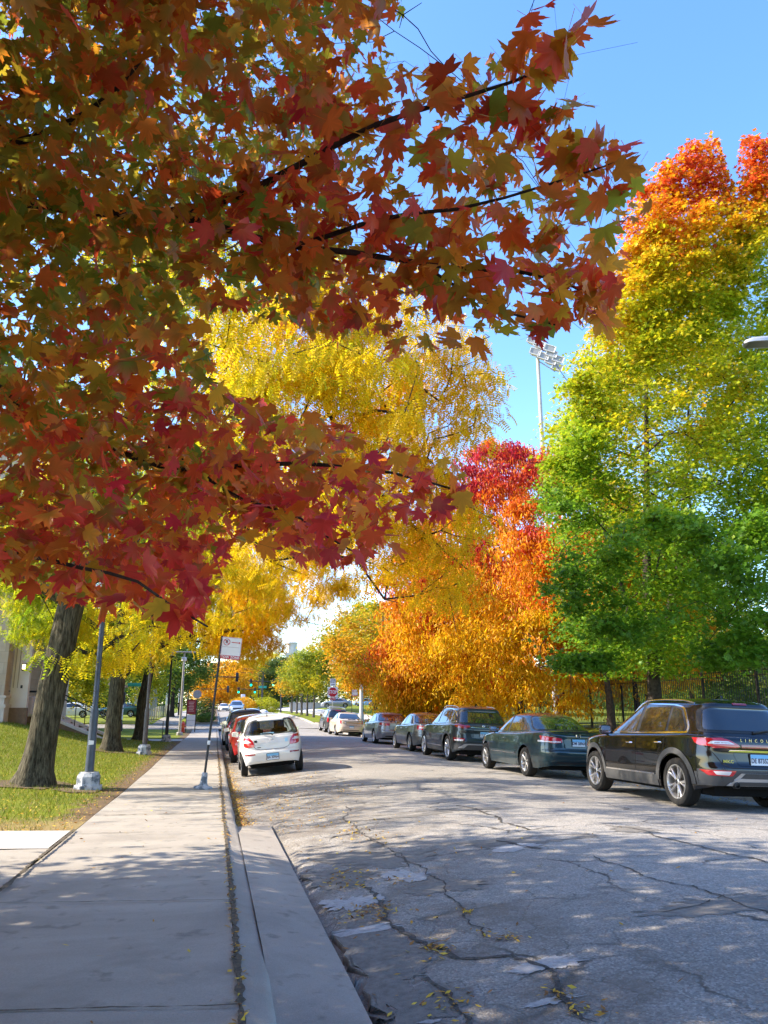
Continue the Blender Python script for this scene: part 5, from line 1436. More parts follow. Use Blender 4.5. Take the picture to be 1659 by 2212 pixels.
def skeleton(stems, targets, r, step=0.45, tip=0.006, up=0.12, pen=0.35, wig=0.06):
    """stems: list of polylines [(x,y,z,radius)...]; every target gets joined to the nearest fitting node"""
    N, par, rad0, plen = [], [], [], []
    for st in stems:
        st = np.array(st, float); prev = st[0, 4] if st.shape[1] > 4 else -1
        last = int(prev) if prev >= 0 else -1
        for i in range(len(st)):
            k = 1 if i == 0 else max(1, int(np.linalg.norm(st[i, :3] - st[i - 1, :3]) / 0.25))
            for t in (np.linspace(0, 1, k + 1)[1:] if i else [0]):
                q = st[i] if i == 0 else st[i - 1] + (st[i] - st[i - 1]) * t
                N.append(q[:3]); par.append(last); rad0.append(q[3]); plen.append(0 if last < 0 else plen[last] + 0.25)
                last = len(N) - 1
    base_n = len(N)
    c0 = np.array(N[base_n - 1])
    order = np.argsort(np.linalg.norm(targets - c0, axis=1))
    NA = np.zeros((base_n + len(targets) * 24, 3)); NA[:base_n] = N
    PL = np.zeros(len(NA)); PL[:base_n] = plen
    cnt = base_n
    zmin_ok = np.ones(len(NA), bool)
    zmin_ok[:base_n] = np.array(rad0) < 1e8
    st0 = np.array(stems[0]); clear = st0[0, 2] + (st0[-1, 2] - st0[0, 2]) * 0.55
    zmin_ok[:base_n] = np.array(N)[:, 2] > clear
    tips = []
    for ti in order:
        T = targets[ti]
        D = NA[:cnt] - T
        dist = np.linalg.norm(D, axis=1)
        cost = dist + pen * PL[:cnt] * 0.3 + np.maximum(0, NA[:cnt, 2] - T[2]) * 0.5
        cost[~zmin_ok[:cnt]] = 1e9
        j = int(np.argmin(cost)); P0 = NA[j].copy(); L = dist[j]
        k = min(22, max(1, int(L / step)))
        last = j
        side = r.normal(0, 1, 3)
        for t in np.linspace(0, 1, k + 1)[1:]:
            q = P0 + (T - P0) * t + side * wig * L * math.sin(math.pi * t) + r.normal(0, 0.025, 3) * (t < 1)
            q[2] += up * L * math.sin(math.pi * t)
            NA[cnt] = q; par.append(last); rad0.append(0); PL[cnt] = PL[last] + L / k
            last = cnt; cnt += 1
        tips.append(last)
    N = NA[:cnt]; par = np.array(par[:cnt]); rad0 = np.array(rad0[:cnt])
    acc = np.zeros(cnt); e = 2.35
    for t in tips: acc[t] += tip ** e
    for i in range(cnt - 1, -1, -1):
        if par[i] >= 0: acc[par[i]] += acc[i]
    rad = np.maximum(acc ** (1 / e), tip)
    rad = np.where(rad0 > 0, rad0, rad)
    for i in range(cnt):
        if par[i] >= 0 and rad0[i] == 0: rad[i] = min(rad[i], rad[par[i]] * 0.92)
    return N, par, rad, tips, base_n

def limb_mesh(name, N, par, rad, material, parent, base_n=0, flare=0.0, sides=6, bumps=None, rr=None):
    """stems as one rugged skin, branches as tapered pieces"""
    m = np.where(par >= 0)[0]
    m = m[(m >= base_n)]
    V, Fc = tubes(N[par[m]], N[m], rad[par[m]].clip(max=rad[m] * 1.9 + 0.004), rad[m], sides)
    Vs, Fs = [V], [Fc]; off = len(V)
    # stem skins
    i = 0
    chains = []
    cur = []
    for i in range(base_n):
        if par[i] != i - 1 or i == 0:
            if cur: chains.append(cur)
            cur = [i] if par[i] < 0 else [par[i], i]
        else: cur.append(i)
    if cur: chains.append(cur)
    for ci, ch in enumerate(chains):
        P = N[ch]; Rr = rad[ch].copy(); n = 22 if ci == 0 and rad[ch[0]] > 0.1 else 10
        T = unit(np.gradient(P, axis=0)); u = unit(np.cross(T, np.array([0.03, 1, 0.02]))); w = np.cross(T, u)
        a = np.linspace(0, 2 * math.pi, n, endpoint=False)
        rg = np.random.default_rng(ci + 77)
        ph = rg.uniform(0, 6.28, 5)
        h = (P[:, 2] - P[0, 2])[:, None]
        wob = 1 + 0.05 * np.sin(3 * a[None] + ph[0] + h * 0.8) + 0.04 * np.sin(5 * a[None] + ph[1] - h * 1.7) + rg.normal(0, 0.015, (len(P), n))
        if ci == 0 and flare > 0:
            fl = np.exp(-h / 0.28) * flare
            wob = wob + fl * (0.7 + 0.45 * np.sin(5 * a[None] + ph[2]) + 0.25 * np.sin(3 * a[None] + ph[3]))
        ring = P[:, None] + (u[:, None] * np.cos(a)[None, :, None] + w[:, None] * np.sin(a)[None, :, None]) * (Rr[:, None] * wob)[:, :, None]
        k = np.arange(n)
        f = np.stack([k, (k + 1) % n, n + (k + 1) % n, n + k], 1)
        Fc = (np.arange(len(P) - 1) * n)[:, None, None] + f[None]
        Vs.append(ring.reshape(-1, 3)); Fs.append(Fc.reshape(-1, 4) + off); off += len(P) * n
    two = isinstance(material, list)
    o = np_mesh(name, np.concatenate(Vs), np.concatenate(Fs), material[0] if two else material, parent, smooth=True)
    if two:
        o.data.materials.append(material[1])
        mi = np.zeros(sum(len(q) for q in Fs), np.int32); mi[:len(Fs[0])] = 1
        o.data.polygons.foreach_set('material_index', mi)
    return o

# leaf blades -------------------------------------------------------------
def maple_blade():
    half = [(0, 1.0), (6, .79), (12, .84), (17, .62), (25, .47), (33, .66), (39, .69), (46, .93), (53, .70), (60, .67), (70, .43), (82, .54), (94, .62), (112, .42), (140, .31), (180, .15)]
    pts = [(r_ * math.sin(R(a)), r_ * math.cos(R(a))) for a, r_ in half] + [(-r_ * math.sin(R(a)), r_ * math.cos(R(a))) for a, r_ in half[-2:0:-1]]
    V = [(0, 0.05, 0.0)] + [(x, y, 0.10 * abs(x) + 0.06 * y * y * (1 if y > 0 else 0.3) * -1) for x, y in pts]
    n = len(pts)
    Fc = [(0, 1 + i, 1 + (i + 1) % n) for i in range(n)]
    b = len(V)
    V += [(-0.012, -0.12, 0), (0.012, -0.12, 0), (0.03, -0.85, 0.10), (0.055, -0.85, 0.10)]
    Fc += [(b, b + 1, b + 2), (b + 1, b + 3, b + 2)]
    return np.array(V, float) * 0.62, np.array(Fc)
def small_maple():
    pts = [(0, 1.0), (.14, .42), (.56, .62), (.36, .20), (.48, -.12), (0, -.15), (-.48, -.12), (-.36, .20), (-.56, .62), (-.14, .42)]
    V = [(0, 0.15, 0)] + [(x, y, 0.16 * abs(x)) for x, y in pts]
    n = len(pts)
    return np.array(V, float) * 0.62, np.array([(0, 1 + i, 1 + (i + 1) % n) for i in range(n)])
def oval():
    V = np.array([(0, -0.5, 0), (.24, -.15, .05), (.20, .2, .04), (0, .55, -.04), (-.20, .2, .04), (-.24, -.15, .05)], float)
    return V, np.array([(0, 1, 2), (0, 2, 3), (0, 3, 4), (0, 4, 5)])
def frond():
    """pinnate locust leaf: a drooping rib with leaflet pairs"""
    V, Fc = [], []
    def leaflet(x, y, z, sx):
        b = len(V)
        V.extend([(x, y, z), (x + sx * 0.10, y + 0.075, z - 0.02), (x + sx * 0.22, y + 0.04, z - 0.07), (x + sx * 0.11, y - 0.045, z - 0.03)])
        Fc.append((b, b + 1, b + 2, b + 3))
    for k in range(6):
        y = 0.12 + k * 0.15; z = -0.22 * y * y
        leaflet(0.0, y, z, 1.25); leaflet(0.0, y, z, -1.25)
    return np.array(V, float), np.array(Fc)
def strip_leaf():
    """ash leaflet spray: one long narrow drooping blade"""
    V = np.array([(0, 0, 0), (.17, .30, .03), (.13, .65, -.06), (0, 1.0, -.22), (-.13, .65, -.06), (-.17, .30, .03)], float)
    return V, np.array([(0, 1, 2), (0, 2, 3), (0, 3, 4), (0, 4, 5)])
BLADES = dict(maple=maple_blade(), small=small_maple(), oval=oval(), frond=frond(), strip=strip_leaf())

def leaves(name, P, size, col, blade, parent, r, droop=0.4, flat=0.5, material=None, curl=0.25, heart=None, nrm=None):
    """P (n,3), size (n), col (n,3): blades hang from P; droop bends tips down, flat lays them open to the sky"""
    V, Fc = BLADES[blade]
    n, k = len(P), len(V)
    a = r.uniform(0, 2 * math.pi, n)
    tipd = np.stack([np.cos(a), np.sin(a), np.zeros(n)], 1)
    tipd[:, 2] = -droop * np.abs(r.normal(0.9, 0.6, n)) + r.normal(0, 0.25, n)
    tipd = unit(tipd)
    nor = nrm + r.normal(0, 0.35, (n, 3)) if nrm is not None else np.stack([r.normal(0, 1 - flat, n), r.normal(0, 1 - flat, n), np.full(n, 0.25 + flat) * np.where(r.uniform(0, 1, n) < 0.9, 1, -1)], 1)
    sx = unit(np.cross(tipd, nor)); nz = np.cross(sx, tipd)
    wid = r.uniform(0.75, 1.1, n); cu = r.normal(0.3, curl, n)
    W = V[None] * size[:, None, None]
    x = W[:, :, 0] * wid[:, None]; y = W[:, :, 1]; z = W[:, :, 2] * (0.5 + r.uniform(0, 1.6, n))[:, None] - cu[:, None] * (y ** 2) / (size[:, None] + 1e-6) * 0.5
    Q = P[:, None] + x[..., None] * sx[:, None] + y[..., None] * tipd[:, None] + z[..., None] * nz[:, None]
    Fa = (np.arange(n) * k)[:, None, None] + Fc[None]
    C = np.repeat(col, k, 0)
    if heart is not None:      # the middle of a turning blade stays greener than its lobes
        rad = np.linalg.norm(V[:, :2], axis=1); q = np.clip(1 - rad / rad[:-4].max() * 1.15, 0, 1) if k > 20 else np.clip(1 - rad / rad.max(), 0, 1)
        wgt = np.clip(q[None] * r.uniform(0.2, 1.5, (n, 1)), 0, 1).reshape(-1, 1) + r.normal(0, 0.05, (n * k, 1))
        C = np.clip(C * (1 - wgt) + np.repeat(heart, k, 0) * wgt, 0.003, 0.95) * r.uniform(0.85, 1.12, (n * k, 1))
    return np_mesh(name, Q.reshape(-1, 3), Fa.reshape(-1, Fc.shape[1]), material, parent, colors=C)

def vnoise(P, scale, seed, octaves=3):
    """cheap smooth 3-D noise, about -1..1"""
    r = np.random.default_rng(seed); out = np.zeros(len(P)); a = 1.0
    for o in range(octaves):
        for _ in range(4):
            d = unit(r.normal(0, 1, 3)); out += a * np.sin(P @ d * scale * (2 ** o) + r.uniform(0, 6.28)) / 3.0
        a *= 0.55
    return out

def pal_mix(t, stops):
    t = np.clip(t, 0, 1)
    s = np.array([q[0] for q in stops]); C = np.array([q[1] for q in stops])
    return np.stack([np.interp(t, s, C[:, i]) for i in range(3)], 1)

BARK = ramp_mat('furrowed bark', [(0.36, (0.013, 0.012, 0.008)), (0.48, (0.052, 0.046, 0.030)), (0.66, (0.13, 0.115, 0.078))], 11, detail=10, rough=0.95, bump=1.0, bscale=14, stretch=(2.2, 2.2, 0.28), spec=0.1, rough_noise=0.7)
BARK_M = ramp_mat('smooth maple bark', [(0.3, (0.05, 0.042, 0.036)), (0.7, (0.16, 0.14, 0.12))], 6, rough=0.9, bump=0.5, bscale=20, stretch=(1.5, 1.5, 0.5), spec=0.15)
BARK_D = ramp_mat('dark twig bark', [(0.3, (0.022, 0.017, 0.014)), (0.7, (0.07, 0.055, 0.045))], 12, rough=0.9, bump=0.4, bscale=30, spec=0.15)
LEAF = leaf_mat('autumn leaf', 0.55, 0.45, 0.35)
LEAF_L = leaf_mat('locust leaf', 0.66, 0.5, 0.3)
LEAF_M = leaf_mat('maple leaf', 0.62, 0.36, 0.45)

# palettes, by parameter 0..1
YEL, GOLD, YG, GRN, DGRN = (0.84, 0.56, 0.012), (0.76, 0.42, 0.012), (0.38, 0.40, 0.015), (0.10, 0.20, 0.016), (0.045, 0.11, 0.018)
ORG, RORG, RED, CRIM, BROWN, OLIVE = (0.74, 0.25, 0.012), (0.64, 0.11, 0.014), (0.50, 0.03, 0.02), (0.42, 0.018, 0.05), (0.26, 0.07, 0.015), (0.19, 0.17, 0.016)

def ell_points(n, c, rad, r, shell=0.0):
    """points filling an ellipsoid, shell -> pushed outward"""
    p = unit(r.normal(0, 1, (n, 3))) * (r.uniform(0, 1, (n, 1)) ** (1 / (3 + 4 * shell)))
    return p * np.array(rad) + np.array(c)

def tree(name, label, x, y, h, rad, clear, pal, nleaf, lsize=0.11, blade='oval', group=None, seed=1, trunk_r=0.14, cone=0.0, nt=90, squash=1.0, bark=BARK_M, droop=0.4, keep=None, clump=0.5, material=None, lean=(0, 0), extra=None, z0=None, gappy=0.3, layer=0.62, extra_sp=1.0, low=0.55, stems=None, limbleaf=False):
    """one tree: root > trunk (with limbs), crown"""
    r = np.random.default_rng(seed)
    g = float(land_z(x, y)) - 0.02 if z0 is None else z0
    root = empty(name, (x, y, g)); tag(root, label, 'tree', group)
    c = np.array([lean[0], lean[1], clear + (h - clear) * (0.48 - 0.08 * cone)])
    rz = (h - clear) / 2
    T = ell_points(nt * 3, (0, 0, 0), (1, 1, 1), r, 0.25)
    if cone: T[:, :2] *= (1 - cone * np.clip(T[:, 2:3], -0.3, 1))
    T = T * np.array([rad, rad * squash, rz]) + c
    # lumps and bays in the outline
    k = vnoise(T, 2.2 / rad, seed + 5) > -gappy * 2.0
    T = T[k][:nt]
    if keep is not None: T = T[keep(T + np.array([x, y, g]), 0.0)]
    nt0 = len(T)
    if extra is not None: T = np.concatenate([T, np.asarray(extra) - np.array([x, y, g])])
    if stems is None:
        stems = [[(0, 0, 0, trunk_r * 1.15), (r.normal(0, .03), r.normal(0, .03), clear * 0.6, trunk_r), (lean[0] * 0.3, lean[1] * 0.3, clear * 1.1, trunk_r * 0.8), (lean[0] * 0.7 + r.normal(0, .2), lean[1] * 0.7 + r.normal(0, .2), clear + (h - clear) * 0.45, trunk_r * 0.5), (lean[0] + r.normal(0, .2), lean[1] + r.normal(0, .2), clear + (h - clear) * 0.85, trunk_r * 0.12)]]
    if limbleaf:
        L = []
        for sm in stems[1:]:
            q = np.array(sm)[:, :3]
            for i in range(1, len(q) - 1):
                for t in np.linspace(0, 1, 6): L.append(q[i] + (q[i + 1] - q[i]) * t + r.normal(0, 0.45, 3))
        L = np.array(L)
        if keep is not None: L = L[keep(L + np.array([x, y, g]), 0.0)]
        T = np.concatenate([T, L])
    N, par, rd, tips, bn = skeleton(stems, T, r, step=max(0.35, rad * 0.12), tip=0.007)
    limb_mesh('trunk', N, par, rd, [bark, BARK_D], root, bn, flare=0.5 if trunk_r > 0.09 else 0.2)
    w = r.uniform(0.35, 1.0, len(T)); w /= w.sum()
    idx = r.choice(len(T), nleaf, p=w)
    sp = clump * r.uniform(0.7, 1.3, len(T)); soft = r.normal(25, 30, len(T))
    if extra is not None: sp[nt0:nt0 + len(extra)] *= extra_sp
    tilt = r.normal(0, 0.38, (len(T), 3)) * np.array([1, 1, 0]) + np.array([0, 0, 1.0]) + 0.35 * unit((T - c) * np.array([1, 1, 0.3]))
    P = T[idx] + r.normal(0, 1, (nleaf, 3)) * sp[idx][:, None] * np.array([1, 1, layer])
    P[:, 2] -= 0.25 * ((P[:, :2] - T[idx][:, :2]) ** 2).sum(1) / sp[idx] ** 1 * (layer < 0.5)
    # a share of the leaves sits on the twigs that lead to the clumps
    m = r.uniform(0, 1, nleaf) < 0.22
    br = np.where((rd < 0.03) & (np.arange(len(rd)) >= bn))[0]
    if len(br): P[m] = N[r.choice(br, m.sum())] + r.normal(0, 0.16, (m.sum(), 3))
    P[:, 2] = np.maximum(P[:, 2], clear * low + r.uniform(0, 0.4, nleaf))
    if keep is not None:
        kk = keep(P + np.array([x, y, g]), soft[idx]); P = P[kk]; idx = idx[kk]
    Wd = P + np.array([x, y, g])
    rel = np.stack([P[:, 0] / rad, P[:, 1] / rad, (P[:, 2] - clear) / (h - clear)], 1)
    cl = r.normal(0, 1, len(T))[idx]
    col = pal(Wd, rel, cl, r)
    col = np.clip(col * r.uniform(0.75, 1.2, (len(P), 1)), 0, 0.95)
    leaves('crown', P, lsize * r.uniform(0.6, 1.25, len(P)), col, blade, root, r, droop, 0.4, material or LEAF, nrm=unit(tilt[idx]) if layer < 0.5 else None)
    return root

def simple_pal(stops, scale=0.9, spread=0.22, zk=0.0, bias=0.0):
    def f(W, rel, cl, r):
        t = 0.5 + 0.24 * vnoise(W, scale, 3) + zk * (rel[:, 2] - 0.5) + spread * r.normal(0, 0.6, len(W)) + 0.07 * cl + bias
        return pal_mix(t, stops)
    return f

def in_poly(px, py, poly):
    px = np.asarray(px); py = np.asarray(py); c = np.zeros(px.shape, bool); j = len(poly) - 1
    for i in range(len(poly)):
        xi, yi = poly[i]; xj, yj = poly[j]
        c ^= ((yi > py) != (yj > py)) & (px < (xj - xi) * (py - yi) / ((yj - yi) or 1e-9) + xi)
        j = i
    return c

# --- right side: the tall red, gold and green maple behind the black SUV
def big_pal(W, rel, cl, r):
    hgt = rel[:, 2] * 1.05
    left = -rel[:, 0] * 0.9 - rel[:, 1] * 0.2
    t = 0.05 + 0.80 * hgt + 0.36 * np.clip(left, -0.5, 1) * np.clip(hgt - 0.25, 0, 0.6) / 0.6 + 0.17 * vnoise(W, 0.9, 4) + 0.05 * cl + 0.08 * r.normal(0, 1, len(W))
    return pal_mix(t, [(0.0, (0.12, 0.26, 0.016)), (0.2, (0.20, 0.35, 0.016)), (0.38, (0.32, 0.42, 0.015)), (0.55, (0.50, 0.50, 0.015)), (0.70, (0.70, 0.50, 0.015)), (0.83, (0.78, 0.34, 0.012)), (0.95, RORG), (1.1, (0.60, 0.04, 0.04))])
BX, BY = 13.0, 21.8
r_ = np.random.default_rng(5)
spires = []
for (px, top, d) in ((1500, 300, 22), (1545, 300, 22.4), (1440, 345, 22), (1610, 290, 21.5), (1650, 300, 21.5), (1395, 395, 21.5), (1350, 540, 21.2), (1300, 660, 21), (1420, 420, 21), (1470, 330, 22), (1580, 420, 21), (1640, 350, 22), (1630, 295, 21), (1515, 305, 22.2), (1565, 345, 22), (1455, 360, 21.4), (1420, 470, 21), (1590, 480, 21.5), (1260, 760, 20.6), (1525, 430, 21), (1375, 480, 21.2)):
    for k in range(9): spires.append(at(px + r_.normal(0, 5 + k * 3), top + 18 + k * 34, d + r_.normal(0, 0.25)))
limbs = [at(1250, 950, 20), at(1190, 1000, 20.5), at(1230, 830, 20.5), at(1210, 1090, 19.5), at(1230, 1230, 18.5), at(1250, 1290, 18), at(1300, 1350, 17.5), at(1240, 1430, 18), at(1300, 1460, 17.3), at(1560, 1440, 16.5), at(1620, 1400, 16), at(1650, 1330, 15.5), at(1600, 1250, 16), at(1640, 1150, 16), at(1500, 1180, 17), at(1420, 1120, 17), at(1340, 1200, 17.2)]
limbs = np.concatenate([np.array(limbs)] + [np.array(limbs) + r_.normal(0, 0.5, (len(limbs), 3)) * np.array([1, 1, 0.5]) for _ in range(5)])
def big_keep(P, soft):
    px, py, d = proj(P)
    out = (px < 1190) & (py > 900) & (py < 1250) & (d > 0)
    # the left outline runs up from the road lamp's height to the red leader
    lim = np.interp(py, [250, 300, 400, 560, 700, 860, 950, 1000, 1250, 1400, 1500], [1500, 1440, 1390, 1350, 1275, 1235, 1200, 1190, 1210, 1220, 1255])
    top = np.interp(px, [1330, 1400, 1450, 1500, 1550, 1585, 1610, 1660, 1800], [660, 525, 455, 425, 455, 570, 425, 415, 445])
    if np.ndim(soft) > 0: top = top - 160
    return ~((d > 0) & ((px < lim - soft + 26 * vnoise(P, 1.5, 22)) | (py < top - soft * 0.4 + 10 * vnoise(P, 3.0, 25))))
st = [[(0, 0, 0, 0.24), (0.02, 0, 1.2, 0.21), (0.05, 0.0, 2.3, 0.19), (0.1, 0.1, 4.5, 0.14), (0.4, 0.1, 8, 0.10), (0.7, 0, 12, 0.06), (0.8, 0, 15.5, 0.02)],
      [(0.04, 0, 2.0, 0.13), (0.6, 0.2, 3.4, 0.11), (1.5, 0.3, 6, 0.08), (2.2, 0.2, 10, 0.05), (2.5, 0, 14, 0.015)],
      [(0.04, 0, 2.4, 0.10), (-0.7, -0.2, 4.2, 0.08), (-1.4, -0.2, 7, 0.055), (-1.5, 0, 10, 0.03), (-1.2, 0, 13, 0.012)]]
tree('maple_tree', 'tall maple turning green to red at its top, behind the black SUV', BX, BY, 18.5, 5.6, 2.7, big_pal, 190000, 0.17, 'small', None, 31, 0.24, cone=0.25, nt=1050, keep=big_keep, clump=0.46, layer=0.3, extra_sp=0.55, low=0.8, bark=BARK_D, extra=np.concatenate([np.array(spires), limbs]), stems=st, droop=0.35, gappy=0.45)

# --- the orange ashes behind the parked sedans
def ash_pal(W, rel, cl, r):
    t = 0.37 + 0.62 * (rel[:, 2] - 0.42) - 0.34 * rel[:, 0] * np.clip(rel[:, 2] + 0.1, 0, 1) + 0.27 * vnoise(W, 0.7, 8) + 0.05 * cl + 0.10 * r.normal(0, 1, len(W))
    return pal_mix(t, [(0.0, (0.80, 0.56, 0.015)), (0.25, (0.82, 0.42, 0.012)), (0.5, ORG), (0.68, RORG), (0.84, RED), (1.0, CRIM)])
def ash_keep(P, soft):
    px, py, d = proj(P)
    lim = np.interp(py, [940, 985, 1100, 1200, 1290, 1400, 1500], [1080, 990, 950, 825, 785, 775, 815])
    return ~((d > 0) & (px < lim - soft + 22 * vnoise(P, 1.6, 21)))
tree('ash_tree', 'orange ash with a crimson crest behind the dark grey SUV', 14.0, 35, 15.0, 6.8, 1.3, ash_pal, 125000, 0.2, 'strip', 'orange ash trees along the fence', 41, 0.19, nt=420, keep=ash_keep, clump=0.5, layer=0.4, droop=1.0, bark=BARK_D, gappy=0.5)
tree('ash_tree', 'dark red and orange ash farther back behind the silver sedans', 12.3, 45, 11.8, 6.2, 1.3, lambda W, rel, cl, r: ash_pal(W, rel, cl + 0.8, r), 85000, 0.21, 'strip', 'orange ash trees along the fence', 42, 0.18, nt=320, keep=ash_keep, clump=0.5, layer=0.4, droop=1.0, bark=BARK_D)
tree('ash_tree', 'golden orange ash close to the right of the tall orange one', 15.6, 29.5, 9.6, 4.6, 1.5, lambda W, rel, cl, r: ash_pal(W, rel, cl - 1.0, r), 52000, 0.18, 'strip', 'orange ash trees along the fence', 44, 0.16, nt=240, clump=0.46, layer=0.4, droop=1.0, bark=BARK_D)
tree('ash_tree', 'small orange ash standing behind the fence left of the big maple', 20.5, 36, 9.0, 4.6, 1.6, ash_pal, 34000, 0.19, 'strip', 'orange ash trees along the fence', 43, 0.15, nt=110, clump=0.5, droop=1.0, bark=BARK_D)

# --- left side: the honey locusts over the pavement
def loc_pal(W, rel, cl, r):
    t = 0.45 + 0.32 * vnoise(W, 0.5, 6) + 0.05 * cl + 0.09 * r.normal(0, 1, len(W)) + 0.22 * np.clip(rel[:, 0], -1, 1.2)
    return pal_mix(t, [(0.0, (0.20, 0.32, 0.015)), (0.25, (0.46, 0.48, 0.015)), (0.48, (0.78, 0.58, 0.012)), (0.75, YEL), (1.0, (0.80, 0.46, 0.012))])
LOC = [(-900, 200), (500, 500), (880, 540), (1010, 620), (1070, 690), (1085, 740), (1120, 820), (1060, 880), (1045, 960), (985, 990), (1010, 1040), (1070, 1080), (1075, 1200), (1010, 1300), (920, 1330), (860, 1260), (800, 1215), (760, 1300), (640, 1340), (560, 1400), (480, 1420), (380, 1380), (300, 1450), (150, 1450), (-900, 1480)]
def loc_keep(P, soft):
    px, py, d = proj(P)
    rr = np.modf(np.abs(np.sin(P @ np.array([12.9898, 78.233, 37.719])) * 43758.5453))[0]
    thin = (d < 26) & (px > np.interp(py, [600, 800, 1000, 1040], [800, 900, 930, 1100])) & (py < 1040) & (rr > 0.36) & (np.ndim(soft) > 0)
    thin |= (d < 26) & (P[:, 0] < -3.0) & (rr > 0.3) & (np.ndim(soft) > 0)
    px = px - soft * 0.7 + 24 * vnoise(P, 1.5, 23); py = py + 14 * vnoise(P, 1.7, 24) - soft * 0.3
    vis = (d > 0.3) & (px > -60) & (px < 1720) & (py > -60) & (py < 2270)
    ok = in_poly(px, py, LOC)
    if np.ndim(soft) > 0: thin |= (d < 26) & (px > 830) & (py > 1040) & (py < 1345) & (rr > 0.58)
    return (~vis | ok) & ~thin
ex = []
r_ = np.random.default_rng(8)
for px, py, d, n, s in ((1000, 1110, 18, 4, 0.4), (950, 1190, 17.5, 5, 0.5), (1030, 1180, 17.5, 3, 0.35), (900, 1250, 17.5, 5, 0.5), (880, 1100, 18.5, 7, 0.6), (850, 1190, 18, 5, 0.5), (980, 1250, 17.3, 3, 0.4), (1000, 860, 17, 7, 0.5), (1040, 760, 16.8, 6, 0.5), (880, 800, 17, 16, 0.7), (950, 730, 17, 14, 0.6), (800, 880, 17, 14, 0.7), (930, 900, 17.5, 12, 0.5), (1020, 780, 17, 8, 0.35), (1060, 830, 17, 3, 0.15), (1010, 920, 17.5, 6, 0.3), (700, 760, 16, 16, 0.7), (600, 720, 16, 12, 0.7), (540, 800, 16, 12, 0.7), (640, 620, 16, 12, 0.7), (620, 900, 16.5, 12, 0.7), (850, 660, 16.5, 12, 0.6), (960, 990, 18, 8, 0.4)):
    for _ in range(n): ex.append(at(px, py, d) + r_.normal(0, s, 3))
LB = np.array([-3.45, 17.2, float(land_z(-3.45, 17.2)) - 0.02])
stL = [[(0, 0, 0, 0.31), (0.05, 0.02, 0.6, 0.285), (0.22, 0, 2.2, 0.27), (0.36, 0.05, 3.6, 0.26), (0.5, 0.1, 4.6, 0.22), (0.6, 0.2, 6.5, 0.15), (0.7, 0.3, 9.5, 0.05)],
       [(0.4, 0.05, 3.9, 0.15), (1.6, 0.2, 5.0, 0.12), (3.4, 0.4, 5.9, 0.09), (5.4, 0.6, 6.4, 0.06), (7.2, 0.9, 6.6, 0.03)],
       [(0.4, 0.05, 4.2, 0.12), (2.0, -0.3, 5.6, 0.10), (4.0, -0.5, 7.2, 0.07), (6.0, -0.4, 8.3, 0.035)],
       [(3.4, 0.4, 5.9, 0.07)] + [tuple(np.append(at(*q) - LB, k)) for q, k in (((760, 1020, 17.5), 0.06), ((860, 1110, 17.6), 0.045), ((960, 1190, 17.5), 0.03), ((1010, 1230, 17.4), 0.015))],
       [(0.4, 0.05, 3.6, 0.12), (-1.6, 0.4, 4.8, 0.09), (-4, 0.8, 6.0, 0.05)],
       [(0.40, 0.0, 2.75, 0.05), (0.9, 0.3, 2.6, 0.04), (1.3, 0.5, 3.0, 0.03), (2.0, 0.8, 3.3, 0.02)]]
tree('honey_locust_tree', 'nearest honey locust with a thick furrowed trunk left of the first lamp post', -3.45, 17.2, 11.2, 8.0, 4.2, loc_pal, 35000, 0.28, 'frond', 'honey locusts along the left pavement', 51, 0.3, nt=280, bark=BARK, droop=1.1, keep=loc_keep, clump=0.33, material=LEAF_L, extra=ex, stems=stL, limbleaf=True, lean=(1.2, 0.5), gappy=0.35, layer=0.45)
stM = [[(0, 0, 0, 0.30), (0.0, 0, 0.7, 0.27), (0.04, 0, 2.4, 0.25), (0.02, 0.0, 4.2, 0.21), (-0.1, 0.1, 6.5, 0.13), (0, 0.1, 9.5, 0.05)],
       [(0.04, 0, 2.5, 0.17), (0.8, 0.1, 3.4, 0.14), (1.7, 0.2, 3.9, 0.12), (3.4, 0.3, 4.3, 0.08), (5.6, 0.5, 4.5, 0.04)],
       [(0.0, 0, 3.9, 0.12), (1.6, -0.3, 6.0, 0.09), (3.4, -0.5, 7.8, 0.05)], [(0.0, 0, 3.6, 0.12), (-1.6, 0.4, 4.9, 0.09), (-4, 0.8, 6.0, 0.05)]]
tree('honey_locust_tree', 'second honey locust, forked trunk with a pale split up its left side', -3.5, 29.6, 11.0, 7.2, 3.6, loc_pal, 32000, 0.29, 'frond', 'honey locusts along the left pavement', 52, 0.28, nt=200, bark=BARK, droop=1.1, keep=loc_keep, clump=0.45, material=LEAF_L, stems=stM, limbleaf=True, extra=np.array([at(px, py, dd) + r_.normal(0, 0.35, 3) for px, py, dd in ((560, 1320, 30), (640, 1300, 30), (705, 1280, 30), (600, 1370, 30), (520, 1395, 29), (760, 1285, 30), (670, 1340, 30)) for _ in range(2)]), extra_sp=0.8, lean=(0.8, 0))
tree('honey_locust_tree', 'third honey locust, dark leaning trunk behind the second lamp post', -3.8, 44, 11.5, 7.0, 3.6, loc_pal, 30000, 0.3, 'frond', 'honey locusts along the left pavement', 53, 0.28, nt=190, bark=BARK, droop=1.1, keep=loc_keep, clump=0.5, material=LEAF_L, lean=(0.9, 0))

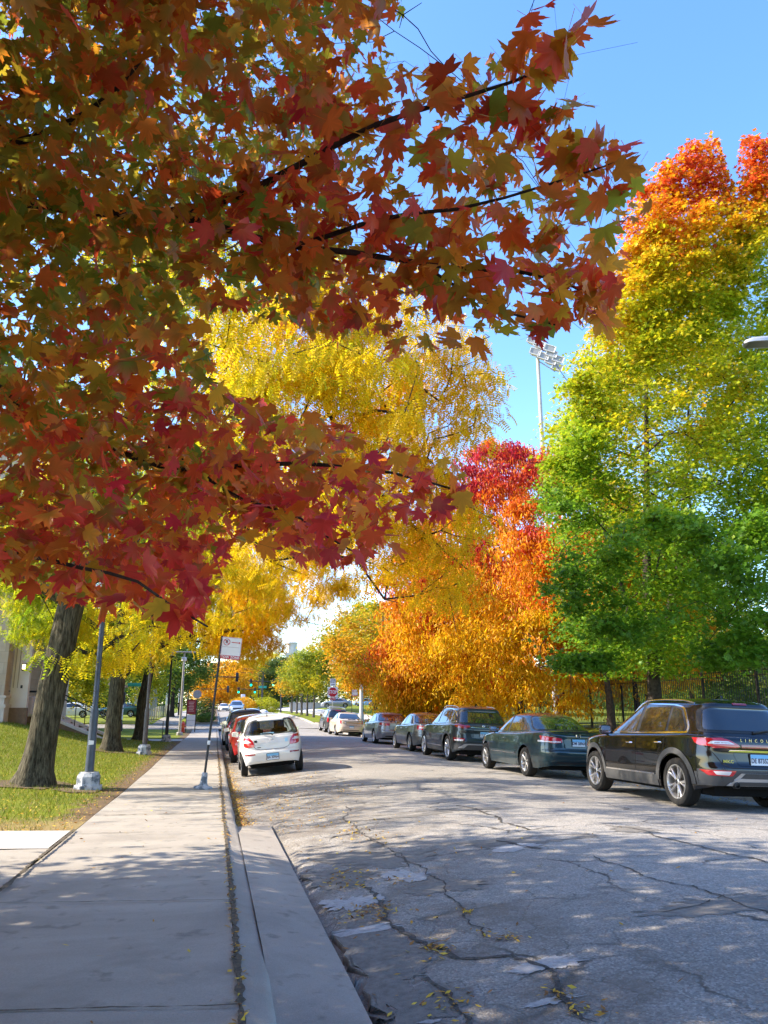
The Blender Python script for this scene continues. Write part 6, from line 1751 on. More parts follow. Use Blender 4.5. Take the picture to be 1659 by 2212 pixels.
# --- the red maple whose boughs hang over the camera; its trunk stands left of the frame
MASK = [(-900, -900), (1000, -900), (880, -40), (870, 20), (800, 60), (835, 100), (870, 140), (960, 125), (1080, 85), (1140, 0), (1230, 25), (1320, 60), (1240, 120), (1190, 160), (1195, 195), (1285, 215), (1262, 290), (1310, 285), (1400, 310), (1335, 345), (1400, 370), (1405, 470), (1330, 485), (1290, 520), (1350, 545), (1360, 640), (1290, 710), (1220, 690), (1100, 755), (1020, 760), (940, 760), (870, 790), (800, 735), (700, 750), (640, 700), (560, 690), (430, 665), (455, 760), (480, 850), (640, 885), (760, 925), (860, 955), (1005, 1005), (1010, 1065), (930, 1120), (870, 1130), (875, 1165), (820, 1200), (720, 1230), (600, 1190), (500, 1165), (515, 1220), (470, 1285), (380, 1345), (260, 1300), (140, 1305), (50, 1255), (-60, 1220), (-900, 1300)]
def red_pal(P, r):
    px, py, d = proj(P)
    # greener and browner inside the crown, redder out at the ends of the boughs
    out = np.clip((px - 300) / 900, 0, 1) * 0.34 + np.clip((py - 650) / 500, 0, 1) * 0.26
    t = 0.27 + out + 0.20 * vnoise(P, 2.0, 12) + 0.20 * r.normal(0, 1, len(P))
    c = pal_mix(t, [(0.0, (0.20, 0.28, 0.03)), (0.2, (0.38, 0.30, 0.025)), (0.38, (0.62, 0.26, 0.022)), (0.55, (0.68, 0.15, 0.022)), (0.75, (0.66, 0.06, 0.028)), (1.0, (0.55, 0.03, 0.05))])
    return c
def foreground_maple():
    r = np.random.default_rng(61)
    ox, oy = -4.4, 3.2
    g = float(land_z(ox, oy))
    root = empty('maple_tree', (ox, oy, g)); tag(root, 'red maple overhead with large lobed leaves, its boughs reaching in from the left', 'tree')
    O = np.array([ox, oy, g])
    def bough(pts, r0, r1):
        q = np.array([at(*p) - O for p in pts]); L = np.concatenate([[0], np.cumsum(np.linalg.norm(np.diff(q, axis=0), axis=1))])
        k = max(len(pts), int(L[-1] / 0.16)); t = np.linspace(0, L[-1], k)
        Q = np.stack([np.interp(t, L, q[:, i]) for i in range(3)], 1)
        Q[1:-1] += r.normal(0, 0.016, (k - 2, 3)); Q[1:-1] = (Q[:-2] + 2 * Q[1:-1] + Q[2:]) / 4
        Q[-3:, 2] += np.linspace(0.0, -0.05, 3)
        return [tuple(np.append(Q[i], r0 + (r1 - r0) * i / (k - 1))) for i in range(k)]
    B = [bough([(-250, 440, 4.6), (0, 430, 4.0), (110, 440, 3.8), (250, 470, 3.6), (380, 460, 3.4), (500, 500, 3.3), (620, 535, 3.2), (760, 545, 3.1), (900, 565, 3.0), (1050, 575, 2.95), (1200, 590, 2.9), (1300, 625, 2.85)], 0.034, 0.005),
         bough([(370, 458, 3.42), (450, 435, 3.3), (560, 405, 3.15), (680, 335, 3.0), (755, 275, 2.9), (900, 240, 2.8), (1050, 203, 2.7), (1165, 150, 2.6), (1225, 95, 2.55)], 0.02, 0.004),
         bough([(-120, 340, 3.6), (50, 317, 3.4), (170, 280, 3.3), (250, 200, 3.2), (330, 110, 3.1), (365, 30, 3.0), (380, -80, 2.95)], 0.02, 0.006),
         bough([(620, 535, 3.2), (800, 480, 3.0), (950, 450, 2.9), (1100, 430, 2.8), (1250, 360, 2.7), (1325, 325, 2.65)], 0.011, 0.003),
         bough([(-150, 800, 4.8), (0, 830, 4.6), (70, 885, 4.5), (200, 950, 4.4), (330, 1005, 4.3), (500, 1012, 4.2), (700, 1000, 4.1), (900, 1035, 4.0), (990, 1040, 3.95)], 0.03, 0.005),
         bough([(100, 810, 4.6), (200, 865, 4.5), (320, 930, 4.3), (480, 1060, 4.1), (640, 1110, 4.0), (780, 1180, 3.9)], 0.018, 0.004),
         bough([(-80, 1190, 3.4), (100, 1205, 3.1), (200, 1235, 2.9), (330, 1270, 2.7), (450, 1320, 2.5)], 0.012, 0.003),
         bough([(380, -200, 6.5), (600, -60, 6), (780, -30, 5.7), (870, 20, 5.5)], 0.02, 0.004),
         bough([(900, 565, 3.0), (1000, 640, 2.95), (1120, 690, 2.9), (1220, 680, 2.85)], 0.008, 0.003)]
    stems = [[(0, 0, 0, 0.30), (0.05, 0.05, 1.5, 0.25), (0.2, 0.2, 3.0, 0.22), (0.4, 0.4, 5.0, 0.16), (0.5, 0.4, 8.0, 0.07)]]
    for b in B:
        s0 = np.array(b[0][:3])
        if abs(b[0][3] - 0.034) < 1e-6 or b[0][3] in (0.02, 0.03, 0.012) and np.array(proj(s0 + O))[0] < 0:
            j = (0.15, 0.15, 2.6 if s0[2] > 2.6 else 1.9, 0.09)
            mid = tuple(np.append((np.array(j[:3]) + s0) / 2 + np.array([0, 0, 0.25]), 0.06))
            stems.append([j, mid] + b)
        else: stems.append(b)
    # leaf clump centres: along the boughs, and filling the crown
    T, near = [], []
    for b in B:
        q = np.array(b)[:, :3]
        for _ in range(9): T.append(q[-1] + r.normal(0, 0.07, 3) + np.array([0, 0, -0.02]))
        for i in range(len(q) - 1):
            k = max(2, int(np.linalg.norm(q[i + 1] - q[i]) / 0.085))
            for t in np.linspace(0, 1, k, endpoint=False):
                for _ in range(2): T.append(q[i] * (1 - t) + q[i + 1] * t + r.normal(0, 0.09, 3) + np.array([0, 0, -0.03]))
    T = np.array(T)
    # body of the crown as seen: boughs at every depth behind the near ones
    px = r.uniform(-80, 1420, 3500); py = r.uniform(-80, 1420, 3500); d = r.uniform(2.6, 7.5, 3500)
    k = in_poly(px, py, MASK) & ((px < 760) | (r.uniform(0, 1, 3500) < 0.40))
    k &= ~((px > 760) & (d > 4.6))
    fill = np.array([at(*q) for q in zip(px[k], py[k], d[k])]) - O
    hi = ell_points(5200, np.array([0.6, 0.6, 5.6]), np.array([6.6, 6.6, 3.6]), r, 0.2)
    qx, qy, qd = proj(hi + O)
    vis = (qd > 0.2) & (qx > -70) & (qx < 1730) & (qy > -70) & (qy < 2280)
    hi = hi[~vis & (hi[:, 2] > 2.3)]
    # the unseen crown top is thinned so sun reaches the boughs in view
    sdn = np.array(sd); W = hi + O; thin = np.zeros(len(W), bool)
    for zq in (2.6, 3.2, 3.9, 4.6):
        t = (W[:, 2] - zq) / sdn[2]; qq = W - sdn * t[:, None]
        thin |= (t > 0.3) & (qq[:, 0] > -3.4) & (qq[:, 0] < 0.9) & (qq[:, 1] > 2.2) & (qq[:, 1] < 7.0)
    hi = hi[~thin | (r.uniform(0, 1, len(hi)) < 0.78)]
    tw = np.concatenate([T[::3], fill[::2], hi[::14]])
    N, par, rd, tips, bn = skeleton(stems, tw, r, step=0.2, tip=0.0022, up=0.05, pen=0.2)
    limb_mesh('trunk', N, par, rd, BARK_D, root, bn, flare=0.4, sides=5)
    Pn = []
    Sz = []
    for c, n, s, z in ((T, 3, 0.055, 0.145), (fill, 6, 0.14, 0.118)):
        Sz.append(np.full(len(c) * n, z)); Pn.append(np.repeat(c, n, 0) + r.normal(0, s, (len(c) * n, 3)))
    P = np.concatenate(Pn)
    qx, qy, qd = proj(P + O)
    kk = in_poly(qx, qy, MASK) & (qd > 1.9); P = P[kk]; Sz = np.concatenate(Sz)[kk]
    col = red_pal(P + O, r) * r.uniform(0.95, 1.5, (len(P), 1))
    size = Sz * r.uniform(0.5, 1.3, len(P))
    qx, qy, qd = proj(P + O)
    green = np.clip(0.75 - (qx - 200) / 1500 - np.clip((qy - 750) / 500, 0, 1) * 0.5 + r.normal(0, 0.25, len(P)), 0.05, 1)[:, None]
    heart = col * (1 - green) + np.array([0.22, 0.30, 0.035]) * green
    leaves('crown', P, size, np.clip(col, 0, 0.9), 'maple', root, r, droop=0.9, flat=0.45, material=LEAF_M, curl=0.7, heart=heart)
    Q = np.repeat(hi, 15, 0) + r.normal(0, 0.36, (len(hi) * 15, 3))
    qx, qy, qd = proj(Q + O)
    mg = 60 + 420 / np.maximum(qd, 0.5)
    Q = Q[~((qd > 0.1) & (qx > -mg) & (qx < 1660 + mg) & (qy > -mg) & (qy < 2212 + mg)) & (Q[:, 2] > 2.2) & (np.linalg.norm(Q + O - CAM, axis=1) > 1.2)]
    col = red_pal(Q + O, r) * r.uniform(0.7, 1.15, (len(Q), 1))
    leaves('upper_crown', Q, 0.24 * r.uniform(0.7, 1.2, len(Q)), np.clip(col, 0, 0.9), 'small', root, r, droop=0.7, flat=0.5, material=LEAF_M)
foreground_maple()
tree('maple_tree', 'second red maple left of the driveway, outside the picture, shading the pavement', -11.5, 2.5, 11.5, 6.0, 2.0, lambda W, rel, cl, r: red_pal(W, r), 42000, 0.22, 'small', None, 66, 0.24, nt=330, clump=0.5)

# --- trees farther off
GY = simple_pal([(0, (0.10, 0.17, 0.016)), (0.4, (0.26, 0.30, 0.015)), (0.75, (0.50, 0.42, 0.015)), (1, YEL)])
GG = simple_pal([(0, DGRN), (0.5, (0.09, 0.17, 0.02)), (1, (0.24, 0.28, 0.02))])
GO = simple_pal([(0, (0.16, 0.22, 0.016)), (0.35, (0.36, 0.34, 0.015)), (0.65, (0.66, 0.36, 0.012)), (1, ORG)], bias=0.05)
BRT = simple_pal([(0, (0.22, 0.28, 0.015)), (0.5, (0.46, 0.44, 0.015)), (1, (0.75, 0.52, 0.015))])
GLD = simple_pal([(0, (0.58, 0.40, 0.012)), (0.5, (0.78, 0.42, 0.012)), (1, (0.72, 0.30, 0.012))])
DKG = simple_pal([(0, (0.03, 0.07, 0.02)), (0.6, (0.07, 0.12, 0.025)), (1, (0.16, 0.20, 0.03))])
rowg = 'young street trees on the far right parkway'
for i, (y, h, pal, lab) in enumerate(((85, 9.2, GY, 'young tree with thin trunk and pale yellow green crown nearest the stop sign'),
                                      (91, 8.6, GY, 'second young street tree from the stop sign, yellow green'), (97, 8.2, GO, 'third young street tree from the stop sign, green with orange'),
                                      (103, 7.8, GG, 'fourth young street tree from the stop sign, plain green'), (110, 7.6, GO, 'last young street tree of the row, nearest the traffic signals'))):
    tree('street_tree', lab, 10.35, y, h - 1.3, 2.5, 2.6, pal, 9000, 0.24, 'oval', rowg, 100 + i, 0.11, nt=70, clump=0.5, z0=float(base(y)) + 0.2)
far = [('street_tree', 'broad orange and green tree standing right behind the stop sign', 14.6, 69, 11.5, 5.6, 2.3, GO, 26000, 0.26, 0.2),
       ('street_tree', 'tall green and gold tree behind the young parkway trees', 18.5, 92, 13, 6.0, 2.8, GY, 24000, 0.3, 0.22),
       ('street_tree', 'olive green tree to the right of the one way sign', 24, 88, 11, 5.5, 2.6, GG, 20000, 0.28, 0.25),
       ('street_tree', 'small bright yellow tree low behind the one way sign', 27.5, 118, 5.0, 2.6, 1.0, GLD, 7000, 0.26, 0.1),
       ('street_tree', 'dense green tree behind the back of the stop sign on the left', -4.6, 90, 10.0, 6.0, 2.4, GG, 34000, 0.26, 0.22),
       ('street_tree', 'bright yellow green tree above the stone steps', -13.5, 66, 10.5, 5.5, 0.9, BRT, 30000, 0.24, 0.22),
       ('street_tree', 'yellow green tree left of the steps beside the building', -19.5, 58, 11.5, 6.0, 0.9, BRT, 30000, 0.24, 0.22),
       ('street_tree', 'sunny lime green tree between the first two locust trunks', -9.2, 76, 9.5, 5.0, 1.0, BRT, 24000, 0.25, 0.2),
       ('street_tree', 'golden orange tree at the far end of the road', 1.0, 172, 10.5, 7.5, 1.2, GLD, 22000, 0.42, 0.3),
       ('street_tree', 'yellow tree behind the traffic signal arms', 12.0, 190, 13.5, 6.5, 1.5, BRT, 18000, 0.42, 0.3),
       ('street_tree', 'dark evergreen behind the signal post', 14.2, 176, 11.0, 4.8, 0.8, DKG, 18000, 0.36, 0.3),
       ('street_tree', 'grey green tall tree farthest behind the yellow tree', 8.0, 235, 14, 8, 3, GG, 14000, 0.55, 0.3),
       ('street_tree', 'large green tree behind the row near the church tower', 30, 150, 14, 8, 2, GY, 22000, 0.42, 0.3),
       ('park_tree', 'yellow green park tree behind the fence at right', 23, 20, 8.0, 4.0, 2.2, GY, 20000, 0.2, 0.15),
       ('park_tree', 'gold park tree behind the fence between the ash trunks', 27, 46, 9.0, 4.6, 2.0, GO, 18000, 0.24, 0.16),
       ('park_tree', 'dark green park tree deep behind the iron fence', 38, 58, 11, 6, 1.8, GG, 18000, 0.3, 0.2),
       ('park_tree', 'orange park tree deep behind the iron fence', 36, 36, 9, 5, 1.8, GO, 16000, 0.26, 0.2)]
for i, (nm, lab, x, y, h, rad, cl, pal, n, ls, tr) in enumerate(far):
    tree(nm, lab, x, y, h, rad, cl, pal, n, ls, 'oval', None, 200 + i, tr, nt=int(60 + rad * 8), clump=0.11 * rad + 0.12, bark=BARK_D)

# far-off woods that read as one mass
def woods(name, lab, spots, n, ls, pal, seed):
    r = np.random.default_rng(seed); P = []
    for (x, y, rad, h) in spots:
        k = int(n * rad * h / sum(s[2] * s[3] for s in spots))
        q = ell_points(k, (0, 0, 0), (rad, rad, h / 2), r, 0.5) * (1 + 0.12 * r.normal(0, 1, (k, 1)))
        q[:, 2] += h * 0.45
        P.append(q + np.array([x, y, float(land_z(x, y))]))
    P = np.concatenate(P); P = P[P[:, 2] > land_z(P[:, 0], P[:, 1])]
    col = pal(P, np.zeros_like(P), np.zeros(len(P)), r) * r.uniform(0.7, 1.2, (len(P), 1))
    o = None
    V, Fc = BLADES['oval']
    o = leaves(name, P, ls * r.uniform(0.7, 1.3, len(P)), np.clip(col, 0, 0.95), 'oval', None, r, 0.4, 0.4, LEAF)
    tag(o, lab, 'woods', kind='stuff')
rw = np.random.default_rng(4)
woods('far_woods', 'distant line of green and gold trees closing the view',
      [(x, 215 + 20 * rw.normal(), 11, 10 + 3 * rw.uniform()) for x in np.arange(-150, 200, 13)] + [(-35 - 4 * k, 60 + 14 * k, 7, 9) for k in range(8)] + [(52 + 2 * k + 5 * rw.normal(), 20 + 14 * k, 8, 10) for k in range(12)], 110000, 0.95, simple_pal([(0, (0.05, 0.10, 0.02)), (0.5, (0.14, 0.18, 0.02)), (1, (0.34, 0.30, 0.02))]), 77)
woods('left_hedge', 'low dark hedge and shrubs closing the lawn far off on the left', [(x, 122 - 0.15 * x, 3.2, 4.5) for x in np.arange(-75, -7, 3.5)], 30000, 0.42, GG, 79)
woods('far_hedge', 'long low green hedge deep in the park behind the iron fence', [(44, y, 2.4, 2.6) for y in np.arange(10, 110, 3.0)], 26000, 0.3, GG, 78)
def bush(lab, x, y, rad, h, pal, n, ls, seed, blade='oval'):
    r = np.random.default_rng(seed); g = float(land_z(x, y))
    root = empty('bush', (x, y, g)); tag(root, lab, 'bush')
    P = ell_points(n, (0, 0, h * 0.45), (rad, rad, h * 0.55), r, 0.5); P = P[P[:, 2] > 0.02]
    P *= (1 + 0.15 * vnoise(P, 3 / rad, seed))[:, None]
    col = pal(P + np.array([x, y, g]), np.zeros_like(P), np.zeros(len(P)), r) * r.uniform(0.7, 1.2, (len(P), 1))
    leaves('foliage', P, ls * r.uniform(0.6, 1.2, len(P)), np.clip(col, 0, .95), blade, root, r, 0.3, 0.4, LEAF)
    T = P[::max(1, len(P) // 14)][:14]
    N, par, rd, tips, bn = skeleton([[(0, 0, 0, 0.03), (0, 0, h * 0.3, 0.02)]], T, r, 0.3)
    limb_mesh('stem', N, par, rd, BARK_D, root, bn)
bush('dark green bush on the verge behind the back of the stop sign', -1.2, 82, 1.3, 1.9, DKG, 3500, 0.16, 301)
bush('golden grass clump left of the white boulders by the signals', 4.5, 132, 2.2, 2.4, GLD, 2600, 0.3, 302, 'strip')
bush('golden grass clump right of the white boulders by the signals', 8.5, 133, 2.4, 2.6, BRT, 2600, 0.3, 303, 'strip')
bush('low green bush in front of the dark verge bush', -0.9, 77.5, 1.0, 0.8, GG, 1800, 0.14, 304)
# ------------------------------------------------------------------ street furniture and buildings
M_GPOLE = mat('blue grey pole paint', (0.055, 0.07, 0.095), 0.5, metal=0.2, var=0.25, scale=6)
M_BPOLE = mat('brown pole paint', (0.10, 0.085, 0.08), 0.5, metal=0.2, var=0.25, scale=6)
M_DPOLE = mat('black pole paint', (0.02, 0.02, 0.022), 0.5, metal=0.2, var=0.3, scale=8)
M_GALV = mat('galvanised steel', (0.42, 0.42, 0.41), 0.45, metal=0.5, var=0.15, scale=10)
M_CONP = mat('pole concrete', (0.42, 0.41, 0.38), 0.85, var=0.15, scale=12, bump=0.3, bscale=60)
M_FOOT = ramp_mat('flaking footing paint', [(0.42, (0.12, 0.14, 0.16)), (0.52, (0.40, 0.41, 0.42)), (0.7, (0.52, 0.52, 0.51))], 7, bump=0.5, bscale=30)
M_SIGNW = mat('sign white', (0.72, 0.72, 0.72), 0.35, var=0.06, scale=6)
M_SIGNR = mat('sign red', (0.50, 0.012, 0.03), 0.35)
M_SIGNK = mat('sign black', (0.02, 0.02, 0.03), 0.4)
M_SIGNG = mat('sign green', (0.02, 0.28, 0.20), 0.4)
M_ALU = mat('bare sign back', (0.36, 0.36, 0.37), 0.4, metal=0.6, var=0.1, scale=5)
M_IRON = mat('black iron', (0.016, 0.016, 0.017), 0.5, metal=0.2)
M_LAMPG = mat('milky lamp glass', (0.72, 0.70, 0.64), 0.25)

def rotz(a): return Matrix.Rotation(a, 4, 'Z')
def face_T(p, yaw=0.0, tilt=0.0):
    """plane facing -Y (towards us), origin p"""
    return Matrix.Translation(p) @ rotz(yaw) @ Matrix.Rotation(math.pi / 2, 4, 'X') @ Matrix.Rotation(tilt, 4, 'Z')
def rect(w, h): return [(-w / 2, -h / 2), (w / 2, -h / 2), (w / 2, h / 2), (-w / 2, h / 2)]
def ring_poly(b, r0, r1, z0, z1, T, n=40):
    P = []
    for r_, z in ((r0, z0), (r0, z1), (r1, z1), (r1, z0), (r0, z0)):
        P.append([tuple(T @ Vector((r_ * math.cos(a), r_ * math.sin(a), z))) for a in np.linspace(0, 2 * math.pi, n, endpoint=False)])
    b.grid(np.array(P), closed=True)
def arrow(b, x0, x1, y, w, hd, z, T):
    b.prism([(x0, y - w / 2), (x1 - hd, y - w / 2), (x1 - hd, y + w / 2), (x0, y + w / 2)], z, z + 0.002, T)
    b.prism([(x1 - hd, y - hd * 0.75), (x1, y), (x1 - hd, y + hd * 0.75)], z, z + 0.002, T)

# --- leaning no-parking sign on the pavement
def parking_sign(name, label, p, H, size, lean, yaw, face=True, tow=True, foot=True, post=M_DPOLE, off=0.0):
    root = empty(name, p, (0, lean, 0)); tag(root, label, 'sign')
    b = MB()
    b.tube([(0, 0, 0.0), (0, 0, H)], 0.024, 10)
    for k in range(int(H / 0.06)):     # punched square-tube holes
        b.box((0, -0.0245, 0.3 + k * 0.06), (0.008, 0.002, 0.012)) if k % 2 == 0 and 0.3 + k * 0.06 < H else None
    b.build('post', post, root)
    if foot:
        f = MB()
        f.lathe([(0.19, 0.0), (0.19, 0.03), (0.17, 0.045), (0.10, 0.06), (0.075, 0.10), (0.065, 0.16), (0.055, 0.30), (0.045, 0.31), (0.02, 0.31)], 28)
        f.build('post_foot', M_FOOT, root)
        g = MB(); g.lathe([(0.028, 0.85), (0.031, 0.86), (0.030, 0.92), (0.026, 0.93)], 12); g.build('tape_band', M_SIGNW, root)
    w, h = size
    T = Matrix.Translation((off, -0.035, H - h / 2 - 0.01)) @ Matrix.Rotation(math.pi / 2, 4, 'X')
    b = MB(); b.prism(rounded(rect(w, h), 0.03), -0.004, 0.0, T); pl = b.build('sign_plate', M_SIGNW if face else M_ALU, root, smooth=False)
    if not face: return root
    u = w / 0.41
    b = MB(); 
    A = rounded(rect(w * 0.975, h * 0.975), 0.028); Bq = rounded(rect(w * 0.955, h * 0.955), 0.025)
    b.grid(np.array([[tuple(T @ Vector((*q, 0.0015))) for q in Pq + Pq[:1]] for Pq in (A, Bq)])); b.build('border', M_SIGNR, pl, smooth=False)
    c = Vector((-0.105 * u, 0.125 * u, 0)); Tc = T @ Matrix.Translation(c)
    b = MB(); ring_poly(b, 0.058 * u, 0.070 * u, 0.0, 0.004, Tc); b.prism([(-0.045 * u, 0.037 * u), (-0.037 * u, 0.045 * u), (0.045 * u, -0.037 * u), (0.037 * u, -0.045 * u)], 0.0035, 0.0045, Tc); b.build('ban_ring', M_SIGNR, pl, smooth=False)
    text_mb('P', 0.095 * u, Tc @ Matrix.Translation((0, 0, 0.0022)), 0.0008, bold=0.003).build('ban_letter', M_SIGNK, pl, smooth=False)
    b = MB(); arrow(b, -0.005 * u, 0.18 * u, 0.125 * u, 0.014 * u, 0.032 * u, 0.002, T); b.build('arrow', M_SIGNR, pl, smooth=False)
    b = MB(); b.prism([(-0.19 * u, 0.022 * u), (0.16 * u, 0.022 * u), (0.16 * u, 0.027 * u), (-0.19 * u, 0.027 * u)], 0.001, 0.002, T); b.build('rule', mat('sign grey line', (0.35, 0.2, 0.2), 0.5), pl, smooth=False)
    if tow:
        b = MB(); b.prism([(-w * 0.49, -h * 0.49), (w * 0.49, -h * 0.49), (w * 0.49, -h * 0.49 + 0.075 * u), (-w * 0.49, -h * 0.49 + 0.075 * u)], 0.001, 0.003, T); b.build('tow_band', M_SIGNR, pl, smooth=False)
        text_mb('TOW ZONE', 0.066 * u, T @ Matrix.Translation((0, -h * 0.49 + 0.037 * u, 0.0045)), 0.0008, 1.05, 0.002).build('lettering', M_SIGNW, pl, smooth=False)
    for y in (h * 0.44, -h * 0.30):
        b = MB(); b.lathe([(0.009, 0.0), (0.009, 0.004), (0.0, 0.005)], 10, T @ Matrix.Translation((-off, y, 0.0))); b.build('bolt', M_ALU, pl)
    return root
g = float(base(16.75)) + 0.135
parking_sign('parking_sign', 'white tow zone sign on a leaning black post with a grey foot', (-0.16, 16.75, g), 3.05, (0.41, 0.46), R(4.3), 0, off=0.215)
p = at(1371 / 1.8227, 2690 / 1.8227, 57); g = float(road_z(9.3, 57)) + 0.15
parking_sign('parking_sign', 'small white no parking sign on a straight black post beyond the parked cars', (9.75, 57.2, g), 3.0, (0.41, 0.46), 0, 0, off=0.215, foot=False)

def stop_sign(label, p, H, facing=True, yaw=0.0, extras=True):
    root = empty('stop_sign', p, (0, 0, yaw)); tag(root, label, 'stop sign')
    b = MB(); b.tube([(0, 0, 0), (0, 0, H + (0.95 if extras else 0.35))], 0.03, 10); b.build('post', M_GALV if facing else M_DPOLE, root)
    T = face_T((0, -0.04, H))
    s = 0.40; oc = [(s * math.cos(R(22.5 + 45 * k)) / math.cos(R(22.5)) , s * math.sin(R(22.5 + 45 * k)) / math.cos(R(22.5))) for k in range(8)]
    if extras:
        b = MB(); b.prism(rounded(rect(0.84, 0.84), 0.05), -0.006, -0.001, T); b.build('backing_plate', M_SIGNW, root, smooth=False)
    b = MB(); b.prism([(x * 0.97, y * 0.97) for x, y in oc], -0.001, 0.003, T); pl = b.build('sign_plate', M_SIGNW if facing else M_ALU, root, smooth=False)
    if not facing:
        b = MB(); b.prism(oc, 0.004, 0.006, T); return root
    b = MB(); b.prism([(x * 0.91, y * 0.91) for x, y in oc], 0.003, 0.006, T); b.build('sign_face', M_SIGNR, pl, smooth=False)
    text_mb('STOP', 0.36, T @ Matrix.Translation((0, 0, 0.0075)), 0.001, 1.0, 0.010, 0.78).build('lettering', M_SIGNW, pl, smooth=False)
    if extras:
        T2 = face_T((0, -0.04, H - 0.54)); b = MB(); b.prism(rounded(rect(0.5, 0.2), 0.04), 0, 0.004, T2); q = b.build('all_way_plate', M_SIGNR, root, smooth=False)
        text_mb('ALL WAY', 0.12, T2 @ Matrix.Translation((0, 0, 0.006)), 0.001, 1.0, 0.003).build('lettering', M_SIGNW, q, smooth=False)
    return root
def one_way(parent, p, u=1.0):
    T = face_T(p); w, h = 0.46 * u, 0.61 * u
    b = MB(); b.prism(rounded(rect(w, h), 0.03), 0, 0.004, T); pl = b.build('one_way_plate', M_SIGNW, parent, smooth=False)
    for k, t in ((0.19, 'ONE'), (0.02, 'WAY')): text_mb(t, 0.185 * u, T @ Matrix.Translation((0, k * u, 0.006)), 0.001, 1.05, 0.004).build('lettering', M_SIGNK, pl, smooth=False)
    b = MB(); arrow(b, -0.15 * u, 0.16 * u, -0.185 * u, 0.045 * u, 0.085 * u, 0.005, T); b.build('arrow', M_SIGNK, pl, smooth=False)
g = float(road_z(9.3, 64)) + 0.15
ss = stop_sign('red stop sign with a one way plate above it, facing us beyond the parked cars', (9.35, 64.2, g), 2.85)
one_way(ss, (0.0, -0.045, 2.85 + 0.78))
g = float(land_z(15.4, 84))
ow = empty('one_way_sign', (15.6, 84, g)); tag(ow, 'lone white one way sign on a thin post right of the concrete pole', 'sign')
b = MB(); b.tube([(0, 0, 0), (0, 0, 3.0)], 0.03, 8); b.build('post', M_DPOLE, ow); one_way(ow, (0, -0.04, 2.68), 1.05)
stop_sign('back of a stop sign, bare grey octagon on a dark post at the left corner', (-1.75, 78, float(base(78)) + 0.15), 2.55, False, extras=False)
parking_sign('parking_sign', 'back of a plain grey parking sign among the young trees', (9.7, 92, float(base(92)) + 0.24), 2.7, (0.41, 0.46), 0, 0, face=False, foot=False, post=M_BPOLE, off=0.0)

# --- lamp posts of the left pavement
def lamp_post(label, x, y, kind, H=6.2):
    g = float(land_z(x, y))
    root = empty('lamp_post', (x, y, g)); tag(root, label, 'lamp post', 'lamp posts along the left pavement')
    pm = {0: M_GPOLE, 1: M_BPOLE, 2: M_DPOLE, 3: M_GALV}[kind]
    b = MB()
    if kind < 3:
        b.prism([(0.27 * math.cos(R(22.5 + 45 * k)), 0.27 * math.sin(R(22.5 + 45 * k))) for k in range(8)], -0.1, 0.10)
        b.lathe([(0.225, 0.10), (0.225, 0.26), (0.18, 0.34), (0.08, 0.345)], 8, rotz(R(22.5)))
    else:
        b.lathe([(0.22, -0.1), (0.22, 0.16), (0.2, 0.2), (0.1, 0.2)], 8, rotz(R(22.5)))
    b.build('footing', M_FOOT if kind != 3 else M_CONP, root, angle=20)
    b = MB()
    if kind == 3: b.lathe([(0.10, 0.2), (0.085, 2.5), (0.06, H)], 16)
    else: b.lathe([(0.085, 0.34), (0.08, 1.45), (0.075, 1.52), (0.055, 1.60), (0.05, 4.0), (0.042, H)], 18)
    b.build('pole', pm, root)
    if kind == 0:
        m2 = MB(); m2.prism([(-0.05, 0.85), (0.05, 0.86), (0.05, 0.93), (-0.05, 0.94)], 0, 0.003, Matrix.Translation((0.0, -0.084, 0)) @ Matrix.Rotation(math.pi / 2, 4, 'X')); m2.build('torn_sticker', M_SIGNW, root, smooth=False)
    if kind == 3:
        b = MB(); b.bbox((0, 0, H + 0.08), (1.5, 0.26, 0.09), 0.03); b.build('lamp_arm', M_GALV, root)
        b = MB(); b.lathe([(0.09, H - 0.55), (0.17, H - 0.5), (0.17, H - 0.30), (0.09, H - 0.25)], 12); b.build('camera_box', M_SIGNW, root)
    else:
        b = MB(); b.lathe([(0.10, H), (0.14, H + 0.03), (0.14, H + 0.06), (0.10, H + 0.08)], 16); b.lathe([(0.15, H + 0.42), (0.17, H + 0.44), (0.15, H + 0.52), (0.03, H + 0.60), (0.0, H + 0.61)], 16)
        for k in range(6): b.tube([(0.115 * math.cos(R(60 * k)), 0.115 * math.sin(R(60 * k)), H + 0.07), (0.145 * math.cos(R(60 * k)), 0.145 * math.sin(R(60 * k)), H + 0.43)], 0.009, 6)
        b.build('lantern_cage', M_DPOLE if kind == 2 else pm, root)
        b = MB(); b.lathe([(0.09, H + 0.08), (0.105, H + 0.1), (0.13, H + 0.42), (0.0, H + 0.43)], 16); b.build('lantern_glass', M_LAMPG, root)
lamp_post('nearest lamp post, blue grey on a flaking octagonal footing', -2.35, 16.7, 0, 6.6)
lamp_post('second lamp post, brown, in front of the third locust trunk', -2.35, 29.2, 1, 4.0)
lamp_post('third lamp post, slim and black with a lantern near its top', -2.4, 43.0, 2, 4.3)
lamp_post('farthest lamp post, pale steel with a flat bar head', -2.25, 55.2, 3, 5.4)

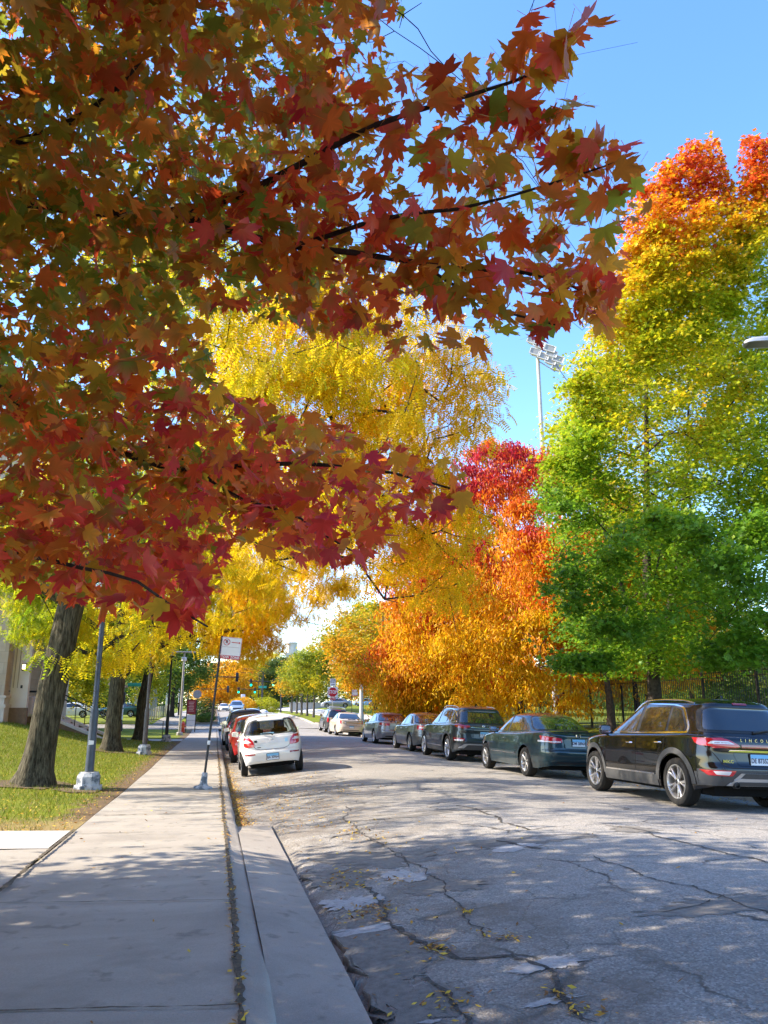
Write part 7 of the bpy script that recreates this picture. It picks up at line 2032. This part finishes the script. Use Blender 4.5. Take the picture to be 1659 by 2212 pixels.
# --- road lamp reaching in from the right
g = float(land_z(10.6, 12.2))
rl = empty('road_lamp', (10.9, 12.6, g)); tag(rl, 'flat grey road lamp head reaching in at the right edge above the black SUV', 'street lamp')
hp = at(1606, 742, 13.0) - np.array([10.9, 12.6, g]); hq = at(1690, 738, 13.0) - np.array([10.9, 12.6, g])
b = MB(); b.lathe([(0.14, 0), (0.12, 1.0), (0.09, hp[2] + 0.2)], 16); b.tube([(0, 0, hp[2] + 0.1), tuple(np.array([0, 0, hp[2] + 0.35]) * 0.5 + hq * 0.5), tuple(hq + np.array([0, 0, 0.03]))], 0.04, 10); b.build('pole', M_GALV, rl)
d_ = unit(hq - hp); s_ = unit(np.cross(d_, ZV)); b = MB(); G = []
for t, w_, h_ in ((0, 0.02, 0.02), (0.03, 0.10, 0.05), (0.12, 0.15, 0.075), (0.35, 0.16, 0.085), (0.6, 0.14, 0.085), (0.78, 0.07, 0.06), (0.8, 0.0, 0.0)):
    c = hp + d_ * t
    G.append([tuple(c + s_ * w_ * x_ + ZV * z_ * h_) for x_, z_ in ((-1, -0.4), (-1, 0.2), (-0.8, 0.7), (-0.3, 1), (0.3, 1), (0.8, 0.7), (1, 0.2), (1, -0.4))])
b.grid(np.array(G), closed=True); b.build('lamp_head', mat('lamp head grey', (0.40, 0.41, 0.43), 0.4, metal=0.4), rl)
b = MB(); b.add([tuple(hp + d_ * t + s_ * w_ - ZV * 0.036) for t, w_ in ((0.06, -0.11), (0.06, 0.11), (0.55, 0.12), (0.55, -0.12))], [(0, 1, 2, 3)]); b.build('lamp_lens', mat('lamp lens', (0.10, 0.10, 0.11), 0.3), rl)

# --- floodlight mast over the playing field
def floodlight():
    d = 62.0
    top = at(1160, 742, d); g = float(land_z(top[0], top[1]))
    root = empty('floodlight_mast', (top[0], top[1], g)); tag(root, 'tall pale floodlight mast with rows of box lamps against the sky', 'floodlight')
    H = top[2] - g
    b = MB(); b.lathe([(0.26, 0), (0.2, 6), (0.13, H)], 16); b.build('mast', M_CONP, root)
    v = np.array([math.cos(R(-18)), math.sin(R(-18)), 0])
    fr = MB()
    bars = [(-0.1, [-1.0, 0.1, 1.5]), (-1.15, [-0.7, 0.5, 1.9]), (-1.75, [1.75, 2.45]), (-2.1, [1.1])]
    k = 0
    lamps = [(-.6, 0), (-.1, -.39), (.72, -.78), (-.44, -1.0), (.17, -1.39), (.83, -1.22), (1.33, -1.72), (.72, -1.83), (1.22, -2.4)]
    for p_, q_ in (((-.7, .1), (.85, -.85)), ((-.55, -.95), (1.4, -1.78)), ((.0, -1.5), (1.3, -2.5))):
        fr.tube([tuple(v * p_[0] + ZV * (H + p_[1])), tuple(v * q_[0] + ZV * (H + q_[1]))], 0.05, 8)
    fr.build('crossarm', M_GALV, root)
    for x, z in lamps:
        c = v * x + ZV * (H + z) - np.array([-0.1, 0.35, 0])
        T = Matrix.Translation(c) @ rotz(R(-18)) @ Matrix.Rotation(R(22), 4, 'Y') @ Matrix.Rotation(R(-8), 4, 'X') @ Matrix.Scale(0.72, 4)
        q = MB(); P = []
        for yy, w_, h_ in ((0.35, 0.18, 0.14), (0.2, 0.28, 0.2), (-0.35, 0.62, 0.40), (-0.42, 0.64, 0.42), (-0.42, 0.55, 0.34), (-0.25, 0.42, 0.26)):
            P.append([tuple(T @ Vector((sx * w_, yy, sz * h_))) for sx, sz in ((-1, -1), (1, -1), (1, 1), (-1, 1))])
        q.grid(np.array(P), closed=True); q.add(P[0], [(0, 1, 2, 3)])
        lo = q.build('lamp_box', mat('floodlight housing', (0.58, 0.55, 0.50), 0.5), root, smooth=False)
        q = MB(); q.add([tuple(T @ Vector((sx * 0.5, -0.36, sz * 0.31))) for sx, sz in ((-1, -1), (1, -1), (1, 1), (-1, 1))], [(0, 1, 2, 3)])
        q.build('lamp_lens', mat('floodlight lens', (0.30, 0.29, 0.27), 0.25), lo, smooth=False)
floodlight()

# --- iron fence along the park at right: a run of panels
def fence_run(label, y0, y1, x0, x1):
    L = math.hypot(x1 - x0, y1 - y0); dx, dy = (x1 - x0) / L, (y1 - y0) / L
    root = empty('iron_fence', (x0, y0, 0)); tag(root, label, 'fence', 'iron fence panels along the park')
    fn = lambda t: float(land_z(x0 + dx * t, y0 + dy * t))
    H = 2.15
    p = MB(); n = int(L / 0.125)
    for k in range(n):
        t = (k + 0.5) * L / n; z = fn(t); s_ = 0.0095
        x, y = dx * t, dy * t
        p.add([(x - s_, y - s_, z + 0.08), (x + s_, y - s_, z + 0.08), (x + s_, y + s_, z + 0.08), (x - s_, y + s_, z + 0.08), (x - s_, y - s_, z + H), (x + s_, y - s_, z + H), (x + s_, y + s_, z + H), (x - s_, y + s_, z + H), (x, y, z + H + 0.09)],
              [(0, 1, 5, 4), (1, 2, 6, 5), (2, 3, 7, 6), (3, 0, 4, 7), (4, 5, 8), (5, 6, 8), (6, 7, 8), (7, 4, 8)])
    p.build('pickets', M_IRON, root, smooth=False)
    for hh in (0.18, H - 0.22, H - 0.05):
        r_ = MB(); r_.tube([(0, 0, fn(0) + hh), (dx * L, dy * L, fn(L) + hh)], 0.022, 4); r_.build('rail', M_IRON, root, smooth=False)
    q = MB(); z = fn(0); q.bbox((0, 0, z + 1.15), (0.09, 0.09, 2.4), 0.01); q.lathe([(0.0, z + 2.52), (0.05, z + 2.47), (0.065, z + 2.42), (0.065, z + 2.35), (0.0, z + 2.34)], 4, rotz(R(45))); q.build('fence_post', M_IRON, root, smooth=False)
ys = list(np.arange(17.0, 80, 2.95))
for i in range(len(ys) - 1):
    near = abs(ys[i] - 30)
    fence_run('black iron picket fence panel between the parked cars and the park lawn', ys[i], ys[i + 1], 17.6 - 0.006 * ys[i], 17.6 - 0.006 * ys[i + 1])

# --- fat concrete pole by the corner
g = float(land_z(11.7, 64)); cp = empty('concrete_pole', (11.75, 64.3, g)); tag(cp, 'thick pale concrete pole right of the beige sedan', 'pole')
b = MB(); b.lathe([(0.24, 0), (0.24, 1.0), (0.155, 1.15), (0.15, 3.9), (0.0, 3.95)], 12); b.build('shaft', M_CONP, cp)

# --- traffic signals
M_SIGH = mat('signal housing', (0.018, 0.018, 0.018), 0.5)
M_GRN = mat('green signal lens', (0.0, 0.5, 0.3), 0.3, emit=(0.0, 1.0, 0.55), estr=1.6)
M_DRED = mat('unlit red lens', (0.12, 0.01, 0.01), 0.3); M_DAMB = mat('unlit amber lens', (0.14, 0.07, 0.01), 0.3)
def signal_head(root, c, back=False, u=1.0, turn=1.0):
    b = MB(); b.bbox(c, (0.36 * u, 0.22 * u, 1.08 * u), 0.03); hd = b.build('signal_head', M_SIGH, root)
    for k, mm in ((0.34, M_DRED), (0.0, M_DAMB), (-0.34, M_GRN)):
        T = Matrix.Translation((c[0], c[1] - turn * 0.115 * u, c[2] + k * u)) @ Matrix.Rotation(math.pi / 2 * turn, 4, 'X')
        q = MB(); q.lathe([(0.15 * u, 0.0), (0.13 * u, 0.02), (0.0, 0.035)], 16, T); q.build('signal_lens', mm, hd)
        q = MB(); q.lathe([(0.165 * u, 0), (0.165 * u, 0.12)], 16, T); q.build('visor', M_SIGH, hd)
def signal(label, x, y, arm_x, arm_h, heads, H=6.0, extra=None):
    g = float(base(y)) + 0.15
    root = empty('traffic_signal', (x, y, g)); tag(root, label, 'traffic light')
    b = MB(); b.lathe([(0.17, 0), (0.15, 0.3), (0.12, 0.4), (0.09, H)], 12); b.build('pole', M_IRON, root)
    b = MB(); b.tube([(0, 0, arm_h), (arm_x, 0, arm_h + 0.15)], 0.06, 8); b.build('mast_arm', M_IRON, root)
    for hx in heads: signal_head(root, (hx, -0.12, arm_h - 0.12))
    return root
y = 119.5; g = float(base(y)) + 0.15; z1 = at(600, 1473, 115)[2] - g
signal('nearer traffic signal arm with two green lights over the road', 9.6, y, -5.0, z1, (-4.55, -1.25), 5.0)
y = 150.0; g = float(base(y)) + 0.15; z2 = at(540, 1490, 145)[2] - g
s2 = signal('farther traffic signal arm with two green lights and a green street sign', 8.4, y, -4.6, z2, (-4.3, -1.3), 6.0)
b = MB(); b.prism(rect(1.5, 0.42), 0, 0.02, face_T((0.1, -0.15, z2 + 0.5))); b.build('street_sign', M_SIGNG, s2, smooth=False)
y = 98.0; g = float(base(y)) + 0.15; z3 = at(512, 1463, 95)[2] - g
root = empty('traffic_signal', (-4.2, y, g)); tag(root, 'unlit traffic signal seen from behind on an arm from the left', 'traffic light')
b = MB(); b.lathe([(0.17, 0), (0.12, 0.4), (0.09, z3 + 0.6)], 12); b.build('pole', M_IRON, root)
x3 = at(512, 1463, 95)[0] + 4.2
b = MB(); b.tube([(0, 0, z3), (x3 + 0.3, 0, z3)], 0.06, 8); b.build('mast_arm', M_IRON, root); signal_head(root, (x3, 0.1, z3), turn=-1.0)
y = 132.0; g = float(base(y)) + 0.15; z4 = at(492, 1489, 128)[2] - g; x4 = at(492, 1489, 128)[0] + 4.4
root = empty('traffic_signal', (-4.4, y, g)); tag(root, 'smaller unlit traffic signal farther back on the left, over the golden tree', 'traffic light')
b = MB(); b.lathe([(0.15, 0), (0.11, 0.4), (0.08, z4 + 0.5)], 12); b.build('pole', M_IRON, root)
b = MB(); b.tube([(0, 0, z4), (x4 + 0.2, 0, z4)], 0.05, 8); b.build('mast_arm', M_IRON, root); signal_head(root, (x4, 0.1, z4), turn=-1.0)
def tall_lamp(label, px, d, ytop, yarm, xarm):
    p0 = at(px, 1535, d); g = float(base(p0[1])) + 0.1; t = at(px, ytop, d); a = at(xarm, yarm, d)
    root = empty('street_lamp', (p0[0], p0[1], g)); tag(root, label, 'street lamp')
    H = t[2] - g
    b = MB(); b.lathe([(0.12, 0), (0.07, H)], 10); b.build('pole', M_DPOLE, root)
    b = MB(); b.tube([(0, 0, H), ((a[0] - t[0]) * 0.5, 0, H + (a[2] - t[2]) * 0.8), (a[0] - t[0], 0, a[2] - g)], 0.035, 8); b.bbox((a[0] - t[0] - 0.2, 0, a[2] - g), (0.7, 0.2, 0.1), 0.03); b.build('lamp_arm', M_DPOLE, root)
tall_lamp('thin street lamp with a long curved arm above the signals', 566, 135, 1452, 1444, 530)
tall_lamp('second thin street lamp just left of the taller one', 557, 160, 1455, 1452, 518)
# white boulders and low wall at the end of the road
for i, (px, w_) in enumerate(((544, 0.5), (569, 0.8))):
    p = at(px, 1535, 122); r_ = np.random.default_rng(40 + i); g = float(base(p[1]))
    P = []
    for u in np.linspace(-0.2, math.pi / 2, 8):
        P.append([(w_ * math.cos(u) * (1 + 0.06 * math.sin(3 * v + i)) * math.cos(v), w_ * 0.6 * math.cos(u) * math.sin(v), 0.55 * math.sin(u) * (1 + 0.05 * math.cos(2 * v))) for v in np.linspace(0, 2 * math.pi, 20, endpoint=False)])
    b = MB(); b.grid(np.array(P), closed=True); o = b.build('boulder', mat('white boulder stone', (0.68, 0.66, 0.62), 0.8, var=0.1, scale=3), None)
    o.location = (p[0], p[1], g); tag(o, ('narrow white boulder left of the signal post at the end of the road', 'wide white boulder nearest the signal post at the end of the road')[i], 'boulder')
wl = MB(); g = float(base(126)); wl.box((16, 126, g + 0.7), (9, 0.4, 1.7)); wl.box((16, 126, g + 1.6), (9.2, 0.5, 0.12))
tag(wl.build('low_wall', mat('grey wall render', (0.36, 0.33, 0.29), 0.85, var=0.1, scale=2), None, smooth=False), 'low grey wall behind the young trees at the end of the street', 'wall')
mt = empty('notice_pillar', tuple(at(519.5 + 0, 1530, 128)[:2]) + (float(base(128)),)); tag(mt, 'white and blue notice pillar beside the traffic signal', 'sign')
b = MB(); b.bbox((0, 0, 1.5), (0.7, 0.3, 3.0), 0.03); b.build('panel', M_SIGNW, mt); b = MB(); b.prism(rect(0.6, 1.1), 0, 0.01, face_T((0, -0.16, 1.7))); b.build('poster', mat('poster blue', (0.12, 0.2, 0.6), 0.5), mt, smooth=False)
mt.location.x = at(524, 1530, 128)[0]

# --- church tower rising over the far trees
def tower():
    d = 330.0; p = at(630, 1400, d); g = float(base(p[1])); top = at(630, 1388, d)[2] - g; w = 41 / 1.8227 * d / F
    root = empty('church_tower', (p[0], p[1], g), (0, 0, R(-8))); tag(root, 'pale stone church tower with an arched green louvre above the far trees', 'church tower')
    st_ = mat('pale tower stone', (0.50, 0.47, 0.43), 0.85, var=0.12, scale=0.8)
    b = MB(); h1 = top * 0.80
    b.box((0, 0, h1 / 2), (w, w, h1)); b.build('shaft', st_, root, smooth=False)
    b = MB(); b.box((0, 0, h1 + 0.3), (w * 1.12, w * 1.12, 0.6)); b.box((0, 0, h1 + 0.8), (w * 1.05, w * 1.05, 0.4)); b.build('cornice', st_, root, smooth=False)
    b = MB(); b.lathe([(w * 0.60, h1 + 1.0), (w * 0.56, top - 0.6), (w * 0.62, top - 0.5), (w * 0.62, top), (w * 0.2, top + 0.6), (0, top + 0.7)], 8, rotz(R(22.5))); b.build('lantern', st_, root, smooth=False, angle=20)
    T = face_T((0, -w / 2 - 0.02, h1 * 0.80))
    for nm, k, mm, z in (('arch_surround', 1.25, mat('tower trim', (0.58, 0.55, 0.50), 0.8), 0.1), ('louvre', 1.0, mat('louvre green', (0.12, 0.22, 0.24), 0.7), 0.16)):
        b = MB(); b.prism([(-w * 0.16 * k, -2.4 * k), (w * 0.16 * k, -2.4 * k)] + [(w * 0.16 * k * math.cos(a), 1.2 + w * 0.16 * k * math.sin(a)) for a in np.linspace(0, math.pi, 9)], 0, z, T); b.build(nm, mm, root, smooth=False)
    for sg in (-1, 1):
        b = MB(); b.box((sg * w * 0.42, -w / 2 - 0.08, h1 / 2), (w * 0.14, 0.2, h1 * 0.99)); b.build('pilaster', st_, root, smooth=False)
tower()

# --- stone building and its steps at the left edge
M_STONE = None
def stone_mat():
    m, nt, p = new_mat('limestone ashlar')
    tc = nt.nodes.new('ShaderNodeTexCoord')
    br = nt.nodes.new('ShaderNodeTexBrick'); br.inputs['Scale'].default_value = 1.0; br.inputs['Mortar Size'].default_value = 0.008; br.inputs['Brick Width'].default_value = 0.9; br.inputs['Row Height'].default_value = 0.45
    br.inputs['Color1'].default_value = (0.50, 0.41, 0.31, 1); br.inputs['Color2'].default_value = (0.42, 0.33, 0.24, 1); br.inputs['Mortar'].default_value = (0.33, 0.27, 0.21, 1)
    mp = nt.nodes.new('ShaderNodeMapping'); mp.inputs['Rotation'].default_value = (math.pi / 2, 0, 0)
    nt.links.new(tc.outputs['Object'], mp.inputs[0]); nt.links.new(mp.outputs[0], br.inputs['Vector'])
    n = noise_node(nt, tc.outputs['Object'], 2.2, 8, 0.65)
    c = mix_node(nt, map_node(nt, n.outputs['Fac'], 0.35, 0.75, 0, 0.5), br.outputs['Color'], (0.30, 0.23, 0.16))
    nt.links.new(c, p.inputs['Base Color']); p.inputs['Roughness'].default_value = 0.9
    return m
M_STONE = stone_mat()
M_SMOOTH = mat('smooth limestone trim', (0.52, 0.45, 0.38), 0.85, var=0.14, scale=3, bump=0.2, bscale=40)
M_BRICKW = mat('brown brick footing', (0.20, 0.13, 0.085), 0.9, var=0.2, scale=9, bump=0.4, bscale=30)
M_STEP = mat('worn step stone', (0.60, 0.56, 0.50), 0.85, var=0.12, scale=5)
def building():
    y0 = 34.5; xr = -8.1; g = float(land_z(xr, y0)) - 0.3
    root = empty('stone_building', (xr, y0, g)); tag(root, 'tan stone building with a stepped buttress at the left edge behind the first trunk', 'building')
    W = 22.0; D = 16.0; H = 13.0
    b = MB(); b.box((-W / 2 - 0.75, D / 2 + 0.75, H / 2), (W, D, H)); b.build('wall', M_STONE, root, smooth=False)
    b = MB(); b.box((-1.15, 0.35, 0.45), (1.9, 0.9, 0.9)); b.box((-1.15, 0.37, 0.965), (1.98, 0.98, 0.13)); b.box((-1.15, 0.4, 1.16), (1.8, 0.84, 0.26)); b.box((-1.15, 0.42, 1.34), (1.9, 0.92, 0.10))
    b.build('plinth', M_SMOOTH, root, smooth=False)
    b = MB(); b.box((-1.15, 0.45, 7.09), (1.66, 0.72, 11.4)); b.build('buttress', M_STONE, root, smooth=False)
    b = MB(); b.box((0.10, 0.85, 0.45), (0.74, 0.3, 0.9)); b.build('stone_footing', M_BRICKW, root, smooth=False)
    b = MB(); b.box((0.08, 0.95, 5.2), (0.68, 0.3, 8.6))
    b.build('pale_pier', mat('pale cut stone', (0.66, 0.60, 0.56), 0.85, var=0.08, scale=2), root, smooth=False)
    for x in (-0.16, 0.0):
        q = MB(); q.box((x, 0.792, 4.3), (0.03, 0.02, 5.2)); q.build('pier_groove', mat('groove shade stone', (0.34, 0.28, 0.24), 0.9), root, smooth=False)
    q = MB(); q.bbox((0.2, 0.74, 2.55), (0.17, 0.14, 0.30), 0.01); wlp = q.build('wall_lamp', M_IRON, root)
    q = MB(); q.box((0.2, 0.66, 2.56), (0.12, 0.06, 0.20)); q.build('lamp_glass', mat('warm lamp glass', (0.8, 0.6, 0.3), 0.4, emit=(1.0, 0.72, 0.35), estr=1.2), wlp)
    q = MB(); q.bbox((0.16, 0.785, 1.75), (0.08, 0.03, 0.13), 0.006); q.build('door_bell', M_IRON, root)
    for k in range(3):     # tall windows on the street side, past the left edge
        x = -4.2 - 4.2 * k
        q = MB(); q.box((x, 0.72, 6.2), (1.7, 0.14, 5.2)); w_ = q.build('window', M_SMOOTH, root, smooth=False)
        q = MB(); q.box((x, 0.66, 6.2), (1.35, 0.06, 4.8)); q.build('pane', M_GLASS, w_, smooth=False)
    b = MB(); b.box((-W / 2 - 0.75, D / 2 + 0.75, H + 0.2), (W + 0.5, D + 0.5, 0.4)); b.build('parapet', M_SMOOTH, root, smooth=False)
building()
def steps():
    x0, y0 = -4.75, 37.3; zg = float(base(38)) + 0.16; zt = float(land_z(-8, 37)) + 0.28
    root = empty('stone_steps', (x0, y0, zg)); tag(root, 'pale stone steps with brown side walls leading up to the left building', 'steps')
    n = 7; run = 0.36; rise = (zt - zg) / n; Wd = 2.3
    b = MB()
    for k in range(n): b.box((-run * (k + 0.5) - 0.01 * k, Wd / 2, rise * (k + 1) / 2 - 0.05), (run + 0.02, Wd - 0.02 * k / n, rise * (k + 1) + 0.1))
    b.build('treads', M_STEP, root, smooth=False)
    xl = -run * n
    b = MB(); b.box((xl - 2.4, Wd / 2 + 0.1, (zt - zg) / 2 - 0.05), (4.8, Wd + 0.5, zt - zg + 0.08)); b.build('landing', M_STEP, root, smooth=False)
    for yy in (-0.22, Wd + 0.22):
        T = Matrix.Translation((0, yy, 0)) @ Matrix.Rotation(math.pi / 2, 4, 'X')
        b = MB(); b.prism([(0.25, -0.4), (0.25, 0.12), (xl, zt - zg - 0.02), (xl - 4.8, zt - zg - 0.02), (xl - 4.8, -0.4)], -0.17, 0.17, T); w_ = b.build('side_wall', M_BRICKW, root, smooth=False)
        b = MB(); b.prism([(0.30, 0.115), (0.30, 0.23), (xl, zt - zg + 0.10), (xl - 4.8, zt - zg + 0.10), (xl - 4.8, zt - zg - 0.02), (xl, zt - zg - 0.02)], -0.21, 0.21, T); b.build('coping', M_STEP, w_, smooth=False)
    for yy in (-0.2, Wd + 0.2):
        r_ = MB(); hr = 0.95
        pts = [(0.15, yy, 0.15 + hr), (xl, yy, zt - zg + 0.1 + hr), (xl - 2.0, yy, zt - zg + 0.1 + hr)]
        r_.tube(pts, 0.024, 8)
        for x_, z_ in ((0.12, 0.15), (xl * 0.5, (zt - zg) * 0.5 + 0.12), (xl, zt - zg + 0.1), (xl - 0.15, zt - zg + 0.1), (xl - 2.0, zt - zg + 0.1)): r_.tube([(x_, yy, z_ - 0.05), (x_, yy, z_ + hr)], 0.02, 8)
        r_.build('handrail', M_IRON, root)
    b = MB(); b.bbox((xl - 1.6, Wd - 0.3, zt - zg + 0.42), (1.3, 0.8, 0.85), 0.06); b.build('stone_pedestal', M_SMOOTH, root)
steps()
hr = empty('handrail', (-3.0, 46.9, float(land_z(-3, 46.9)))); tag(hr, 'thin bent handrail standing on the bright lawn right of the second trunk', 'handrail')
b = MB(); b.tube([(0.15, 0, 0), (0.15, 0, 1.0), (-0.2, 0, 1.08), (-0.9, 0, 1.08), (-0.9, 0, 0)], 0.022, 8); b.build('tube', M_IRON, hr)

# --- corner things on the left: banner board, hydrant, papered post, path posts
bn_ = empty('notice_board', (-1.75, 61.6, float(land_z(-1.9, 61.6)))); tag(bn_, 'tall board with a maroon panel over a white one, beside the red hydrant', 'sign')
for x in (-0.33, 0.33): q = MB(); q.tube([(x, 0, 0), (x, 0, 2.35)], 0.035, 8); q.build('post', M_DPOLE, bn_)
q = MB(); q.box((0, -0.02, 1.80), (0.62, 0.05, 1.05)); mp_ = q.build('maroon_panel', mat('maroon board', (0.26, 0.02, 0.03), 0.5), bn_, smooth=False)
for k in range(7):
    q = MB(); q.prism(rect(0.42 - 0.05 * (k % 3), 0.035), 0, 0.003, face_T((-0.03 * (k % 2), -0.048, 2.16 - 0.11 * k))); q.build('text_line', mat('faded print', (0.6, 0.45, 0.42), 0.6), mp_, smooth=False)
q = MB(); q.box((0, -0.02, 0.83), (0.62, 0.05, 0.80)); wp_ = q.build('white_panel', M_SIGNW, bn_, smooth=False)
q = MB(); q.prism(rect(0.6, 0.03), 0, 0.003, face_T((0, -0.048, 0.83))); q.build('rule', M_ALU, wp_, smooth=False)
hy = empty('fire_hydrant', (-2.25, 60.6, float(land_z(-2.25, 60.6)))); tag(hy, 'red and orange fire hydrant at the foot of the farthest lamp post', 'fire hydrant')
q = MB(); q.lathe([(0.17, 0), (0.17, 0.06), (0.13, 0.08), (0.13, 0.52), (0.16, 0.54), (0.16, 0.60), (0.13, 0.66), (0.07, 0.74), (0.04, 0.76), (0.04, 0.82), (0.0, 0.82)], 18); q.build('barrel', mat('hydrant red', (0.62, 0.06, 0.03), 0.4), hy)
for a, rr_ in ((0, 0.055), (math.pi, 0.055), (-math.pi / 2, 0.075)):
    q = MB(); q.lathe([(rr_, 0.1), (rr_, 0.19), (rr_ * 1.2, 0.19), (rr_ * 1.2, 0.23), (0, 0.23)], 12, Matrix.Translation((0, 0, 0.42)) @ rotz(a) @ Matrix.Rotation(math.pi / 2, 4, 'Y')); q.build('nozzle_cap', mat('hydrant orange', (0.75, 0.16, 0.05), 0.4), hy)
pp = empty('papered_post', (-6.7, 61, float(land_z(-6.7, 61)))); tag(pp, 'dark post wrapped in white notices under a green street sign', 'post')
q = MB(); q.lathe([(0.17, 0), (0.15, 0.5), (0.10, 0.6), (0.09, 3.4)], 12); q.build('pole', M_IRON, pp)
for z, w_, h_, y_ in ((1.35, 0.34, 0.45, -0.12), (0.95, 0.30, 0.3, -0.125), (1.75, 0.26, 0.22, -0.115)):
    q = MB(); q.lathe([(0.115, z - h_ / 2), (0.118, z), (0.115, z + h_ / 2)], 14); q.build('notice', M_SIGNW, pp)
q = MB(); q.bbox((0.0, 0, 2.35), (0.36, 0.3, 0.8), 0.04); q.build('signal_box', M_SIGH, pp)
q = MB(); q.bbox((0.75, 0, 3.3), (0.95, 0.03, 0.24), 0.01); q.build('street_sign', M_SIGNG, pp); q = MB(); q.bbox((-0.3, 0, 3.12), (0.5, 0.03, 0.2), 0.01); q.build('side_sign', M_SIGNW, pp)
for i in range(13):
    y = 74 + i * 2.6; x = -5.75 + 0.02 * i
    o = MB(); o.bbox((0, 0, 0.58), (0.14, 0.14, 1.2), 0.02); q = o.build('path_post', mat('weathered pale post', (0.52, 0.47, 0.34), 0.8, var=0.15, scale=6), None)
    q.location = (x, y, float(land_z(x, y))); tag(q, 'weathered pale wooden post in the row along the far left path', 'post', 'pale posts along the far path')
for i, (x, y, h_) in enumerate(((-5.9, 101, 4.2), (-4.9, 112, 3.6))):
    o = MB(); o.bbox((0, 0, h_ / 2), (0.2, 0.2, h_), 0.02); q = o.build('tall_post', M_SIGNW, None); q.location = (x, y, float(land_z(x, y)))
    tag(q, ('tall white post rising above the row of low path posts', 'shorter white post at the end of the far path')[i], 'post')
gh = empty('garden_house', (-9.2, 92, float(land_z(-9, 92)))); tag(gh, 'low grey house with a dark window glimpsed behind the third trunk', 'house')
q = MB(); q.box((1.6, 0, 1.5), (2.2, 3, 3)); q.build('wall', mat('grey siding', (0.42, 0.42, 0.40), 0.8), gh, smooth=False)
q = MB(); q.box((1.6, -2.03, 1.8), (1.2, 0.08, 1.9)); w_ = q.build('window', M_SIGNW, gh, smooth=False); q = MB(); q.box((1.6, -2.08, 1.8), (1.0, 0.05, 1.7)); q.build('pane', M_GLASS, w_, smooth=False)
q = MB(); q.prism([(-1.8, 3.0), (1.8, 3.0), (0, 4.0)], -2.9, -0.3, Matrix.Rotation(math.pi / 2, 4, 'Z') @ Matrix.Rotation(math.pi / 2, 4, 'X')); q.build('roof', mat('dark shingle', (0.06, 0.055, 0.05), 0.9), gh, smooth=False)

# --- person walking away on the far path
def walker():
    x, y = -3.95, 92.5; g = float(land_z(x, y)) + 0.035
    bm = bmesh.new(); L = bm.verts.layers.skin.verify()
    J = dict(pel=(0, 0, .95, .15), ab=(0, .01, 1.12, .145), ch=(0, .01, 1.32, .165), nk=(0, .02, 1.50, .062), hd0=(0, .03, 1.58, .085), hd1=(0, .03, 1.68, .10), hd2=(0, .03, 1.76, .06),
             shl=(-.19, .0, 1.42, .075), ell=(-.36, .06, 1.24, .052), wrl=(-.20, .20, 1.40, .038), hal=(-.15, .22, 1.47, .04),
             shr=(.19, .0, 1.42, .075), elr=(.25, -.02, 1.14, .052), wrr=(.25, .10, .90, .038), har=(.25, .13, .82, .04),
             hil=(-.09, 0, .90, .105), knl=(-.10, .10, .50, .075), anl=(-.10, -.02, .10, .05), tol=(-.10, .14, .05, .045),
             hir=(.09, 0, .90, .105), knr=(.10, -.02, .50, .075), anr=(.10, -.20, .12, .05), tor=(.10, -.06, .04, .045))
    E = 'pel-ab ab-ch ch-nk nk-hd0 hd0-hd1 hd1-hd2 ch-shl shl-ell ell-wrl wrl-hal ch-shr shr-elr elr-wrr wrr-har pel-hil hil-knl knl-anl anl-tol pel-hir hir-knr knr-anr anr-tor'.split()
    V = {}
    for k, q in J.items():
        v = bm.verts.new(q[:3]); v[L].radius = (q[3], q[3]); v[L].use_root = (k == 'pel'); V[k] = v
    for e in E: a, c = e.split('-'); bm.edges.new((V[a], V[c]))
    me = bpy.data.meshes.new('person'); bm.to_mesh(me); bm.free()
    o = bpy.data.objects.new('person', me); COL.objects.link(o)
    s = o.modifiers.new('skin', 'SKIN'); s.use_smooth_shade = True
    u = o.modifiers.new('sub', 'SUBSURF'); u.levels = 1; u.render_levels = 1
    m2 = bpy.data.meshes.new_from_object(o.evaluated_get(bpy.context.evaluated_depsgraph_get()))
    o.modifiers.clear(); o.data = m2
    m2.materials.clear(); m2.materials.append(mat('black coat', (0.012, 0.012, 0.015), 0.8)); m2.materials.append(mat('skin tone', (0.35, 0.2, 0.13), 0.6)); m2.materials.append(mat('dark jeans', (0.018, 0.02, 0.03), 0.85)); m2.materials.append(mat('shoe', (0.03, 0.02, 0.02), 0.6))
    for p in m2.polygons:
        z = p.center.z; c = p.center
        p.material_index = 1 if (z > 1.50 or (z < 0.88 and c.x > 0.2 and z > 0.7) or (c.y > 0.19 and z > 1.38)) else (3 if z < 0.10 else (2 if z < 0.88 else 0))
    o.location = (x, y, g); tag(o, 'person in black walking away along the far left path with a raised arm', 'person')
    h = MB(); P = []
    for a in np.linspace(-0.1, math.pi / 2, 7): P.append([(0.108 * math.cos(a) * math.cos(b_), 0.03 + 0.112 * math.cos(a) * math.sin(b_) - 0.01, 1.67 + 0.125 * math.sin(a)) for b_ in np.linspace(0, 2 * math.pi, 16, endpoint=False)])
    h.grid(np.array(P), closed=True); h.build('hair', mat('dark hair', (0.015, 0.011, 0.009), 0.7), o)
    c = MB(); c.lathe([(0.185, 0.80), (0.18, 0.95), (0.165, 1.1)], 16, Matrix.Scale(0.82, 4, (0, 1, 0))); c.build('coat_hem', MATS['black coat'], o)
walker()
